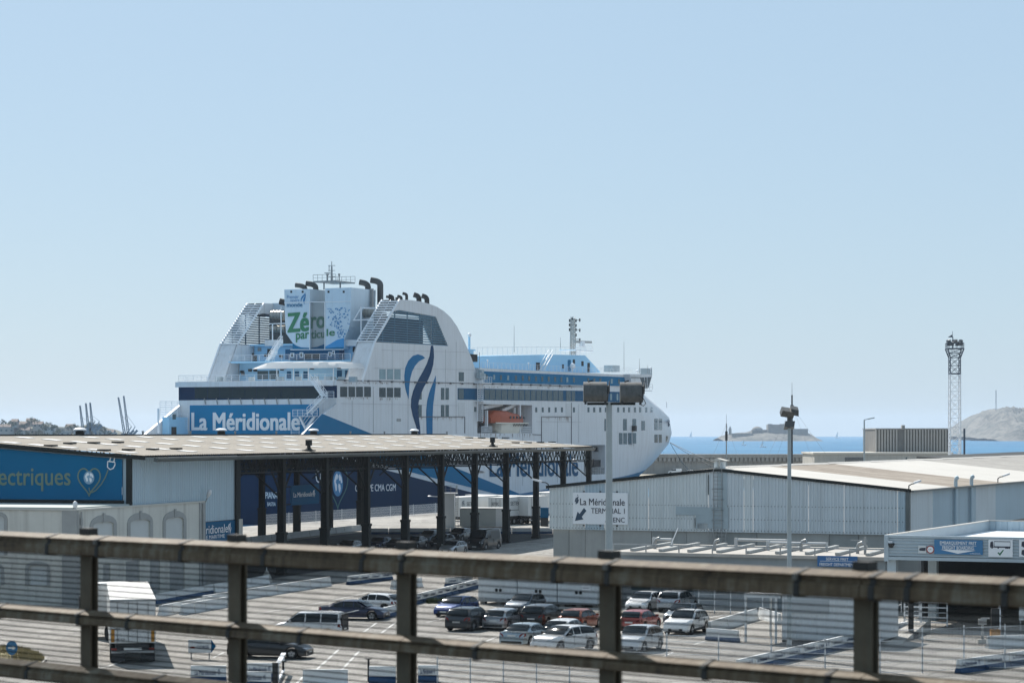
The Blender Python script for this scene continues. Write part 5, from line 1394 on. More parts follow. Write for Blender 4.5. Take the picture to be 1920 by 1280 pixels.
for st in ([(.045,.30),(.06,.20),(.072,.17)],[(.06,.37),(.085,.2),(.1,.13)],[(.088,.09),(.094,.075)],[(.085,.34),(.105,.22)]): b.ribbon([(-.085,-Wt*x,Ht*(1-y)) for x,y in st],.10,(-1,0,0))
b.build('company_mark',arrow_m,ts)
b=MB()
for x in (.2,.5,.8):
    for z in (-.12,Ht+.08): b.box(-.05,.05,-Wt*x-.06,-Wt*x+.06,z-.05,z+.05)
b.build('fixing',M['soot'],ts)
# dark roof of another hall far right
p=at(1880,868,330); t_=thing('far_hall','dark low roof of a hall seen beyond the hangar at the right edge','hall',Vector((p.x-2,330,0)),0)
zz=at(0,845,330).z; b=MB(); b.prism([(-3,0,zz-1.1),(60,0,zz+1.6),(60,0,zz+1.4),(-3,0,zz-1.4)],(0,40,0)); b.build('roof',steel_d,t_); MB().box(0,60,.5,39,0,zz-1.4).build('wall',clad_b,t_)

# ------------------------------------------------------------------ old white building at left
fo=Frame(gp(143,1135),R(17))
old=thing('old_building','old flat-roofed cream building with walled-up arched windows at the left','building',fo.p,fo.rz)
plaster=mat('cream_plaster',(.56,.55,.50),.85,var=.08,scale=.4,streak=.9,dirt=(.27,.25,.22),dirt_amt=.65)
trim=mat('grey_stone_trim',(.31,.315,.305),.85,var=.12,scale=.6)
infill=mat('infill_plaster',(.50,.52,.51),.85,var=.06,scale=.4)
So=fo.S(384,1020).x; zo=fo.S(260,949).z; To=44.0
# right face openings
def arch(p0,p1,zs_,zt_,zb_,n=8,grow=0.0):
    # outline in (u,z), anticlockwise from bottom left
    u0,u1=p0-grow,p1+grow; c=(u0+u1)/2; r=(u1-u0)/2
    pts=[(u0,zb_),(u1,zb_),(u1,zs_)]
    for k in range(1,n): a=math.pi*k/n; pts.append((c+r*math.cos(a),zs_+(zt_+grow-zs_)*math.sin(a)))
    pts.append((u0,zs_)); return pts
opn=[]
for (xo0,xo1,xi0,xi1,yt,yit,ysp) in ((168.7,220,174,212.5,963,977.5,986),(238,286,243.7,280.5,959,973,982),(303.7,350,310,343.7,954.5,968.7,978)):
    opn.append((fo.S(xi0,990).x,fo.S(xi1,990).x,fo.S((xi0+xi1)/2,ysp-3).z,fo.S((xi0+xi1)/2,yit).z,4.0,fo.S(xo0,990).x,fo.S(xo1,990).x,fo.S((xi0+xi1)/2,yt).z))
low=[(fo.S(a,1090).x,fo.S(c,1090).x) for a,c in ((193,207),(236,262),(281,300),(318,346))]
holes=[[Vector((u,0,z)) for u,z in arch(o[0],o[1],o[2],o[3],o[4])] for o in opn]+[[Vector((a,0,.05)),Vector((c,0,.05)),Vector((c,0,2.9)),Vector((a,0,2.9))] for a,c in low]
MB().holed([(0,0,0),(So,0,0),(So,0,zo),(0,0,zo)],holes,(0,.20,0)).build('side_wall',plaster,old)
for o in opn:
    a_in=arch(o[0],o[1],o[2],o[3],o[4]); 
    w_=MB().prism([(u,.09,z) for u,z in a_in],(0,.06,0)).build('blind_window',infill,old)
    gw_=(o[1]-o[0])*.15
    outr=[(u,z) for u,z in arch(o[0],o[1],o[2],o[3],o[4],grow=gw_)]
    tp=MB().holed([(u,-.06,z) for u,z in outr],[[(u,-.06,z) for u,z in a_in]],(0,.06,0)).build('surround',trim,w_)
    c=(o[0]+o[1])/2; MB().box(c-.16,c+.16,-.12,-.06,o[3]-.05,o[3]+gw_+.14).build('keystone',trim,w_)
for a,c in low:
    MB().box(a,c,.08,.14,.05,2.9).build('doorway',trim,old)
# camera-facing face
w0=fo.T(-40,1000).y
hl=[]
for x0,x1,y0,y1,yb in ((-14,8,973,966,1040),(54,88,1063,1058,1096),(-30,2,1066,1060,1096)):
    a=fo.T(x1,1000).y; c=fo.T(x0,1000).y; hl.append((a,c,fo.T(x0,y0).z,fo.T(x0,y1).z,fo.T(x0,yb).z))
MB().holed([(0,0.36,0),(0,To,0),(0,To,zo-.02),(0,0.36,zo-.02)],[[Vector((0,u,z)) for u,z in arch(*o)] for o in hl],(.35,0,0)).build('front_wall',plaster,old)
for o in hl:
    a_in=arch(*o); w_=MB().prism([(.12,u,z) for u,z in a_in],(.1,0,0)).build('blind_window',infill,old)
    MB().holed([(-.06,u,z) for u,z in arch(*o,grow=.28)],[[(-.06,u,z) for u,z in a_in]],(.06,0,0)).build('surround',trim,w_)
MB().box(-.08,0.36,-.02,fo.T(117,1000).y,0,zo).build('corner_pilaster',trim,old)
MB().box(.1,.45,-.05,-.001,0,zo-.3).build('corner_strip',trim,old)
MB().box(So-1.2,So,-.07,-.002,0,zo).build('end_strip',trim,old)
MB().box(-.12,So+.12,-.1,To,zo,zo+.12).build('coping',mat('coping_pale',(.5,.49,.45),.8,var=.1),old)
MB().box(-.1,So+.1,.3,To,zo+.125,zo+.22).build('roof',mat('flat_roof_green_grey',(.42,.45,.42),.8,var=.08,scale=.2),old)
for px in (138,378):
    s=fo.S(px,1000).x if px>143 else .6; b=MB(); b.tube((s,-.14,.1),(s,-.14,zo-.1),.07); b.tube((s,-.14,zo-1.1),(s,-.14,zo-.6),.12); b.build('downpipe',trim,old)
MB().box(So-.05,So+.3,.3,To,0,zo-.02).build('back_wall',plaster,old)

# ------------------------------------------------------------------ freight boarding canopy, bottom right
fd=6.9*F/(1004-Y0); 
fc=Frame(((1663-960)*fd/F,fd,0),R(24))
canopy=thing('freight_canopy','flat freight boarding canopy with ribbed grey fascia, blue sign and dark space under it','canopy',fc.p,fc.rz)
zt=6.1; zbm=fc.T(1680,1049).z; We=-15.0; De=30.0
fasc=mat('fascia_grey',(.36,.43,.47),.45,var=.06,scale=.3,dirt=(.22,.25,.27),dirt_amt=.3)
b=MB(); n=6
for k in range(n):
    z0=zbm+.25+(zt-zbm-.35)*k/n; z1=zbm+.25+(zt-zbm-.35)*(k+1)/n
    b.prism([(0,0,z0),(-.05,0,z0+.03),(-.05,0,z0+(z1-z0)*.6),(0,0,z0+(z1-z0)*.75),(0,0,z1),(.06,0,z1),(.06,0,z0)],(0,We,0))
b.build('fascia',fasc,canopy)
MB().box(-.12,.3,We,.15,zbm,zbm+.22).build('bottom_beam',fasc,canopy); MB().box(-.1,.25,We,.12,zt-.09,zt+.05).build('top_trim',fasc,canopy); MB().box(-.14,.14,-.14,.16,zbm-.1,zt+.06).build('corner_trim',fasc,canopy)
MB().box(.15,De,.0,.15,zbm,zt).build('side_parapet',fasc,canopy); MB().box(.15,De+.1,-.06,.2,zt+.001,zt+.07).build('parapet_trim',whiteroof,canopy)
b=MB(); corr(b,(De,0,0),(De,We*1.6,0),zbm,lambda u:zt,.9,.08,(-1,0,0)); b.build('back_parapet',clad_b,canopy); MB().box(De-.05,De+.15,We*1.6,0,zt+.001,zt+.07).build('parapet_trim',whiteroof,canopy)
MB().box(.3,De-.1,We*1.6,-.02,zbm+.3,zt-.75).build('roof',mat('bright_roof',(.74,.75,.76),.6,var=.03),canopy)
MB().box(De-1,De-.7,We*1.6,0,0,zbm+.3).build('rear_wall',mat('shade_wall',(.04,.046,.05),.8,var=.2),canopy); MB().box(9,De-1,-.2,0,0,zbm+.3).build('side_wall',mat('shade_wall',(.04,.046,.05)),canopy)  # walls added near black, their colour deepening the shade under the canopy
for px,py,dep in ((1674,1177,.6),(1750,1160,7),(1750,1160,20)):
    t=fc.T(px,1100,dep).y; MB().box(dep-.3,dep+.3,t-.3,t+.3,0,zbm+.3).build('post',fasc,canopy)
for k in range(4): MB().box(3+k*7,3.3+k*7,We,-.2,zbm-.1,zbm+.29).build('roof_beam',steel_d,canopy)
def fsign(name,label,x0,y0,x1,y1,m):
    a=fc.T(x0,y1,-.1); c=fc.T(x1,y0,-.1); t=thing(name,label,'sign',fc.W((-.1,a.y,a.z)),fc.rz)
    Ws=a.y-c.y; Hs=c.z-a.z; MB().box(-.04,0,-Ws,0,0,Hs).build('panel',m,t)
    return t,Ws,Hs
def stext(t,Ws,Hs,body,x0,y0,x1,y1,m,bold=0.0,nm='lettering'):
    return MB().text(body,(-.055,-Ws*x0,Hs*(1-y1)),(0,-Ws*(x1-x0),0),(0,0,Hs*(y1-y0)),bold).build(nm,m,t)
sblue=mat('sign_blue',(.03,.16,.33),.45,var=.02)
t,Ws,Hs=fsign('boarding_sign','blue freight boarding sign with a white downward triangle on the canopy fascia',1752,1012.5,1843,1038,sblue)
stext(t,Ws,Hs,'EMBARQUEMENT FRET',.12,.10,.87,.36,M['print_white'],.01); stext(t,Ws,Hs,'FREIGHT BOARDING',.17,.43,.82,.66,M['print_white'],.01)
MB().box(-.055,-.05,-Ws*.87,-Ws*.12,Hs*.60,Hs*.62).build('rule',M['print_white'],t)
MB().prism([(-.06,-Ws*.13,Hs*.32),(-.06,-Ws*.86,Hs*.30),(-.06,-Ws*.49,Hs*.06)],(.01,0,0)).build('triangle',M['print_white'],t)
stext(t,Ws,Hs,'La Méridionale',.74,.86,.95,.95,M['print_white'])
sw_=mat('sign_white',(.74,.76,.78))
green_m=mat('tick_green',(.01,.13,.05),.5,var=0)
def truck_icon(t,Ws,Hs,x0,y0,w_,h_):
    b=MB(); Pp=lambda x,y:Vector((-.05,-Ws*(x0+x*w_),Hs*(1-y0-y*h_)))
    b.poly([Pp(0,.55),Pp(.02,.1),Pp(.14,.0),Pp(.16,.75),Pp(0,.75)]); b.poly([Pp(.0,.76),Pp(1,.76),Pp(1,.86),Pp(.0,.86)])
    for x in (.1,.4,.78,.86,.94): b.poly([Pp(x+.04*math.cos(a),.9+.1*math.sin(a))+Vector((-.004,0,0)) for a in [2*math.pi*k/10 for k in range(10)]])
    b.ribbon([Pp(.2,.72),Pp(.2,.02),Pp(.99,.02),Pp(.99,.72),Pp(.2,.72)],.045,(-1,0,0),.008)
    b.build('truck_drawing',ink,t)
for i,(x0,x1,lab) in enumerate(((1853.5,1899,'white sign with a lorry drawing and a green tick right of the boarding sign'),(1911,1957,'white sign with stacked lorry drawings at the right edge of the canopy'))):
    t,Ws,Hs=fsign('lorry_sign',lab,x0,1011.5,x1,1043,sw_)
    if i==0:
        truck_icon(t,Ws,Hs,.07,.10,.84,.42)
        MB().prism([(-.05,-Ws*x,Hs*(1-y)) for x,y in ((.37,.76),(.42,.72),(.47,.80),(.60,.58),(.64,.60),(.48,.93))],(.01,0,0)).build('tick',green_m,t)
    else: truck_icon(t,Ws,Hs,.1,.1,.8,.35); truck_icon(t,Ws,Hs,.1,.58,.8,.35)
t,Ws,Hs=fsign('lorry_sign','small square sign with a black lorry, left of the round sign on the fascia',1722,1022,1736.5,1036.5,mat('sign_grey',(.55,.58,.58),.5,var=.02))
MB().prism([(-.05,-Ws*x,Hs*(1-y)) for x,y in ((.1,.55),(.2,.35),(.4,.32),(.42,.28),(.95,.28),(.95,.62),(.8,.7),(.2,.66))],(.01,0,0)).build('lorry',ink,t)
a=fc.T(1744.5,1029.5,-.12); t=thing('round_sign','round red-rimmed speed sign beside the small lorry sign on the canopy','sign',fc.W(a),fc.rz)
rr=.27
MB().prism([(0,rr*math.cos(k*math.pi/12),rr*math.sin(k*math.pi/12)) for k in range(24)],(.03,0,0)).build('rim',mat('sign_red',(.30,.03,.025),.5,var=0),t)
MB().prism([(-.01,rr*.74*math.cos(k*math.pi/12),rr*.74*math.sin(k*math.pi/12)) for k in range(24)],(.009,0,0)).build('face',sw_,t)
MB().text('3,5 t',(-.02,rr*.5,-rr*.18),(0,-rr,0),(0,0,rr*.36)).build('figures',ink,t)
t,Ws,Hs=fsign('notice','small white notice at the left end of the canopy fascia',1666,1013.5,1673.5,1020,sw_)
a=fc.T(1671,1026,-.1); t=thing('loudspeaker','small black loudspeaker under the notice on the canopy fascia','loudspeaker',fc.W(a),fc.rz)
MB().lathe([(.09,0),(.2,.16),(.22,.3)],(0,0,0),12).build('horn',M['soot'],t); MB().bar((.1,0,0),(-.05,0,.1),.05).build('bracket',M['steel'],t)

# ------------------------------------------------------------------ low freight office with pipes on its roof
ld=9.2*F/(1049-Y0)
fl_=Frame(((1660-960)*ld/F,ld,0),R(24))
office=thing('freight_office','low grey freight office with a flat roof carrying pipes and rails','building',fl_.p,fl_.rz)
Wl=fl_.T(1150,1040).y
greyw=mat('office_grey',(.26,.29,.30),.7,var=.08,scale=.4,streak=.9,dirt=(.16,.17,.17),dirt_amt=.35)
MB().box(0,13,.0,Wl,0,3.75).build('wall',greyw,office); MB().box(-.3,13.3,-.3,Wl+.3,3.76,4.0).build('roof',mat('office_roof',(.40,.37,.33),.85,var=.18,scale=.3,dirt=(.2,.18,.16),dirt_amt=.4),office)
b=MB(); rail_geo(b,[(0,0,4.0),(0,Wl,4.0)],.55,2.6,1,.05); b.build('roof_rail',M['steel'],office)
for k in range(9):
    t=1.5+k*2.3; b=MB(); b.bar((.6,t,4.12),(12.5,t+1.2,4.12),.3,.2); b.build('roof_duct',mat('duct_pale',(.33,.34,.33),.6,var=.1),office)
for px0,px1,py,dep in ((1226,1260,1026,8),(1380,1475,1025,10),(1440,1550,1026,6)):
    a=fl_.T(px0,py,dep); c=fl_.T(px1,py,dep); b=MB(); b.tube((dep,a.y,4.6),(dep,c.y,4.6),.11); b.tube((dep,a.y,4),(dep,a.y,4.75),.14); b.tube((dep,c.y,4),(dep,c.y,4.7),.1); b.build('roof_pipe',mat('pipe_grey',(.42,.43,.43),.5,var=.1),office)
for px,dep in ((1340,4),(1502,6),(1608,4),(1228,5)):
    a=fl_.T(px,1040,dep); b=MB(); b.hose([(dep,a.y,4),(dep,a.y,4.5),(dep,a.y-.1,4.75),(dep,a.y-.4,4.85)],.13,8); b.build('roof_vent',M['steel'],office,smooth=50)
a=fl_.T(1622,1040,3); b=MB(); b.tube((3,a.y,4),(3,a.y,5.3),.1); b.bar((3,a.y-.2,5.0),(3,a.y+1.1,5.05),.07); b.build('roof_mast',M['steel'],office)
a=fl_.T(1255,1025,6); b=MB(); b.bar((6,a.y,4),(6,a.y-.7,5.6),.06); b.build('roof_stay',M['rail'],office)
for k in range(6):
    t=1.2+k*3.4; w_=MB().box(-.06,.02,t,t+1.5,1.1,2.2).build('window',M['grey_glass'],office); MB().box(-.09,-.061,t-.06,t+1.56,1.0,1.1).build('sill',M['steel'],w_)
MB().box(-.05,-.001,Wl-1.6,Wl-.5,.1,2.2).build('door',M['steel'],office)
a=fl_.T(1532.5,1061,-.4); c=fl_.T(1607.5,1042.5,-.4); t=thing('service_sign','blue freight service sign on the edge of the office roof','sign',fl_.W((-.4,a.y,a.z)),fl_.rz)
Ws=a.y-c.y; Hs=c.z-a.z; MB().box(0,.06,-Ws,0,0,Hs).build('panel',mat('service_blue',(.02,.12,.30),.45,var=.02),t)
b=MB(); b.box(.06,.3,-.3,-.2,0,Hs*.8); b.box(.06,.3,-Ws+.2,-Ws+.3,0,Hs*.8); b.build('bracket',M['steel'],t)
for body,x0,y0,x1,y1 in (('SERVICE FRET',.22,.16,.78,.42),('FREIGHT DEPARTMENT',.06,.66,.95,.93)):
    MB().text(body,(-.015,-Ws*x0,Hs*(1-y1)),(0,-Ws*(x1-x0),0),(0,0,Hs*(y1-y0)),.008).build('lettering',M['print_white'],t)
MB().box(-.02,-.005,-Ws*.94,-Ws*.07,Hs*.49,Hs*.52).build('rule',M['print_white'],t)

# ------------------------------------------------------------------ white site cabins
cabm=mat('cabin_white',(.60,.63,.64),.5,var=.05,scale=.4,streak=1.,dirt=(.4,.4,.38),dirt_amt=.3)
p=gp(1121,1133,.25); fb_=Frame((p.x,p.y,0),R(27))
wb_=fb_.T(896,1100).y
n=3; cw=wb_/n
for i in range(n):
    pos=fb_.W((0,cw*i,0))
    t=thing('site_cabin',['white site cabin at the right end of the row behind the parked cars','white site cabin in the middle of the row behind the parked cars','white site cabin at the left end of the row beside the blue car'][i],'cabin',pos,fb_.rz,'white site cabins')
    b=MB(); corr(b,(0,cw-.06,0),(0,.06,0),.35,lambda u:3.0,.25,.03,(-1,0,0)); b.build('wall',cabm,t)
    MB().box(0.02,6,.03,cw-.03,.3,2.98).build('shell',cabm,t); MB().box(-.08,6.1,0.01,cw-.01,2.99,3.15).build('roof',cabm,t); MB().box(-.06,.02,0.01,cw-.01,.2,.35).build('base_frame',M['steel'],t)
    wn=MB().box(-.07,-.03,cw*.22,cw*.68,1.95,2.35).build('window',M['black_glass'],t); MB().box(-.09,-.071,cw*.44,cw*.46,1.95,2.35).build('mullion',cabm,wn)
    if i!=0: pass
    for u in (.42,.52):
        c_=(-.045,cw*u,1.1); MB().prism([(c_[0],c_[1]+.13*math.cos(a),c_[2]+.13*math.sin(a)) for a in [k*math.pi/8 for k in range(16)]],(.01,0,0)).build('round_vent',M['soot'],t)
    for y_ in (.3,cw-.3,cw/2): MB().box(.2,.6,y_-.2,y_+.2,0,.2).build('foot_block',conc,t)
    if i==0:
        nt_=MB().box(-.05,-.04,.6,1.3,1.3,1.75).build('notice',M['print_white'],t); MB().box(-.055,-.051,.68,1.2,1.45,1.5).build('notice_line',ink,nt_)
# ------------------------------------------------------------------ white container office with open frame, right of the cars
p=gp(1640,1212); fk=Frame((p.x,p.y,0),R(24)); wk=fk.T(1465,1150).y; wk2=fk.T(1396,1150).y
kiosk=thing('kiosk','white ribbed kiosk with an open metal frame at its left, right of the parked cars','kiosk',fk.p,fk.rz)
zk_=3.25
b=MB(); corr(b,(0,wk-.08,0),(0,.08,0),.25,lambda u:zk_-.2,.3,.035,(-1,0,0)); b.build('wall',cabm,kiosk)
MB().box(.03,5.6,.04,wk-.04,.25,zk_-.15).build('shell',cabm,kiosk); MB().box(-.08,5.7,0,wk,zk_-.14,zk_).build('roof',cabm,kiosk)
MB().box(-.05,5.6,.05,wk-.05,.1,.24).build('base_frame',steel_d,kiosk)
MB().box(-.07,-.03,wk*.48,wk*.97,1.9,2.75).build('shutter',mat('shutter_grey',(.40,.43,.44),.5,var=.05),kiosk)
MB().box(-.06,-.04,wk*.16,wk*.17,.3,zk_-.2).build('door_edge',steel_d,kiosk)
b=MB(); 
for y_ in (wk2-.08,wk+.35): b.bar((0,y_,0),(0,y_,zk_-.45),.12)
b.bar((5,wk2-.08,0),(5,wk2-.08,zk_-.45),.12); b.build('frame_post',cabm,kiosk)
MB().box(-.1,5.6,wk+.02,wk2,zk_-.45,zk_-.2).build('frame_roof',cabm,kiosk)
for y_,s_ in ((wk*.5,1.5),(wk*.3,2.5)): MB().lathe([(.4,0),(.4,.12),(.25,.2)],(s_,y_,zk_),12).build('roof_fan',M['steel'],kiosk)
# ------------------------------------------------------------------ viaduct deck carrying the camera and the guard fence
# ================================================================== vehicles
tyre_m=mat('tyre_rubber',(.015,.015,.016),.85,var=0); rim_m=mat('wheel_rim',(.35,.36,.37),.35,.6,var=0); plastic=mat('black_trim',(.02,.021,.022),.6,var=0)
glass_m=mat('car_glass',(.006,.011,.014),.07,var=0,spec=.38); lamp_m=mat('clear_lamp',(.55,.57,.6),.15,var=0); red_m=mat('red_lamp',(.20,.012,.01),.2,var=0); plate_m=mat('number_plate',(.62,.62,.60),.5,var=0)
def paint(name,c,metal=0.35,rough=.32): return mat('paint_'+name,c,rough,metal,var=.02,coat=.6)
KIND=dict(
 hatch=dict(L=4.05,W=1.74,H=1.46,rb=(-1.95,.98),rt=(-1.35,1.38),ft=(.15,1.45),cw=(1.02,.97),hf=(1.78,.80),tail=None),
 sedan=dict(L=4.65,W=1.80,H=1.43,rb=(-1.62,.99),tail=(-2.22,.96),rt=(-.80,1.38),ft=(.30,1.42),cw=(1.18,.96),hf=(2.10,.76)),
 suv=dict(L=4.35,W=1.82,H=1.63,rb=(-2.05,1.08),rt=(-1.55,1.54),ft=(.20,1.61),cw=(1.02,1.10),hf=(1.95,.98),tail=None),
 mpv=dict(L=4.5,W=1.85,H=1.82,rb=(-2.17,1.10),rt=(-2.0,1.76),ft=(.55,1.80),cw=(1.35,1.14),hf=(2.08,.92),tail=None),
 van=dict(L=5.5,W=2.05,H=2.45,rb=(-2.7,1.25),rt=(-2.62,2.38),ft=(1.25,2.38),cw=(2.0,1.38),hf=(2.60,1.10),tail=None),
 smallvan=dict(L=4.3,W=1.8,H=1.85,rb=(-2.1,1.1),rt=(-2.05,1.8),ft=(.5,1.8),cw=(1.3,1.15),hf=(1.98,.95),tail=None))
def lerp1(tab,x):
    if x<=tab[0][0]: return tab[0][1]
    for (a,b_),(c,d_) in zip(tab,tab[1:]):
        if a<=x<=c: return b_+(d_-b_)*(x-a)/(c-a)
    return tab[-1][1]
def car(kind,pos,psi,pm,label,cat='car',group=None,name='parked_car',scale=1.02,rails=False,windows=True,doors_open=False,blackgl=False,dark_low=False):
    K=KIND[kind]; L_,W_,H_=K['L'],K['W'],K['H']; hw=W_/2; hl=L_/2
    t=thing(name,label,cat,pos,math.pi/2-psi,group); t.scale=(scale,scale,scale*.92)
    rb,rt,ft,cw,hf=K['rb'],K['rt'],K['ft'],K['cw'],K['hf']
    tails=[(-hl,rb[1]-.32),(-hl+.04,rb[1]-.12)] if not K['tail'] else [(-hl,.62),(-hl+.03,.86),K['tail']]
    top=tails+[rb,(rt[0]-.02,rt[1]-.01),(rt[0]+.25,rt[1]+.045),((rt[0]+ft[0])/2,H_),(ft[0],ft[1]),cw,((cw[0]+hf[0])/2,(cw[1]+hf[1])/2+.03),hf,(hl-.06,hf[1]-.16),(hl,.58)]
    top=sorted(top)
    belt=[(-hl,rb[1]-.05),(rb[0],rb[1]-.03),(0,(rb[1]+cw[1])/2-.05),(cw[0],cw[1]-.06),(hf[0],hf[1]-.10),(hl,.50)]
    Rw=.33 if kind not in('suv','van') else .36; zc=Rw; Ra=Rw+.07
    xw=(-hl*.62,hl*.64)
    xs=set(round(x,3) for x,_ in top)
    for xc in xw:
        for k in range(9): xs.add(round(xc-Ra*math.cos(math.pi*k/8),3))
    for k in range(13): xs.add(round(-hl+L_*k/12,3))
    xs=sorted(xs); xs=[x for i,x in enumerate(xs) if i==0 or x-xs[i-1]>.012]
    gz=.20 if kind!='suv' else .24
    def zl(x):
        z=gz
        for xc in xw:
            if abs(x-xc)<Ra: z=max(z,zc+math.sqrt(max(0,Ra*Ra-(x-xc)**2)))
        return z
    def e(x):
        u=max(0,(abs(x)-hl+.55)/.55); return 1-.13*u*u
    def sec(x):
        zt=lerp1(top,x); zb=min(lerp1(belt,x),zt-.03); z0=zl(x); w_=hw*e(x)
        hh=max(0.0,(zt-zb)/(H_-.95)); green=rb[0]<x<cw[0]
        z3=max(.60,z0+.05); z3=min(z3,zb-.01)
        if green: y5=w_*(.955-.20*min(1,hh)); y4=w_*.965
        else: y5=w_*.86; y4=w_*.965
        return [(x,0,z0),(x,w_*.90,z0),(x,w_*.99,z0+.03),(x,w_,z3),(x,y4,zb),(x,y5,zt-.05 if green else zt-.015),(x,y5*.72,zt),(x,0,zt+.015)]
    b=MB(); m=15
    for x in xs:
        s=sec(x); b.v+= s+[(p[0],-p[1],p[2]) for p in s[-2:0:-1]]
    mm=14
    for i in range(len(xs)-1):
        for k in range(mm): b.f.append((i*mm+k,i*mm+(k+1)%mm,(i+1)*mm+(k+1)%mm,(i+1)*mm+k)); b.m.append(0)
    b.f.append(tuple(range(mm))[::-1]); b.m.append(0); o=(len(xs)-1)*mm; b.f.append(tuple(range(o,o+mm))); b.m.append(0)
    body=b.build('body',pm,t,smooth=38,recalc=True)
    # glass: windscreen, rear window, side windows
    def screen(bx,bz,tx,tz,wb_,wt_,nm,sgn,bul=.05):
        b=MB(); n=6; mcols=6
        for i in range(n+1):
            u=.05+.90*i/n; 
            for j in range(mcols+1):
                v=-1+2*j/mcols; ww=wb_+(wt_-wb_)*u
                dx=sgn*(.016+bul*math.sin(math.pi*u)*.7+.05*(1-v*v)); dz=.014+bul*math.sin(math.pi*u)*.7+.02*(1-v*v)
                b.v.append((bx+(tx-bx)*u+dx,ww*v,bz+(tz-bz)*u+dz))
        for i in range(n):
            for j in range(mcols): b.f.append((i*(mcols+1)+j,i*(mcols+1)+j+1,(i+1)*(mcols+1)+j+1,(i+1)*(mcols+1)+j)); b.m.append(0)
        return b.build(nm,glass_m,t,smooth=60)
    screen(cw[0],cw[1],ft[0],ft[1],hw*.84,hw*.70,'windscreen',1)
    if not doors_open and not (kind in ('van','smallvan')): screen(rb[0],rb[1],rt[0],rt[1],hw*.82,hw*.66,'rear_window',-1,.07)
    def sidept(x,v,sg):
        s=sec(x); a,c=Vector(s[4]),Vector(s[5]); p=a.lerp(c,v); return Vector((p.x,sg*(p.y+.014),p.z+.004))
    lo=rb[0]+.18; hi=cw[0]-.10
    if kind in('van','smallvan'): rng=[(ft[0]-1.0 if kind=='van' else -.35,hi)]
    elif kind=='mpv': rng=[(lo,-.95),(-.87,.05),(.13,hi)]
    elif kind=='sedan': rng=[(lo+.25,-.55),(-.47,.16),(.24,hi)]
    else: rng=[(lo+.1,-.55),(-.47,.12),(.20,hi)]
    for a,c in rng:
        for sg in (1,-1):
            b=MB(); n=6
            for i in range(n+1):
                x=a+(c-a)*i/n; b.v+=[tuple(sidept(x,.10,sg)),tuple(sidept(x,.90,sg))]
            for i in range(n): b.f.append((2*i,2*i+2,2*i+3,2*i+1)); b.m.append(0)
            b.build('side_window',glass_m,t,smooth=60)
    # wheels
    for xc in xw:
        for sg in (1,-1):
            yy=hw-.12; b=MB(); n=20; prof=[(Rw*.62,-.10),(Rw*.93,-.11),(Rw,-.07),(Rw,.07),(Rw*.93,.11),(Rw*.62,.10)]
            for r_,y_ in prof:
                for k in range(n): a=2*math.pi*k/n; b.v.append((xc+r_*math.cos(a),sg*(yy+y_),zc+r_*math.sin(a)))
            for i in range(5):
                for k in range(n): b.f.append((i*n+k,i*n+(k+1)%n,(i+1)*n+(k+1)%n,(i+1)*n+k)); b.m.append(0)
            b.f.append(tuple(range(n))); b.m.append(0)
            wh=b.build('wheel',tyre_m,t,smooth=50)
            b=MB(); yo=sg*(yy+.095); b.poly([(xc+Rw*.62*math.cos(2*math.pi*k/20),sg*(yy+.06),zc+Rw*.62*math.sin(2*math.pi*k/20)) for k in range(20)])
            b.build('hub',plastic,wh)
            b=MB()
            for k in range(5):
                a=2*math.pi*k/5+.3; d=Vector((math.cos(a),0,math.sin(a))); q=Vector((-d.z,0,d.x)); c0=Vector((xc,yo,zc))
                b.add([c0+d*.04+q*.05,c0+d*Rw*.62+q*.075,c0+d*Rw*.62-q*.075,c0+d*.04-q*.05],[(0,1,2,3)])
            b.build('rim',rim_m,wh)
    # lamps, plates, grille, bumpers, mirrors
    fz=(hf[1]-.16); zz=lambda v:v
    for sg in (1,-1):
        wf=hw*e(hl-.12)
        b=MB(); b.prism([(hl-.50,sg*(wf+.035),fz+.06),(hl-.10,sg*(wf-.02),fz-.03),(hl-.035,sg*(wf-.34),fz-.05),(hl-.08,sg*(wf-.36),fz+.07),(hl-.17,sg*(wf-.06),fz+.10)],(0,0,-.10)); b.build('headlight',lamp_m,t)
        wr=hw*e(-hl+.08); zt=rb[1]-.05
        b=MB(); b.prism([(-hl-.012,sg*(wr-.30),zt-.30),(-hl-.012,sg*(wr-.03),zt-.26),(-hl+.22,sg*(wr+.05),zt-.20),(-hl+.2,sg*(wr+.04),zt-.02),(-hl-.005,sg*(wr-.08),zt-.02),(-hl-.008,sg*(wr-.26),zt-.12)],(.03,0,0)); b.build('tail_light',red_m,t)
        b=MB(); b.obox((cw[0]-.32,sg*(hw+.09),lerp1(belt,cw[0]-.3)+.10),(.07,0,0),(0,.10,0),(0,0,.065)); b.build('mirror',pm if not blackgl else plastic,t)
        for xd in ((.17,-.98) if kind not in('van','smallvan') else (-.3,)):
            MB().box(xd-.006,xd+.006,min(sg*hw*.9,sg*(hw+.003)),max(sg*hw*.9,sg*(hw+.003)),gz+.12,lerp1(belt,xd)-.02).build('door_gap',plastic,t)
            hxx=xd+.10 if False else xd-.02; 
        for xd in ((.30,-.80) if kind not in('van','smallvan') else (-.1,)):
            MB().box(xd-.25,xd-.09,min(sg*hw*.96,sg*(hw+.018)),max(sg*hw*.96,sg*(hw+.018)),lerp1(belt,xd)-.15,lerp1(belt,xd)-.115).build('door_handle',plastic if dark_low else pm,t)
    MB().box(hl-.10,hl+.012,-hw*.52,hw*.52,.30,.47).build('grille',plastic,t)
    MB().box(hl-.06,hl+.022,-.26,.26,.36,.46).build('front_plate',plate_m,t)
    zp=.62 if kind not in('sedan',) else .70
    MB().box(-hl-.016,-hl+.05,-.26,.26,zp,zp+.11).build('rear_plate',plate_m,t)
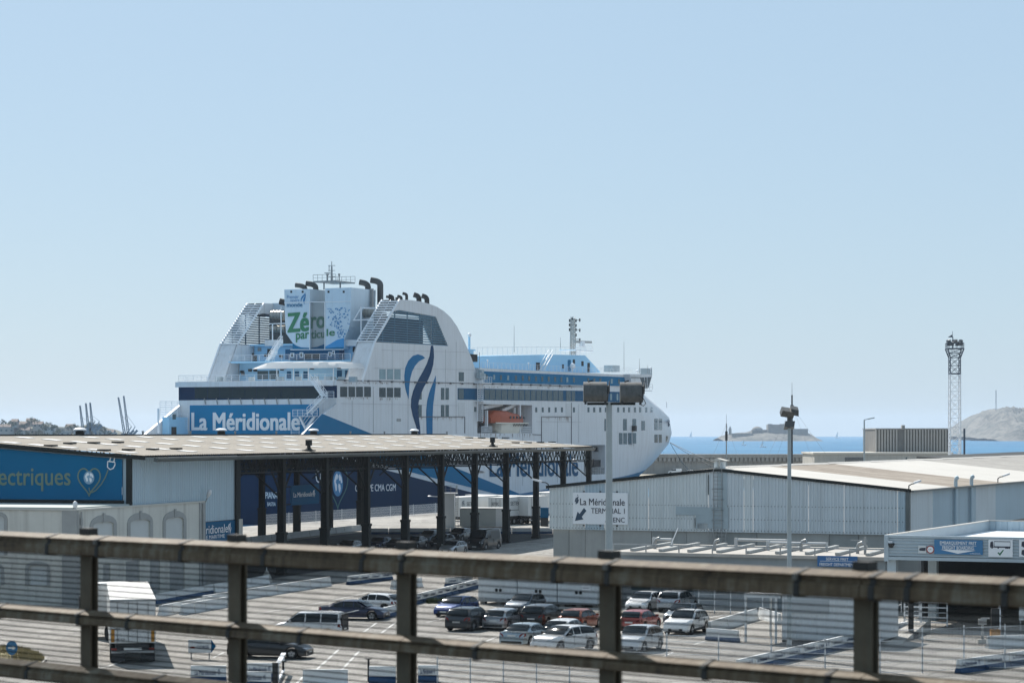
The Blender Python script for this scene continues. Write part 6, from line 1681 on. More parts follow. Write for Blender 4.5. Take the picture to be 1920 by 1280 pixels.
    MB().box(-hl-.006,-hl+.08,-hw*.74,hw*.74,.24,.40).build('rear_bumper',plastic,t)
    MB().box(hl-.1,hl+.004,-hw*.70,hw*.70,.20,.29).build('front_bumper',plastic,t)
    if dark_low:
        for sg in (1,-1):
            y0,y1=sorted((sg*hw*.93,sg*(hw+.006))); MB().box(xw[0]+Ra,xw[1]-Ra,y0,y1,gz+.02,gz+.2).build('sill_trim',plastic,t)
    if rails:
        for sg in (1,-1):
            MB().path([(rt[0]+.1,sg*hw*.66,H_-.06),(rt[0]+.2,sg*hw*.66,H_+.05),(ft[0]-.15,sg*hw*.66,H_+.05),(ft[0],sg*hw*.66,H_-.06)],.025,5).build('roof_rail',plastic,t)
    else:
        MB().tube((rt[0]+.22,0,H_-.03),(rt[0]+.05,0,H_+.12),.012,n=5).build('aerial',plastic,t)
    if kind in('van','smallvan'):
        MB().box(-hl-.01,-hl+.02,-.01,.01,.45,H_-.2).build('door_gap',plastic,t)
    return t
P_=dict(navy=paint('navy',(.010,.02,.06)),blue=paint('blue',(.012,.045,.19)),white=paint('white',(.72,.72,.71),0,.35),silver=paint('silver',(.42,.43,.44),.75),iceblue=paint('ice_blue',(.33,.39,.42),.6),black=paint('black',(.008,.009,.011),.2),grey=paint('dark_grey',(.045,.05,.055),.6),slate=paint('slate',(.10,.125,.15),.6),orange=paint('copper_orange',(.36,.085,.030),.25),red=paint('red',(.32,.040,.022),.1),pearl=paint('pearl',(.55,.57,.58),.3))
def cg(px,py): return gp(px,py+3)
G1='cars parked on the open apron'
PS=R(23)
car('sedan',cg(664,1157),R(103),P_['navy'],'dark blue saloon seen side-on in front of a white hatchback','car',G1)
car('hatch',cg(704,1143),R(-62),P_['white'],'white hatchback half hidden behind the dark blue side-on saloon',group=G1)
mp_t=car('mpv',cg(582,1192),R(-78),P_['white'],'white people carrier with its tailgate raised, behind the middle rail',group=G1,doors_open=True)
car('sedan',cg(507,1229),R(101),P_['black'],'black saloon with silver wheels between the middle rail and the white barriers at lower left',group=G1)
car('hatch',cg(856,1150),PS+math.pi+.05,P_['blue'],'bright blue car facing us at the left end of the parked row',group=G1)
car('suv',cg(881,1176),PS,P_['grey'],'dark grey crossover seen from behind beside the bright blue car',group=G1)
car('hatch',cg(947,1174),PS,P_['silver'],'silver hatchback seen from behind between the dark grey crossover and the black one',group=G1)
car('hatch',cg(985,1144),PS+math.pi,P_['slate'],'slate grey car facing us, tucked behind the silver hatchback',group=G1)
car('suv',cg(1019,1170),PS,P_['black'],'large black crossover seen from behind with a chrome strip, next to the orange car',group=G1)
car('hatch',cg(1087,1175),PS,P_['orange'],'copper orange hatchback seen from behind beside the black crossover',group=G1)
car('sedan',cg(988,1204),PS+.02,P_['iceblue'],'pale ice blue saloon seen from behind in the nearer row',group=G1)
car('hatch',cg(1062,1196),PS,P_['white'],'white hatchback hidden behind the near white crossover, only its roof showing',group=G1)
car('suv',cg(1058,1216),PS+math.pi+.30,P_['white'],'white crossover with black side glass in the nearer row beside the middle fence post',group=G1,blackgl=True)
car('hatch',cg(1209,1140),PS+math.pi,P_['white'],'white hatchback facing us at the back right, next to the silver crossover',group=G1)
car('suv',cg(1270,1141),PS,P_['silver'],'silver grey crossover seen from behind beside the white hatchback at the back right',group=G1)
car('hatch',cg(1282,1165),PS+math.pi,P_['slate'],'blue grey hatchback facing us right behind the white crossover with black roof rails',group=G1)
car('suv',cg(1287,1183),PS+math.pi,P_['white'],'white crossover with black roof rails facing us at the right end of the cars',group=G1,rails=True,blackgl=True,dark_low=True)
car('hatch',cg(1199,1177),PS,P_['red'],'red hatchback seen from behind just right of the middle fence post',group=G1)
car('suv',cg(1197,1216),PS+math.pi,P_['pearl'],'pearl grey crossover facing us in front of the red hatchback',group=G1,rails=False,blackgl=True)
# open tailgate of the people carrier
b=MB(); b.prism([(-2.2,-.72,1.70),(-2.2,.72,1.70),(-2.95,.68,1.85),(-2.95,-.68,1.85)],(0,0,.05)); b.build('tailgate',P_['white'],mp_t)
MB().prism([(-2.35,-.6,1.77),(-2.35,.6,1.77),(-2.8,.58,1.86),(-2.8,-.58,1.86)],(0,0,.03)).build('tailgate_window',glass_m,mp_t)
MB().box(-2.26,-2.2,-.7,.7,.55,1.66).build('boot_opening',plastic,mp_t)
G2='cars in the shade of the open shed'
car('van',cg(908,1026),R(203),P_['black'],'tall black van facing us at the right end of the cars under the shed','van',G2,name='parked_van')
car('hatch',cg(850,1034),R(203),P_['silver'],'silver car facing us left of the black van under the shed',group=G2)
for px,py,pm,lab in ((862,1010,'grey','dark car behind the silver one and left of the black van under the shed roof'),(830,1020,'black','black car just left of the fourth front shed column from the right group'),(806,1012,'slate','dark slate car between two shed columns, half in front of the quay barriers'),(778,1024,'black','black car in front of the shed column left of the dark slate car'),(745,1030,'grey','dark grey low car left of the black car under the shed'),(712,1026,'navy','navy car in shade right of the paired shed columns'),(655,1033,'silver','pale car in shade between the wide shed columns, mostly behind the top rail')):
    car('hatch' if px!=862 else 'suv',cg(px,py),R(200),P_[pm],lab,group=G2)
car('smallvan',gp(1266,888.5),R(-80),P_['white'],'small white van parked on the mole below the sea wall','van',None,name='parked_van')
car('hatch',gp(1291,889),R(-80),P_['white'],'small white car parked beside the white van on the mole')
# ------------------------------------------------------------------ lorry on the left
def wheelset(t,x,hy,r=.5,dual=True,m=None):
    for sg in (1,-1):
        b=MB(); n=20; wdt=.28
        for r_,y_ in ((r*.55,-wdt),(r*.95,-wdt),(r,-wdt+.05),(r,-.05),(r*.95,0),(r*.55,-.02)):
            for k in range(n): a=2*math.pi*k/n; b.v.append((x+r_*math.cos(a),sg*(hy+y_),r+r_*math.sin(a)))
        for i in range(5):
            for k in range(n): b.f.append((i*n+k,i*n+(k+1)%n,(i+1)*n+(k+1)%n,(i+1)*n+k)); b.m.append(0)
        w_=b.build('wheel',tyre_m,t,smooth=50)
        MB().prism([(x+r*.55*math.cos(2*math.pi*k/16),sg*(hy-.06),r+r*.55*math.sin(2*math.pi*k/16)) for k in range(16)],(0,sg*.03,0)).build('rim',rim_m,w_)
boxw=mat('lorry_white',(.66,.67,.66),.5,var=.05,scale=.5,streak=1.,dirt=(.35,.34,.32),dirt_amt=.3)
boxroof=mat('lorry_roof',(.72,.70,.66),.6,var=.05,scale=.3)
chas=mat('chassis',(.03,.032,.034),.7,var=.2)
yellow=mat('reflector_yellow',(.45,.20,.02),.5,var=.1)
tp0=gp(249,1243); tdir=R(-10)
lorry=thing('lorry','white box lorry seen from behind with yellow corner markings, casting a shadow at lower left','lorry',tp0,math.pi/2-tdir)
LB_=16.5; hb_=3.62
MB().box(0,LB_,-1.27,1.27,1.15,hb_-.06).build('cargo_box',boxw,lorry); MB().box(-.02,LB_+.02,-1.29,1.29,hb_-.05,hb_).build('roof',boxroof,lorry)
for sg in (1,-1):
    y0,y1=sorted((sg*.02,sg*1.22)); d_=MB().box(-.05,-.005,y0,y1,1.2,hb_-.12).build('rear_door',boxw,lorry)
    for y_ in (.25,.85):
        b=MB(); b.tube((-.075,sg*y_,1.2),(-.075,sg*y_,hb_-.15),.022,n=6); b.box(-.09,-.05,sg*y_-.16,sg*y_+.16,1.95,2.0); b.build('lock_bar',M['steel'],d_)
    MB().box(-.062,-.051,min(sg*1.02,sg*1.21),max(sg*1.02,sg*1.21),1.22,1.95).build('corner_marking',yellow,lorry)
    MB().box(-.09,.0,min(sg*.9,sg*1.2),max(sg*.9,sg*1.2),.75,.88).build('tail_light',red_m,lorry)
    MB().box(-.04,.02,min(sg*.45,sg*1.2),max(sg*.45,sg*1.2),.15,.62).build('mudflap',chas,lorry)
MB().box(-.06,.05,-1.26,1.26,hb_-.12,hb_-.05).build('header',M['steel'],lorry)
MB().text('AB 123 CD'[:2]+' '+'420',(-.1,.95,1.32),(0,-.5,0),(0,0,.12)).build('rear_figures',plastic,lorry)
MB().box(-.12,.1,-1.2,1.2,.60,.72).build('bumper',M['steel'],lorry); MB().box(-.08,-.02,-.5,.5,.76,.9).build('number_plate',plate_m,lorry)
MB().box(0,LB_,-.9,.9,.75,1.14).build('chassis',chas,lorry)
for sg in (1,-1): MB().box(3.6,10,min(sg*1.2,sg*1.24),max(sg*1.2,sg*1.24),.55,1.1).build('side_guard',M['steel'],lorry)
for x in (1.2,2.5): wheelset(lorry,x,1.25)
# its cab, turned to the left
a=R(22); cx,cy=LB_+1.9,1.1
def cabp(x,y,z): return Vector((cx+x*math.cos(a)-y*math.sin(a),cy+x*math.sin(a)+y*math.cos(a),z))
def cabbox(x0,x1,y0,y1,z0,z1,nm,m,par):
    b=MB(); b.add([cabp(x,y,z) for z in (z0,z1) for x,y in ((x0,y0),(x1,y0),(x1,y1),(x0,y1))],[(0,3,2,1),(4,5,6,7),(0,1,5,4),(1,2,6,5),(2,3,7,6),(3,0,4,7)]); return b.build(nm,m,par)
b=MB(); b.prism([cabp(x,-1.24,z) for x,z in ((-1.1,.9),(1.15,.6),(1.25,1.6),(1.0,2.9),(.5,3.5),(-1.1,3.5))],cabp(0,2.48,0)-cabp(0,0,0)); cab=b.build('cab',boxw,lorry)
cabbox(.25,.95,1.245,1.255,1.7,2.5,'side_window',glass_m,cab); cabbox(1.15,1.2,-1.1,1.1,1.75,2.7,'windscreen',glass_m,cab)
cabbox(.9,1.1,1.4,1.62,1.7,2.6,'mirror',plastic,cab); cabbox(-3.5,-.9,-.6,.6,.6,.95,'frame',chas,lorry)
for x_ in (.2,-2.6):
    for sg in (1,-1):
        b=MB(); c0=cabp(x_,sg*1.2,.5); c1=cabp(x_,sg*.9,.5); b.tube(c0,c1,.5,n=18); b.build('wheel',tyre_m,lorry)
# ------------------------------------------------------------------ trailers and boxes on the quay behind the shed
def trailer(pos,psi,label,txt=False,L_=13.6,cab=False,rear_txt=True,h=4.0,name='trailer',wheels=True):
    t=thing(name,label,'trailer',pos,math.pi/2-psi,'white trailers on the quay')
    MB().box(0,L_,-1.27,1.27,1.25,h-.05).build('cargo_box',boxw,t); MB().box(-.03,L_+.03,-1.29,1.29,h-.04,h+.02).build('roof',boxroof,t)
    MB().box(0,L_,-.9,.9,.85,1.24).build('chassis',chas,t); MB().box(-.05,.0,-1.2,1.2,.55,.72).build('bumper',M['steel'],t)
    MB().box(.02,L_,-1.285,-1.272,2.05,2.12).build('side_stripe',chas,t)
    MB().box(-.03,-.004,-.02,.02,1.3,h-.1).build('door_gap',chas,t)
    for y_ in (-.7,.7): MB().tube((-.05,y_,1.3),(-.05,y_,h-.2),.03,n=6).build('lock_bar',M['steel'],t)
    if wheels:
        for x in (1.6,2.9,4.2): wheelset(t,x,1.25)
        for sg in (1,-1): MB().box(L_-3,L_-2.8,sg*.8-.08,sg*.8+.08,0,.9).build('landing_leg',chas,t)
        b=MB(); b.bar((5.6,-1.22,.6),(8.2,-1.22,.6),.06); b.bar((5.6,-1.22,1.1),(8.2,-1.22,1.1),.06); b.bar((5.6,-1.22,.6),(5.6,-1.22,1.1),.06); b.bar((8.2,-1.22,.6),(8.2,-1.22,1.1),.06); b.build('side_guard',M['rail'],t)
    if txt:
        MB().text('SETEC',(L_*.15,-1.295,2.75),(2.6,0,0),(0,0,.55),.01).build('lettering',P_['slate'],t)
        b=MB(); swirl(b,(L_*.03,-1.295,2.6),(1.0,0,0),(0,0,1.0),(0,-1,0)); b.build('lettering_mark',P_['slate'],t)
        MB().text('SETEC',(-.05,.75,2.8),(0,-1.3,0),(0,0,.4),.01).build('rear_lettering',P_['slate'],t)
    return t
trailer(gp(849,985),R(30),'white trailer lettered on its side, left of the shed columns near the quay',True,L_=11.0,wheels=False)
trailer(gp(930,984),R(32),'second white lettered trailer, partly behind the shed column left of the wheeled one',True,L_=12.0,h=3.9)
trailer(gp(1003,983),R(-42),'white trailer with three exposed wheels between the two shed columns at right',False,L_=13.6)
trailer(gp(1014,978),R(24),'long white trailer behind the wheeled one, next to the hangar corner',False,L_=14.0,h=4.3)
t=thing('cargo_box','pale grey container with a white end standing on the quay before the lettered trailers','container',gp(866,986.5),math.pi/2-R(62))
p=gp(862,988); t.location=p; t.rotation_euler=(0,0,R(-6))
MB().box(0,5.0,0,2.4,.1,2.55).build('body',mat('container_grey',(.40,.42,.40),.6,var=.08),t); MB().box(5.0,6.1,-.02,2.42,.1,2.6).build('end_panel',boxw,t); MB().box(-.05,6.15,-.05,2.45,2.61,2.68).build('roof',boxroof,t)
for k in range(9): MB().box(.25+k*.52,.32+k*.52,-.03,-.001,.2,2.5).build('rib',mat('container_grey',(.40,.42,.40)),t)
t=thing('control_tower','white boxy post with a railed top and ladder on the quay','tower',gp(842,988),R(-5))
MB().box(-.8,.8,-.8,.8,0,4.6).build('shaft',boxw,t); MB().box(-1.1,1.1,-1,1,4.6,4.75).build('platform',boxw,t)
b=MB(); rail_geo(b,[(-1.05,-.95,4.75),(1.05,-.95,4.75),(1.05,.95,4.75)],1.0,.6,2,.025); b.build('railing',M['steel'],t)
b=MB(); b.bar((.95,-.9,0),(.95,-.9,4.6),.05); b.bar((1.35,-.9,0),(1.35,-.9,4.6),.05)
for k in range(14): b.bar((.95,-.9,.3+k*.32),(1.35,-.9,.3+k*.32),.035)
b.build('ladder',M['steel'],t); b=MB(); b.bar((-.8,-.6,4.2),(-2.6,-.9,4.3),.12); b.lathe([(.12,.1),(.3,.02),(.1,-.08)],(-2.6,-.9,4.3),10); b.build('lamp_arm',M['rail'],t)
t=thing('blue_locker','dark blue equipment box standing by the hangar corner on the quay','box',gp(1021,986),R(-6)); MB().box(-.55,.55,-.5,.5,1.2,2.6).build('body',M['ship_mid'],t); MB().box(-.5,.5,-.45,.45,0,1.18).build('stand',chas,t)
# ================================================================== barriers, fences and signs on the apron
bar_w=mat('barrier_white',(.68,.69,.68),.6,var=.08,scale=.8,dirt=(.35,.34,.31),dirt_amt=.45); bar_b=mat('barrier_blue',(.015,.055,.13),.6,spec=.2,var=.08,scale=.8,dirt=(.12,.15,.2),dirt_amt=.3)
bar_i=mat('barrier_lettering',(.02,.05,.12),.6,var=0)
_bp={}
ORD=['first','second','third','fourth','fifth','sixth','seventh','eighth','ninth','tenth','eleventh','twelfth','thirteenth','fourteenth','fifteenth','sixteenth']
def barrier_proto(style,L_):
    k=(style,L_)
    b=MB(); hl=L_/2-.06
    up=[(.0,-.13,.34),(.0,.13,.34),(.0,.08,.88),(.0,-.08,.88)]
    b.prism([Vector((-hl,y,z)) for _,y,z in up],(2*hl,0,0)); hi=b
    lo=MB(); lo.prism([(-hl,-.22,0.0),(-hl,-.20,.16),(-hl,-.135,.335),(-hl,.135,.335),(-hl,.20,.16),(-hl,.22,0.0)],(2*hl,0,0))
    return hi,lo
def barrier_row(p,q,desc,style='wb',L_=2.0,n=None,group=None,txt=False,skip=()):
    p,q=Vector(p),Vector(q); d=q-p; tot=d.length; n=n or max(1,int(tot/L_)); L_=tot/n; rz=math.atan2(d.y,d.x)
    rnd=random.Random(int(tot*10)); pr=None; near='left'
    for i in range(n):
        if i in skip: continue
        c=p+d*((i+.5)/n)
        if n==1: lab=desc[0].upper()+desc[1:] if False else desc
        else: lab='%s barrier from the left %s'%(ORD[i] if i<16 else 'last',desc)
        t=thing('road_barrier',lab,'barrier',c,rz+rnd.uniform(-.03,.03),group or ('barriers '+desc)); t.scale=(1,1,.86)
        if pr is None:
            hi,lo=barrier_proto(style,L_)
            a=hi.build('upper',bar_b if style=='bb' else bar_w,t); b2=lo.build('foot',bar_w if style=='ww' else bar_b,t); pr=[('upper',a.data),('foot',b2.data)]
            if txt:
                hl=L_/2; o=MB(); sl=.05/.54; o.text('La Méridionale',(-hl*.72,-.128,.46),(hl*1.1,0,0),(0,.022,.22),.006); o2=MB()
                swirl(o,(hl*.5,-.128,.42),(hl*.2,0,0),(0,.03,.34),(0,-1,.09)); a=o.build('lettering',bar_i,t); pr.append(('lettering',a.data))
        else:
            for nm,dm in pr: o=bpy.data.objects.new(nm,dm); C.objects.link(o); o.parent=t
barrier_row(gp(290,1132),gp(398,1112),'in the row along the old building wall','wb')
barrier_row(gp(300,1154),gp(398,1135.5),'in the second row right of the lorry','ww')
barrier_row(gp(400,1112),gp(502,1094),'in the back row left of the small mast','ww')
barrier_row(gp(380,1135),gp(618,1097),'in the long curving white row behind the left fence post','ww',2.3)
barrier_row(gp(340,1152),gp(424,1137),'in the short row before the long white one','ww')
barrier_row(gp(652,1096),gp(734,1086),'in the blue and white row near the shed','wb',txt=True)
barrier_row(gp(734,1104),gp(790,1099),'in the short row right of the third post','ww')
barrier_row(gp(775,1133),gp(894,1102),'in the lettered row beside the blue car','wb',2.2,txt=True)
barrier_row(gp(836,1100),gp(884,1094),'in the short row behind the blue car','wb',txt=True)
barrier_row(gp(690,1001),gp(1036,1000),'in the row along the quay behind the shed','wb',2.6,txt=False)
barrier_row(gp(450,1020),gp(690,992),'in the pale row along the quay at the shed back','ww',3.2)
barrier_row(gp(715,1160),gp(745,1152),'beside the white hatchback, mostly behind the post','wb',n=1)
barrier_row(gp(1330,1186),gp(1418,1160),'in the group right of the white crossover','ww',3.4)
barrier_row(gp(1425,1158),gp(1462,1170),'in front of the kiosk frame','ww',n=1)
barrier_row(gp(1385,1204),gp(1325,1199),'white and blue barrier lying before the white crossover','wb',n=1)
barrier_row(gp(1382,1262),gp(1700,1186),'in the long row crossing the lower right','wb',2.4,txt=True)
barrier_row(gp(1795,1262),gp(1935,1242),'in the lettered row at the right edge','wb',2.2,txt=True)
barrier_row(gp(1850,1215),gp(1935,1212),'in the pale row behind the right end of the mesh fence','ww',2.4)
# big lettered barrier boards near the foot of the picture
def board(px0,px1,ytop,ybase,label,low='wb',txt=True,sc_=1.0):
    a=gp(px0,ybase); c=gp(px1,ybase); d=c-a; h=(ybase-ytop)*a.y/F
    t=thing('barrier_board',label,'barrier',a,math.atan2(d.y,d.x),'lettered barrier boards at the foot of the picture'); W_=d.length
    MB().prism([(0,-.16,h*.42),(0,.16,h*.42),(0,.09,h),(0,-.09,h)],(W_,0,0)).build('upper',bar_w,t)
    MB().prism([(0,-.3,0),(0,-.28,h*.2),(0,-.165,h*.415),(0,.165,h*.415),(0,.28,h*.2),(0,.3,0)],(W_,0,0)).build('foot',bar_b if low=='wb' else bar_w,t)
    if txt:
        o=MB(); o.text('La Méridionale',(W_*.12,-.155,h*.52),(W_*.6,0,0),(0,.03,h*.27),.006); swirl(o,(W_*.76,-.155,h*.48),(W_*.12,0,0),(0,.04,h*.4),(0,-1,.1)); o.build('lettering',bar_i,t)
board(358,424,1247,1282,'lettered white barrier board left of the second fence post at the foot')
board(462,516,1242,1275,'lettered white barrier board right of the second fence post, behind the lower one')
board(448,508,1258,1290,'lower lettered barrier board right of the second fence post')
board(568,652,1254,1288,'plain white barrier board without lettering, middle of the lower left','ww',False)
board(692,742,1248,1280,'plain white and blue barrier board left of the third fence post','wb',False)
board(784,822,1246,1278,'lettered white and blue barrier board right of the third fence post')
# bollard posts of the lower left gate
for px,y0,y1,lab in ((516,1243,1283,'dark square gate post beside the lettered boards'),(531,1240,1264,'thin dark post right of the square gate post'),(691,1235,1277,'thin dark post at the left of the plain blue-footed board')):
    p=gp(px,y1); h=(y1-y0)*p.y/F; t=thing('gate_post',lab,'post',p); MB().box(-.14 if px==516 else -.05,.14 if px==516 else .05,-.1,.1,0,h).build('shaft',plastic,t); MB().box(-.16,.16,-.12,.12,h,h+.04).build('cap',plastic,t)
p=gp(522,1282); q=gp(532,1262); t=thing('gate_boom','white swing gate leaning between the two dark gate posts','gate',p); d=q-p; b=MB(); b.bar((0,0,1.1),d+Z*1.1,.25,.06); b.bar((0,0,.2),d+Z*.2,.12); b.bar((0,0,.2),(0,0,1.1),.08); b.bar(d+Z*.2,d+Z*1.1,.08); b.build('frame',M['rail'],t)
# direction board
p=gp(353,1236); c=gp(405,1236); t=thing('direction_board','white arrow-shaped direction board with blue tip pointing right, lower left','sign',p); W_=(c-p).length; z0,z1=.4,1.15
MB().prism([(0,0,z0),(W_*.82,0,z0),(W_*.82,0,z1),(0,0,z1)],(0,.05,0)).build('panel',bar_w,t); MB().prism([(W_*.825,0,z0),(W_,0,(z0+z1)/2),(W_*.825,0,z1)],(0,.05,0)).build('tip',M['ship_mid'],t)
MB().text('CORSE',(W_*.30,-.01,z0+.22),(W_*.45,0,0),(0,0,.2),.01).build('lettering',bar_i,t); MB().text('Fret',(W_*.30,-.01,z0+.5),(W_*.18,0,0),(0,0,.12)).build('lettering',bar_i,t); MB().prism([(W_*.06,-.01,z0+.25),(W_*.25,-.01,z0+.25),(W_*.22,-.01,z0+.36),(W_*.1,-.01,z0+.36)],(0,.005,0)).build('boat_drawing',red_m,t)
for u in (.1,.75): MB().box(W_*u-.03,W_*u+.03,.05,.1,0,z1).build('leg',M['steel'],t)
# roundabout island with its arrow sign
isl_c=gp(10,1232); pts=[gp(x,y) for x,y in ((-60,1216),(-20,1213),(20,1214),(55,1221),(80,1231),(88,1238),(80,1246),(50,1254),(10,1260),(-60,1264))]
tag(MB().prism(pts,(0,0,.12)).build('traffic_island',conc_l),kind='structure')
ctr=sum(pts,Vector())/len(pts)
dry=mat('dry_grass',(.30,.25,.13),.95,var=.3,scale=.8,dirt=(.12,.13,.05),dirt_amt=.6)
b=MB(); inn=[ctr+(p-ctr)*.93+Z*.125 for p in pts]; b.prism(inn,(0,0,.05)); 
rnd=random.Random(5)
for k in range(2600):
    u,v=rnd.random(),rnd.random(); i=rnd.randrange(len(inn)); a=ctr+(inn[i]-ctr)*math.sqrt(u); c=ctr+(inn[(i+1)%len(inn)]-ctr)*math.sqrt(u); g=a.lerp(c,v); g.z=.17
    h_=.08+.18*rnd.random(); an=rnd.random()*6.28; e_=Vector((math.cos(an),math.sin(an),0))*.03; b.add([g-e_,g+e_,g+Vector((rnd.gauss(0,.06),rnd.gauss(0,.06),h_))],[(0,1,2)])
tag(b.build('island_grass',dry),kind='stuff')
p=gp(22,1249); t=thing('arrow_sign','round blue sign with a white arrow on the dry grass island','sign',p); r_=.40; hz_=1.05
MB().tube((0,.05,.1),(0,.05,hz_),.035).build('post',M['steel'],t); MB().prism([(r_*.8*math.cos(k*math.pi/12),0,hz_+r_*math.sin(k*math.pi/12)) for k in range(24)],(0,.03,0)).build('disc',sblue,t)
MB().prism([(x*r_,-.01,hz_+z*r_) for x,z in ((-.5,-.1),(.1,-.1),(.1,-.32),(.58,0),(.1,.32),(.1,.1),(-.5,.1))],(0,.008,0)).build('arrow',M['print_white'],t)
# road markings, 4 mm above the apron
line_m=mat('road_paint',(.62,.61,.58),.8,var=.2,scale=1.2,dirt=(.25,.24,.22),dirt_amt=.7)
def mark(p,q,wd,nm='road_marking'):
    p,q=Vector(p),Vector(q); e_=(q-p).cross(Z).normalized()*wd/2; b=MB(); b.poly([p-e_+Z*.004,p+e_+Z*.004,q+e_+Z*.004,q-e_+Z*.004]); return tag(b.build(nm,line_m),kind='structure')
for a,c in (((585,1262),(636,1216)),((629,1268),(674,1219)),((682,1184),(706,1167)),((715,1186),(742,1166)),((545,1292),(568,1268)),((600,1130),(700,1108)),((480,1150),(620,1126)),((640,1124),(770,1110)),((800,1166),(828,1160)),((900,1206),(930,1194)),((1325,1158),(1395,1146)),((1400,1164),(1440,1150)),((1300,1208),(1330,1198)),((1240,1232),(1262,1222)),((400,1232),(420,1222))):
    mark(gp(*a),gp(*c),.13)
for k in range(5): mark(gp(505+k*20,1097-k*1.2),gp(516+k*20,1092.5-k*1.2),.5,'crossing_stripe')
prev=None
for k in range(9):
    an=R(-70+k*17); c=gp(60,1240); pt_=c+Vector((4.2*math.cos(an)+.8,9*math.sin(an)*.9,0))
    if prev is not None: mark(prev,pt_,.14,'island_edge_line')
    prev=pt_
for k in range(7): mark(gp(1660+k*16,1239+k*.7),gp(1668+k*16,1239.3+k*.7),.28,'dash_marking')
# sheets of white mesh fence across the lower right
fm_=mat('galvanised_white',(.60,.62,.63),.5,var=.05)
_fp={}
def mesh_fence(p,q,h,desc,n,drop=False):
    p,q=Vector(p),Vector(q); d=q-p; L_=d.length/n; rz=math.atan2(d.y,d.x)
    for i in range(n):
        t=thing('mesh_fence_panel','%s white mesh fence panel from the left %s'%(ORD[i],desc),'fence',p+d*(i/n),rz,'white mesh fence panels '+desc)
        MB().tube((0,0,0),(0,0,h+.08),.045,n=6).build('post',fm_,t)
        b=MB(); 
        for k in range(5): b.bar((.05,0,.1+(h-.15)*k/4),(L_-.05,0,.1+(h-.15)*k/4),.022)
        b.build('rail',fm_,t,kind=None)
        b=MB(); x=.1
        while x<L_-.05: b.bar((x,0,.08),(x,0,h),.007); x+=.06
        b.build('wires',fm_,t,kind='stuff')
mesh_fence(gp(1155,1235),gp(1650,1256),1.55,'along the near edge of the car park',5)
mesh_fence(gp(1650,1264),gp(1960,1250),2.4,'at the lower right before the freight gate',4)
mesh_fence(gp(820,1280),gp(1130,1280),1.3,'along the foot of the picture',5)
mesh_fence(gp(1000,1234),gp(1120,1236),1.2,'before the near white crossover',2)
mesh_fence(qa+Vector((3,-1.5,0)),qa+Vector((3,-1.5,0))+qd*75,1.7,'along the quay edge by the ship',9)
mesh_fence(gp(1310,1150),gp(1460,1152),1.9,'before the office wall behind the cars',5)
# little mast on a concrete foot
p=gp(500,1090); t=thing('small_mast','thin white mast on a concrete foot at the end of the barrier row','mast',p); MB().lathe([(.5,0),(.42,.35),(.16,.9),(.06,1.0)],(0,0,0),10).build('foot',conc_l,t); MB().tube((0,0,1),(0,0,2.6),.03).build('pole',M['rail'],t)
# weeds by the blue car
gm_=mat('weed_green',(.06,.075,.03),.9,var=.3,scale=2); b=MB(); rnd=random.Random(9)
for k in range(900):
    g=gp(800+rnd.random()*42,1131-rnd.random()*5); h_=.1+.4*rnd.random()**2; an=rnd.random()*6.28; e_=Vector((math.cos(an),math.sin(an),0))*.03; b.add([g-e_,g+e_,g+Vector((rnd.gauss(0,.12),rnd.gauss(0,.12),h_))],[(0,1,2)])
tag(b.build('weeds',gm_),kind='stuff')
# turnstile, ticket posts and gate under the freight canopy
def gate_item(px,py,w_,h_,label,slats):
    p=gp(px,py); t=thing('barred_gate',label,'gate',p,fc.rz-math.pi/2)
    b=MB(); 
    for x in (0,w_): b.bar((x,0,0),(x,0,h_),.09)
    b.build('frame',fm_,t)
    for k in range(slats): MB().box(.05,w_-.05,-.03,.03,.2+(h_-.3)*k/(slats-1),.28+(h_-.3)*k/(slats-1)).build('slat',fm_,t)
gate_item(1696,1184,1.1,2.0,'narrow white barred gate left of the canopy post',7)
gate_item(1724,1172,1.9,2.3,'wide white barred gate right of the canopy post',7)
p=gp(1708,1195); t=thing('sign_post','blue topped sign on a black-booted post in front of the canopy','sign',p); MB().tube((0,0,0),(0,0,3.0),.05).build('post',M['steel'],t); MB().box(-.3,.3,-.06,.06,2.6,2.95).build('panel',sblue,t); MB().lathe([(.5,0),(.5,.35),(.3,.4)],(0,0,0),12).build('base',plastic,t); MB().box(-.16,.16,-.1,.1,.4,2.3).build('housing',plastic,t)
for px,py,lab in ((1842,1205,'grey call post with a short arm before the dark freight gate'),(1866,1200,'dark ticket machine with orange foot at the freight gate')):
    p=gp(px,py); t=thing('ticket_post',lab,'machine',p); MB().box(-.07,.07,-.07,.07,0,1.5).build('post',M['steel'],t); MB().box(-.1,.45,-.06,.06,1.5,1.58).build('arm',M['steel'],t); MB().box(-.25,.25,-.1,.15,.8 if px>1850 else 1.15,2.0 if px>1850 else 1.5).build('housing',plastic if px>1850 else M['steel'],t); MB().box(-.3,.3,-.2,.2,0,.25 if px<1850 else .7).build('foot',yellow if px>1850 else conc_l,t)
p=gp(1874,1190); t=thing('lane_post','tall white striped post at the freight gate, right of the ticket machine','post',p); MB().tube((0,0,0),(0,0,3.6),.09).build('shaft',M['rail'],t); MB().box(-.2,.2,-.08,.08,3.2,3.5).build('lamp',plastic,t)
p=gp(1918,1188); t=thing('notice_board','white notice board with blue header at the right edge under the canopy','sign',p); MB().box(-.25,.4,-.05,.05,.9,2.7).build('panel',bar_w,t); MB().box(-.25,.4,-.06,-.051,2.3,2.7).build('header',sblue,t); MB().box(-.2,-.12,0,.08,0,.9).build('leg',M['steel'],t)
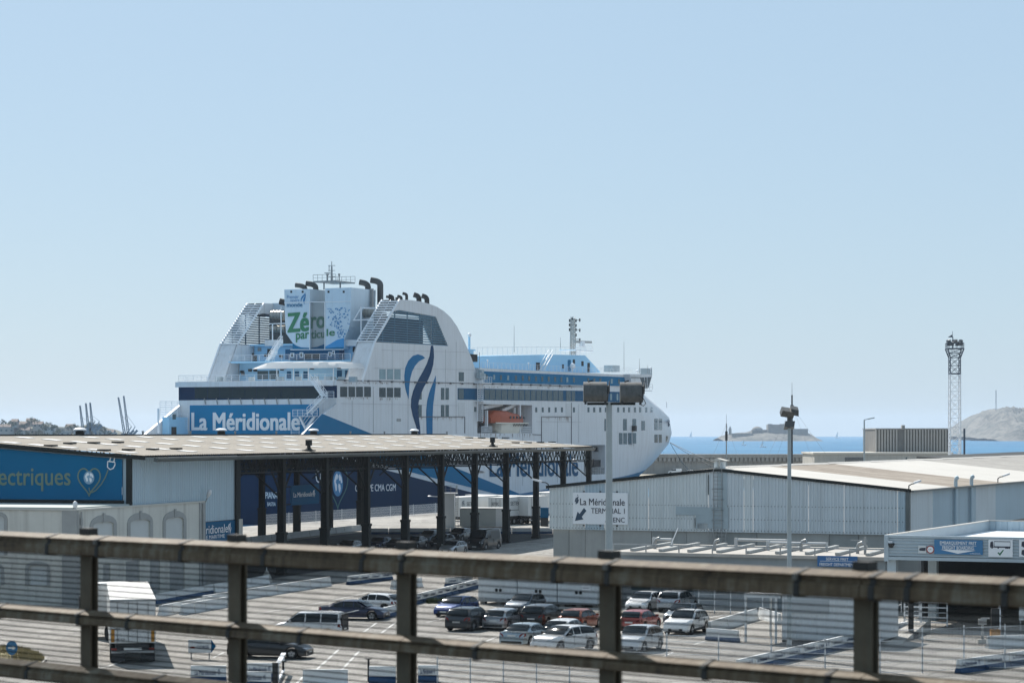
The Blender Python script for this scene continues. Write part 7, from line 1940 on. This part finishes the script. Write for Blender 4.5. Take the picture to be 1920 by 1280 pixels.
# sloping white ramp rails left of the canopy
p=gp(1592,1200); q=gp(1690,1172); t=thing('ramp_railing','white two-bar railing climbing beside the ramp left of the canopy','railing',p); d=q-p; b=MB(); rail_geo(b,[(0,0,0),d+Z*.9],1.1,1.6,2,.03); b.build('bars',M['rail'],t)
p=gp(1640,1206); t=thing('ramp','pale concrete access ramp left of the freight canopy','ramp',p); d=gp(1700,1180)-p; e_=d.cross(Z).normalized()*1.6; b=MB(); b.prism([-e_,d-e_,d-e_+Z*.8],e_*2); b.build('slab',conc_l,t)
# ================================================================== lamps, masts, tower
def floodhead(b_parent,cx,cz,w_,h_,dep,tilt=0.0):
    b=MB(); n=12; prof=[(-dep*.40,-h_*.5)]
    for k in range(n+1):
        a=math.pi*.5*k/n; prof.append((dep*.25-dep*.75*math.cos(a), -h_*.25+h_*.75*math.sin(a)))
    prof += [(dep*.45,h_*.42),(dep*.5,-h_*.5)]
    hd=b.prism([(cx-w_/2,y,cz+z) for y,z in prof],(w_,0,0)).build('floodlight',mat('flood_housing',(.085,.085,.08),.5,.1,var=.4,scale=3.0,streak=6,dirt=(.02,.02,.018),dirt_amt=1.0),b_parent,smooth=35)
    MB().prism([(cx+w_/2+.0,-dep*.12+ .2*math.cos(2*math.pi*k/14),cz+h_*.12+.2*math.sin(2*math.pi*k/14)) for k in range(14)],(.12,0,0)).build('end_cap',plastic,hd)
    MB().prism([(cx+w_/2,-dep*.5,cz-h_*.5),(cx+w_/2+.1,-dep*.5,cz+h_*.55),(cx+w_/2+.1,dep*.5,cz+h_*.5),(cx+w_/2,dep*.5,cz-h_*.5)],(.03,0,0)).build('end_plate',mat('flood_plate',(.08,.08,.078),.5,.4,var=.2),hd)
    for x in (-w_*.42,w_*.42): MB().box(cx+x-.05,cx+x+.05,-dep*.45,-dep*.2,cz-h_*.62,cz-h_*.45).build('foot',plastic,hd)
    MB().bar((cx-w_*.3,-.1,cz+h_*.5),(cx-w_*.1,-.1,cz+h_*.56),.06).build('clip',plastic,hd)
    return hd
D=112.0; p=at(1142,755,D); tp_=p.z; pole=thing('floodlight_pole','tall grey pole carrying two big weathered floodlights in front of the hangar','lamp post',Vector((p.x,D,0)))
pm_=mat('pole_grey',(.30,.345,.36),.5,var=.12,scale=1.2,streak=2.,dirt=(.2,.22,.22),dirt_amt=.4)
MB().tube((0,0,0),(0,0,tp_),.20,.135,16).build('pole',pm_,pole,smooth=50)
k_=D/F
MB().box((1101-1142)*k_,(1191-1142)*k_,-.12,.12,at(0,759,D).z,at(0,754.5,D).z).build('crossbar',steel_d,pole)
floodhead(pole,(1116-1142)*k_,at(0,734.5,D).z,44*k_,38*k_,.8); floodhead(pole,(1183-1142)*k_,at(0,735,D).z,41*k_,38*k_,.8)
MB().hose([((1196-1142)*k_,-.4,at(0,740,D).z),((1206-1142)*k_,-.4,at(0,748,D).z),((1210-1142)*k_,-.35,at(0,756,D).z),((1206-1142)*k_,-.3,at(0,761,D).z),((1198-1142)*k_,-.2,at(0,757,D).z)],.018,6).build('cable',plastic,pole)
D=143.0; p=at(1480,772,D); pole2=thing('floodlight_pole','slim grey pole with two small floodlights one above the other, by the kiosk','lamp post',Vector((p.x,D,0))); k_=D/F
MB().tube((0,0,0),(0,0,at(0,783,D).z),  .15,.10,14).build('pole',pm_,pole2,smooth=50)
b=MB(); b.obox((-.12,0,at(0,773,D).z),(.36,.0,-.06),(0,.3,.12),(.05,-.1,.17)); b.obox((.30,0,at(0,770,D).z),(.22,0,-.05),(0,.25,.1),(0,0,.18)); b.build('floodlight',mat('flood_housing',(.34,.34,.33)),pole2)
b=MB(); b.obox((0,0,at(0,797,D).z),(.28,0,0),(0,.28,-.08),(.03,.05,.17)); b.tube((0,0,at(0,790,D).z),(0,0,at(0,775,D).z),.13); b.build('lower_floodlight',mat('flood_plate',(.08,.08,.078)),pole2)
D=715; p=at(1620.5,0,D); t=thing('street_lamp','slender street lamp standing on the mole left of the ribbed block','lamp post',Vector((p.x,D,0))); zt_2=at(0,787,D).z
MB().tube((0,0,0),(0,0,zt_2),.28,.2,8).build('pole',pm_,t); MB().bar((0,0,zt_2),(1.4,0,zt_2+.35),.22).build('arm',pm_,t); MB().obox((2.0,0,zt_2+.45),(.95,0,.2),(0,.3,0),(0,0,.16)).build('lamp_head',pm_,t)
def arm_lamp(pos,rz,label,h=1.0,ln=1.6):
    t=thing('wall_lamp',label,'lamp',pos,rz); b=MB(); b.path([(0,0,0),(0,0,h*.75),(.25,0,h),(ln*.5,0,h*1.05)],.05,6); b.build('bracket',plastic,t)
    b=MB(); b.prism([(ln*.45,-.16,h*1.0),(ln*1.05,-.12,h*1.32),(ln*1.15,0,h*1.36),(ln*1.05,.12,h*1.32),(ln*.45,.16,h*1.0)],(-.02,0,.16)); b.build('lamp_head',M['ship_white'],t)
arm_lamp(fh.W((0,-.05,ev)),R(10),'pale lamp on a bent bracket at the front corner of the hangar roof',.55,.95)
s_=fh.S(1872,900,-.1).x; arm_lamp(fh.W((s_,-.05,ev)),R(10),'pale lamp on a bent bracket along the hangar eaves near the right edge',.6,1.05)
arm_lamp(fh.W((0,Wd+.1,ev-.2)),R(170),'white lamp on a bracket at the left corner of the hangar',.6,1.3)
s_=.8; arm=fo.W((.5,.2,zo-.2)); t=thing('wall_lamp','round-headed lamp rising from the front corner of the old building','lamp',arm); b=MB(); b.path([(-.1,-.3,-1.1),(-.3,-.35,-.9),(-.1,-.35,-.5),(-.08,-.3,.35)],.035,6); b.build('bracket',M['steel'],t); b=MB(); b.lathe([(.02,.3),(.14,.4),(.19,.62),(.16,.82),(.05,.9)],(-.08,-.3,0),12); b.build('lamp_head',M['ship_white'],t,smooth=50)
arm=fo.W((So-.1,-.1,zo)); t=thing('wall_lamp','lamp with a tilted oval head on the far corner of the old building','lamp',arm); b=MB(); b.bar((0,0,0),(.2,-.1,.45),.06); b.build('bracket',M['steel'],t); b=MB(); b.hose([(.18,-.1,.4),(.24,-.14,.55),(.34,-.2,.8),(.42,-.24,1.0),(.46,-.26,1.08)],[.06,.15,.2,.16,.05],10); b.build('lamp_head',M['ship_white'],t,smooth=50)
# guyed aerial masts
def guyed(px,ytop,ybase,D,label,r_,guys):
    p=at(px,ybase,D); t=thing('aerial_mast',label,'mast',Vector((p.x,D,0))); zt_=at(0,ytop,D).z
    MB().tube((0,0,0),(0,0,zt_*.9),r_,r_*.8,8).build('mast',plastic if px>1400 else M['steel'],t); MB().tube((0,0,zt_*.9),(0,0,zt_),r_*.3,r_*.2,6).build('tip',M['steel'],t)
    MB().tube((0,0,zt_*.72),(0,0,zt_*.82),r_*1.8,n=8).build('fitting',plastic,t)
    for gx in guys:
        zz=at(0,gx[1],D).z; MB().tube((0,0,zz),((gx[0]-px)*D/F,4,.5),.016,n=4).build('guy_wire',M['steel'],t)
guyed(1362,776,880,420,'thin guyed aerial mast before the fortress island',.12,((1300,795),(1420,795)))
guyed(1485,717,880,430,'tall dark guyed aerial mast behind the slim floodlight pole',.17,((1400,762),(1560,760),(1620,762),(1430,775)))
# lattice lighting tower
D=560.0; p=at(1790,0,D); tw=thing('lighting_tower','tall lattice lighting tower, white below and dark blue above, crowned with floodlights','tower',Vector((p.x,D,0)))
zA_=at(0,700,D).z; zB_=at(0,654,D).z; zT=at(0,634,D).z; hwd=10.3*D/F*.5*1.9/1.9
hwd=10*D/F
def latt(nm,z0,z1,w0,w1,m,step,cut=None):
    b=MB(); 
    n=max(2,int((z1-z0)/step))
    for k in range(n):
        a,c=z0+(z1-z0)*k/n,z0+(z1-z0)*(k+1)/n; wa=w0+(w1-w0)*k/n; wc=w0+(w1-w0)*(k+1)/n
        cs=lambda w_,z:[Vector((-w_,-w_,z)),Vector((w_,-w_,z)),Vector((w_,w_,z)),Vector((-w_,w_,z))]
        A_,B_=cs(wa,a),cs(wc,c)
        for i in range(4):
            b.bar(A_[i],B_[i],.17); b.bar(A_[i],B_[(i+1)%4],.09); b.bar(A_[(i+1)%4],B_[i],.09)
            b.bar(B_[i],B_[(i+1)%4],.11)
    return b.build(nm,m,tw)
latt('lower_lattice',0,zA_,hwd,hwd*.95,M['rail'],1.9); navy_s=mat('tower_navy',(.03,.055,.09),.6,var=.1)
latt('upper_lattice',zA_,zB_-2.0,hwd*.95,hwd*.95,navy_s,1.9); latt('neck',zB_-2.0,zB_,hwd*.95,hwd*1.5,navy_s,1.2)
MB().box(-hwd*1.5,hwd*1.5,-hwd*1.5,hwd*1.5,zB_,zB_+.2).build('platform',navy_s,tw); MB().box(-hwd*1.02,hwd*1.02,-hwd*1.02,hwd*1.02,zA_-.2,zA_+.1).build('joint_ring',navy_s,tw)
b=MB(); r4=hwd*1.48; rail_geo(b,[(-r4,-r4,zB_+.2),(r4,-r4,zB_+.2),(r4,r4,zB_+.2),(-r4,r4,zB_+.2),(-r4,-r4,zB_+.2)],1.1,.8,2,.05); b.build('railing',navy_s,tw)
fd_=None
for k in range(12):
    an=2*math.pi*k/12
    if fd_ is None: o=MB().obox((0,0,0),(.22,0,-.1),(0,.34,0),(.1,0,.34)).build('floodlight',mat('flood_dark',(.10,.11,.12),.5,.3,var=.3,scale=2),tw); fd_=o.data
    else: o=inst('floodlight',fd_,tw,(0,0,0))
    o.location=(r4*.9*math.cos(an),r4*.9*math.sin(an),zB_+1.2+.5*(k%2)); o.rotation_euler=(0,0,an)
b=MB(); b.tube((-.4,0,zB_+.2),(-.4,0,zT+.3),.1); b.tube((-.5,0,zT),(-.5,0,zT+1.6),.05); b.prism([(-.5,0,zT+.2),(-1.6,0,zT+.2),(-.5,0,zT+.9)],(0,.06,0)); b.build('top_mast',navy_s,tw)
MB().box(2.0,2.4,-.2,.2,0,at(0,803,D).z).build('cable_post',navy_s,tw)
# mooring lines of the ferry
b=MB()
t=thing('mooring_line','dark mooring ropes running from the ferry bow to the quay','rope',Vector((0,0,0)))
bow=at(1256,829,590)
for tx,ty,td in ((1500,899,520),(1440,899,560),(1330,884,700)):
    q=at(tx,ty,td); n=14; pts=[]
    for k in range(n+1):
        u=k/n; r_=bow.lerp(q,u); r_.z-=3.0*math.sin(math.pi*u)*(.6 if td<600 else 1.2); pts.append(r_)
    MB().hose(pts,.06,5).build('rope',chas,t)
# ================================================================== viaduct and the guard fence in front of the camera
VPX=-4000.0; D0=21.7
def fd_at(px): return D0*(165-VPX)/(px-VPX)
def fpt(px): d=fd_at(px); return Vector(((px-960)*d/F,d,0))
fa=fpt(165); fdir=(fpt(1622)-fa).normalized(); fn=Vector((-fdir.y,fdir.x,0))
if fn.y<0: fn=-fn                                  # away from the camera
ztop=H-(1007-Y0)*D0/F
gf=thing('guard_fence','weathered three-rail guard fence with wire mesh along the viaduct edge, close to us','fence',Vector((fa.x,fa.y,0)),math.atan2(fdir.y,fdir.x))
# local axes: x along the rails to the right and nearer, y away from us
gI=(Matrix.Translation(gf.location)@Matrix.Rotation(gf.rotation_euler.z,4,'Z')).inverted()
def lx(px): return (gI@fpt(px)).x
def lxb(px,y): return (gI@onp(px,900,fa+fn*y,fn)).x     # same, on a plane y metres behind the rails
railm=bpy.data.materials.new('weathered_rail'); railm.use_nodes=True; N=railm.node_tree.nodes; Lk=railm.node_tree.links; pb_=N['Principled BSDF']; pb_.inputs['Roughness'].default_value=.75
tc=N.new('ShaderNodeTexCoord'); n1=nz(2.2,9,.75,(.6,1,1.6)); n2=nz(5,7,.7,(2.5,1,.35)); n3=nz(30,5,.7)
c1=N.new('ShaderNodeValToRGB'); e=c1.color_ramp.elements; e[0].position=.36; e[0].color=(.035,.019,.008,1); e[1].position=.64; e[1].color=(.205,.18,.13,1); el=e.new(.5); el.color=(.115,.078,.040,1)
ma=N.new('ShaderNodeMath'); ma.operation='MULTIPLY_ADD'; ma.inputs[1].default_value=.45; Lk.new(n2.outputs['Fac'],ma.inputs[0]); mh=N.new('ShaderNodeMath'); mh.operation='MULTIPLY'; mh.inputs[1].default_value=.55; Lk.new(n1.outputs['Fac'],mh.inputs[0]); Lk.new(mh.outputs[0],ma.inputs[2]); Lk.new(ma.outputs[0],c1.inputs[0]); Lk.new(c1.outputs[0],pb_.inputs['Base Color'])
bp_=N.new('ShaderNodeBump'); bp_.inputs['Strength'].default_value=.5; bp_.inputs['Distance'].default_value=.01; Lk.new(n3.outputs['Fac'],bp_.inputs['Height']); Lk.new(bp_.outputs[0],pb_.inputs['Normal'])
postm=mat('rusty_post',(.105,.085,.055),.8,var=.35,scale=3,streak=5,dirt=(.10,.05,.02),dirt_amt=.6)
bandm=mat('rail_band',(.03,.028,.024),.75,var=.3,scale=6)
posts=[-95,165,443,760,1142,1622,2190]
def railseg(x0,x1,z1,h,dep,bulge,m):
    b=MB(); pr=[(-dep/2+.004,z1-h),(-dep/2-.008,z1-h*.93),(-dep/2-.004,z1-h*.52),(-dep/2+.022,z1-h*.42),(-dep/2+.026,z1-h*.26),(-dep/2-.006,z1-.036),(-dep/2,z1-.030),(dep/2-.01,z1),(dep/2,z1-.02),(dep/2,z1-h)]
    b.prism([(x0,y,z) for y,z in pr],(x1-x0,0,0)); return b
rails=[(-0.018,.178,.13,[100,193,350,505,690,765,1050,1150,1505,1645,1712,1895],'top_rail'),(.645,.125,.10,[5,155,247,437,570,900,1330,1560],'middle_rail'),(1.15,.15,.12,[60,300,480,820],'lower_rail')]
for off,h,dep,bands,nm in rails:
    z1=ztop-off
    xs=[lx(-700)]+[lx(p_) for p_ in posts[1:-1]]+[lx(2600)]
    for a,c in zip(xs,xs[1:]): railseg(a+.004,c-.004,z1,h,dep,.004,railm).build(nm,railm,gf)
    for px in bands:
        x=lx(px); railseg(x-.022,x+.022,z1+.006,h+.014,dep+.016,.006,bandm).build('rail_band',bandm,gf)
        if px in (193,765,1150,1505,1895,155,900,1330): MB().box(x-.016,x+.016,-dep/2-.035,-dep/2-.012,z1-h*.40,z1-.03).build('bolt_plate',mat('band_pale',(.13,.12,.10),.7,var=.2),gf)
zdeck=ztop-1.55
for px in posts:
    x=lxb(px,.10); b=MB(); w0=.062; yb=.30
    for (xa,xb_,ya,yb_) in ((-w0,w0,.07,.09),(-.012,.012,.09,.14),(-w0,w0,.14,.16)):
        b.prism([(x+xa*1.15,ya,zdeck),(x+xb_*1.15,ya,zdeck),(x+xb_*1.15,yb_,zdeck),(x+xa*1.15,yb_,zdeck)],(0,0,ztop+.02-zdeck))
    o=b.build('post',postm,gf); MB().box(x-.075,x+.05,.06,.17,ztop-.02,ztop+.075).build('post_head',bandm,o)
# wire mesh behind the rails: strong level wires, fine upright ones
wirem=mat('mesh_wire',(.010,.012,.012),.9,0,var=.1,spec=.05); xa,xb_=lx(-700),lx(2600); b=MB(); k=0
z=ztop-.05
while z>zdeck+.05: b.bar((xa,.27,z),(xb_,.27,z),.0085); z-=.0485
b.build('level_wires',wirem,gf,kind='stuff')
b=MB(); x=xa
while x<xb_: b.bar((x,.277,zdeck+.05),(x,.277,ztop-.05),.0026); x+=.025
b.build('upright_wires',wirem,gf,kind='stuff')
# deck and piers of the viaduct
va=fpt(-700)+fn*.35; vb=fpt(2600)+fn*.35; ext=fdir*45
q=[va-ext,vb+ext*.4,vb+ext*.4-fn*11,va-ext-fn*11]
deckm=mat('viaduct_asphalt',(.07,.07,.07),.9,var=.15,scale=.8); 
vd_=thing('viaduct','concrete road viaduct from which the port is seen','bridge',Vector((0,0,0)))
MB().prism([p_+Z*(zdeck-.9) for p_ in q],(0,0,.9)).build('deck',conc,vd_)
MB().prism([p_+Z*(zdeck+.001)-fn*.6*(1 if i<2 else 0) for i,p_ in enumerate(q)],(0,0,.01)).build('roadway',deckm,vd_)
for u in (.2,.6): 
    c_=q[0].lerp(q[1],u)-fn*5.5; MB().tube((c_.x,c_.y,-.2),(c_.x,c_.y,zdeck-.9),.9,n=20).build('pier',conc,vd_)
# ------------------------------------------------------------------ the hazy air
hz_b=MB().box(-3200,3200,-200,10100,-3.6,82); 
hzm=bpy.data.materials.new('sea_haze'); hzm.use_nodes=True; N=hzm.node_tree.nodes; N.remove(N['Principled BSDF'])
pv=N.new('ShaderNodeVolumePrincipled'); pv.inputs['Color'].default_value=(.76,.87,1.0,1); pv.inputs['Density'].default_value=0.00005; pv.inputs['Anisotropy'].default_value=0.2
hzm.node_tree.links.new(pv.outputs[0],N['Material Output'].inputs['Volume'])
hz_o=hz_b.build('haze',hzm); tag(hz_o,kind='stuff')
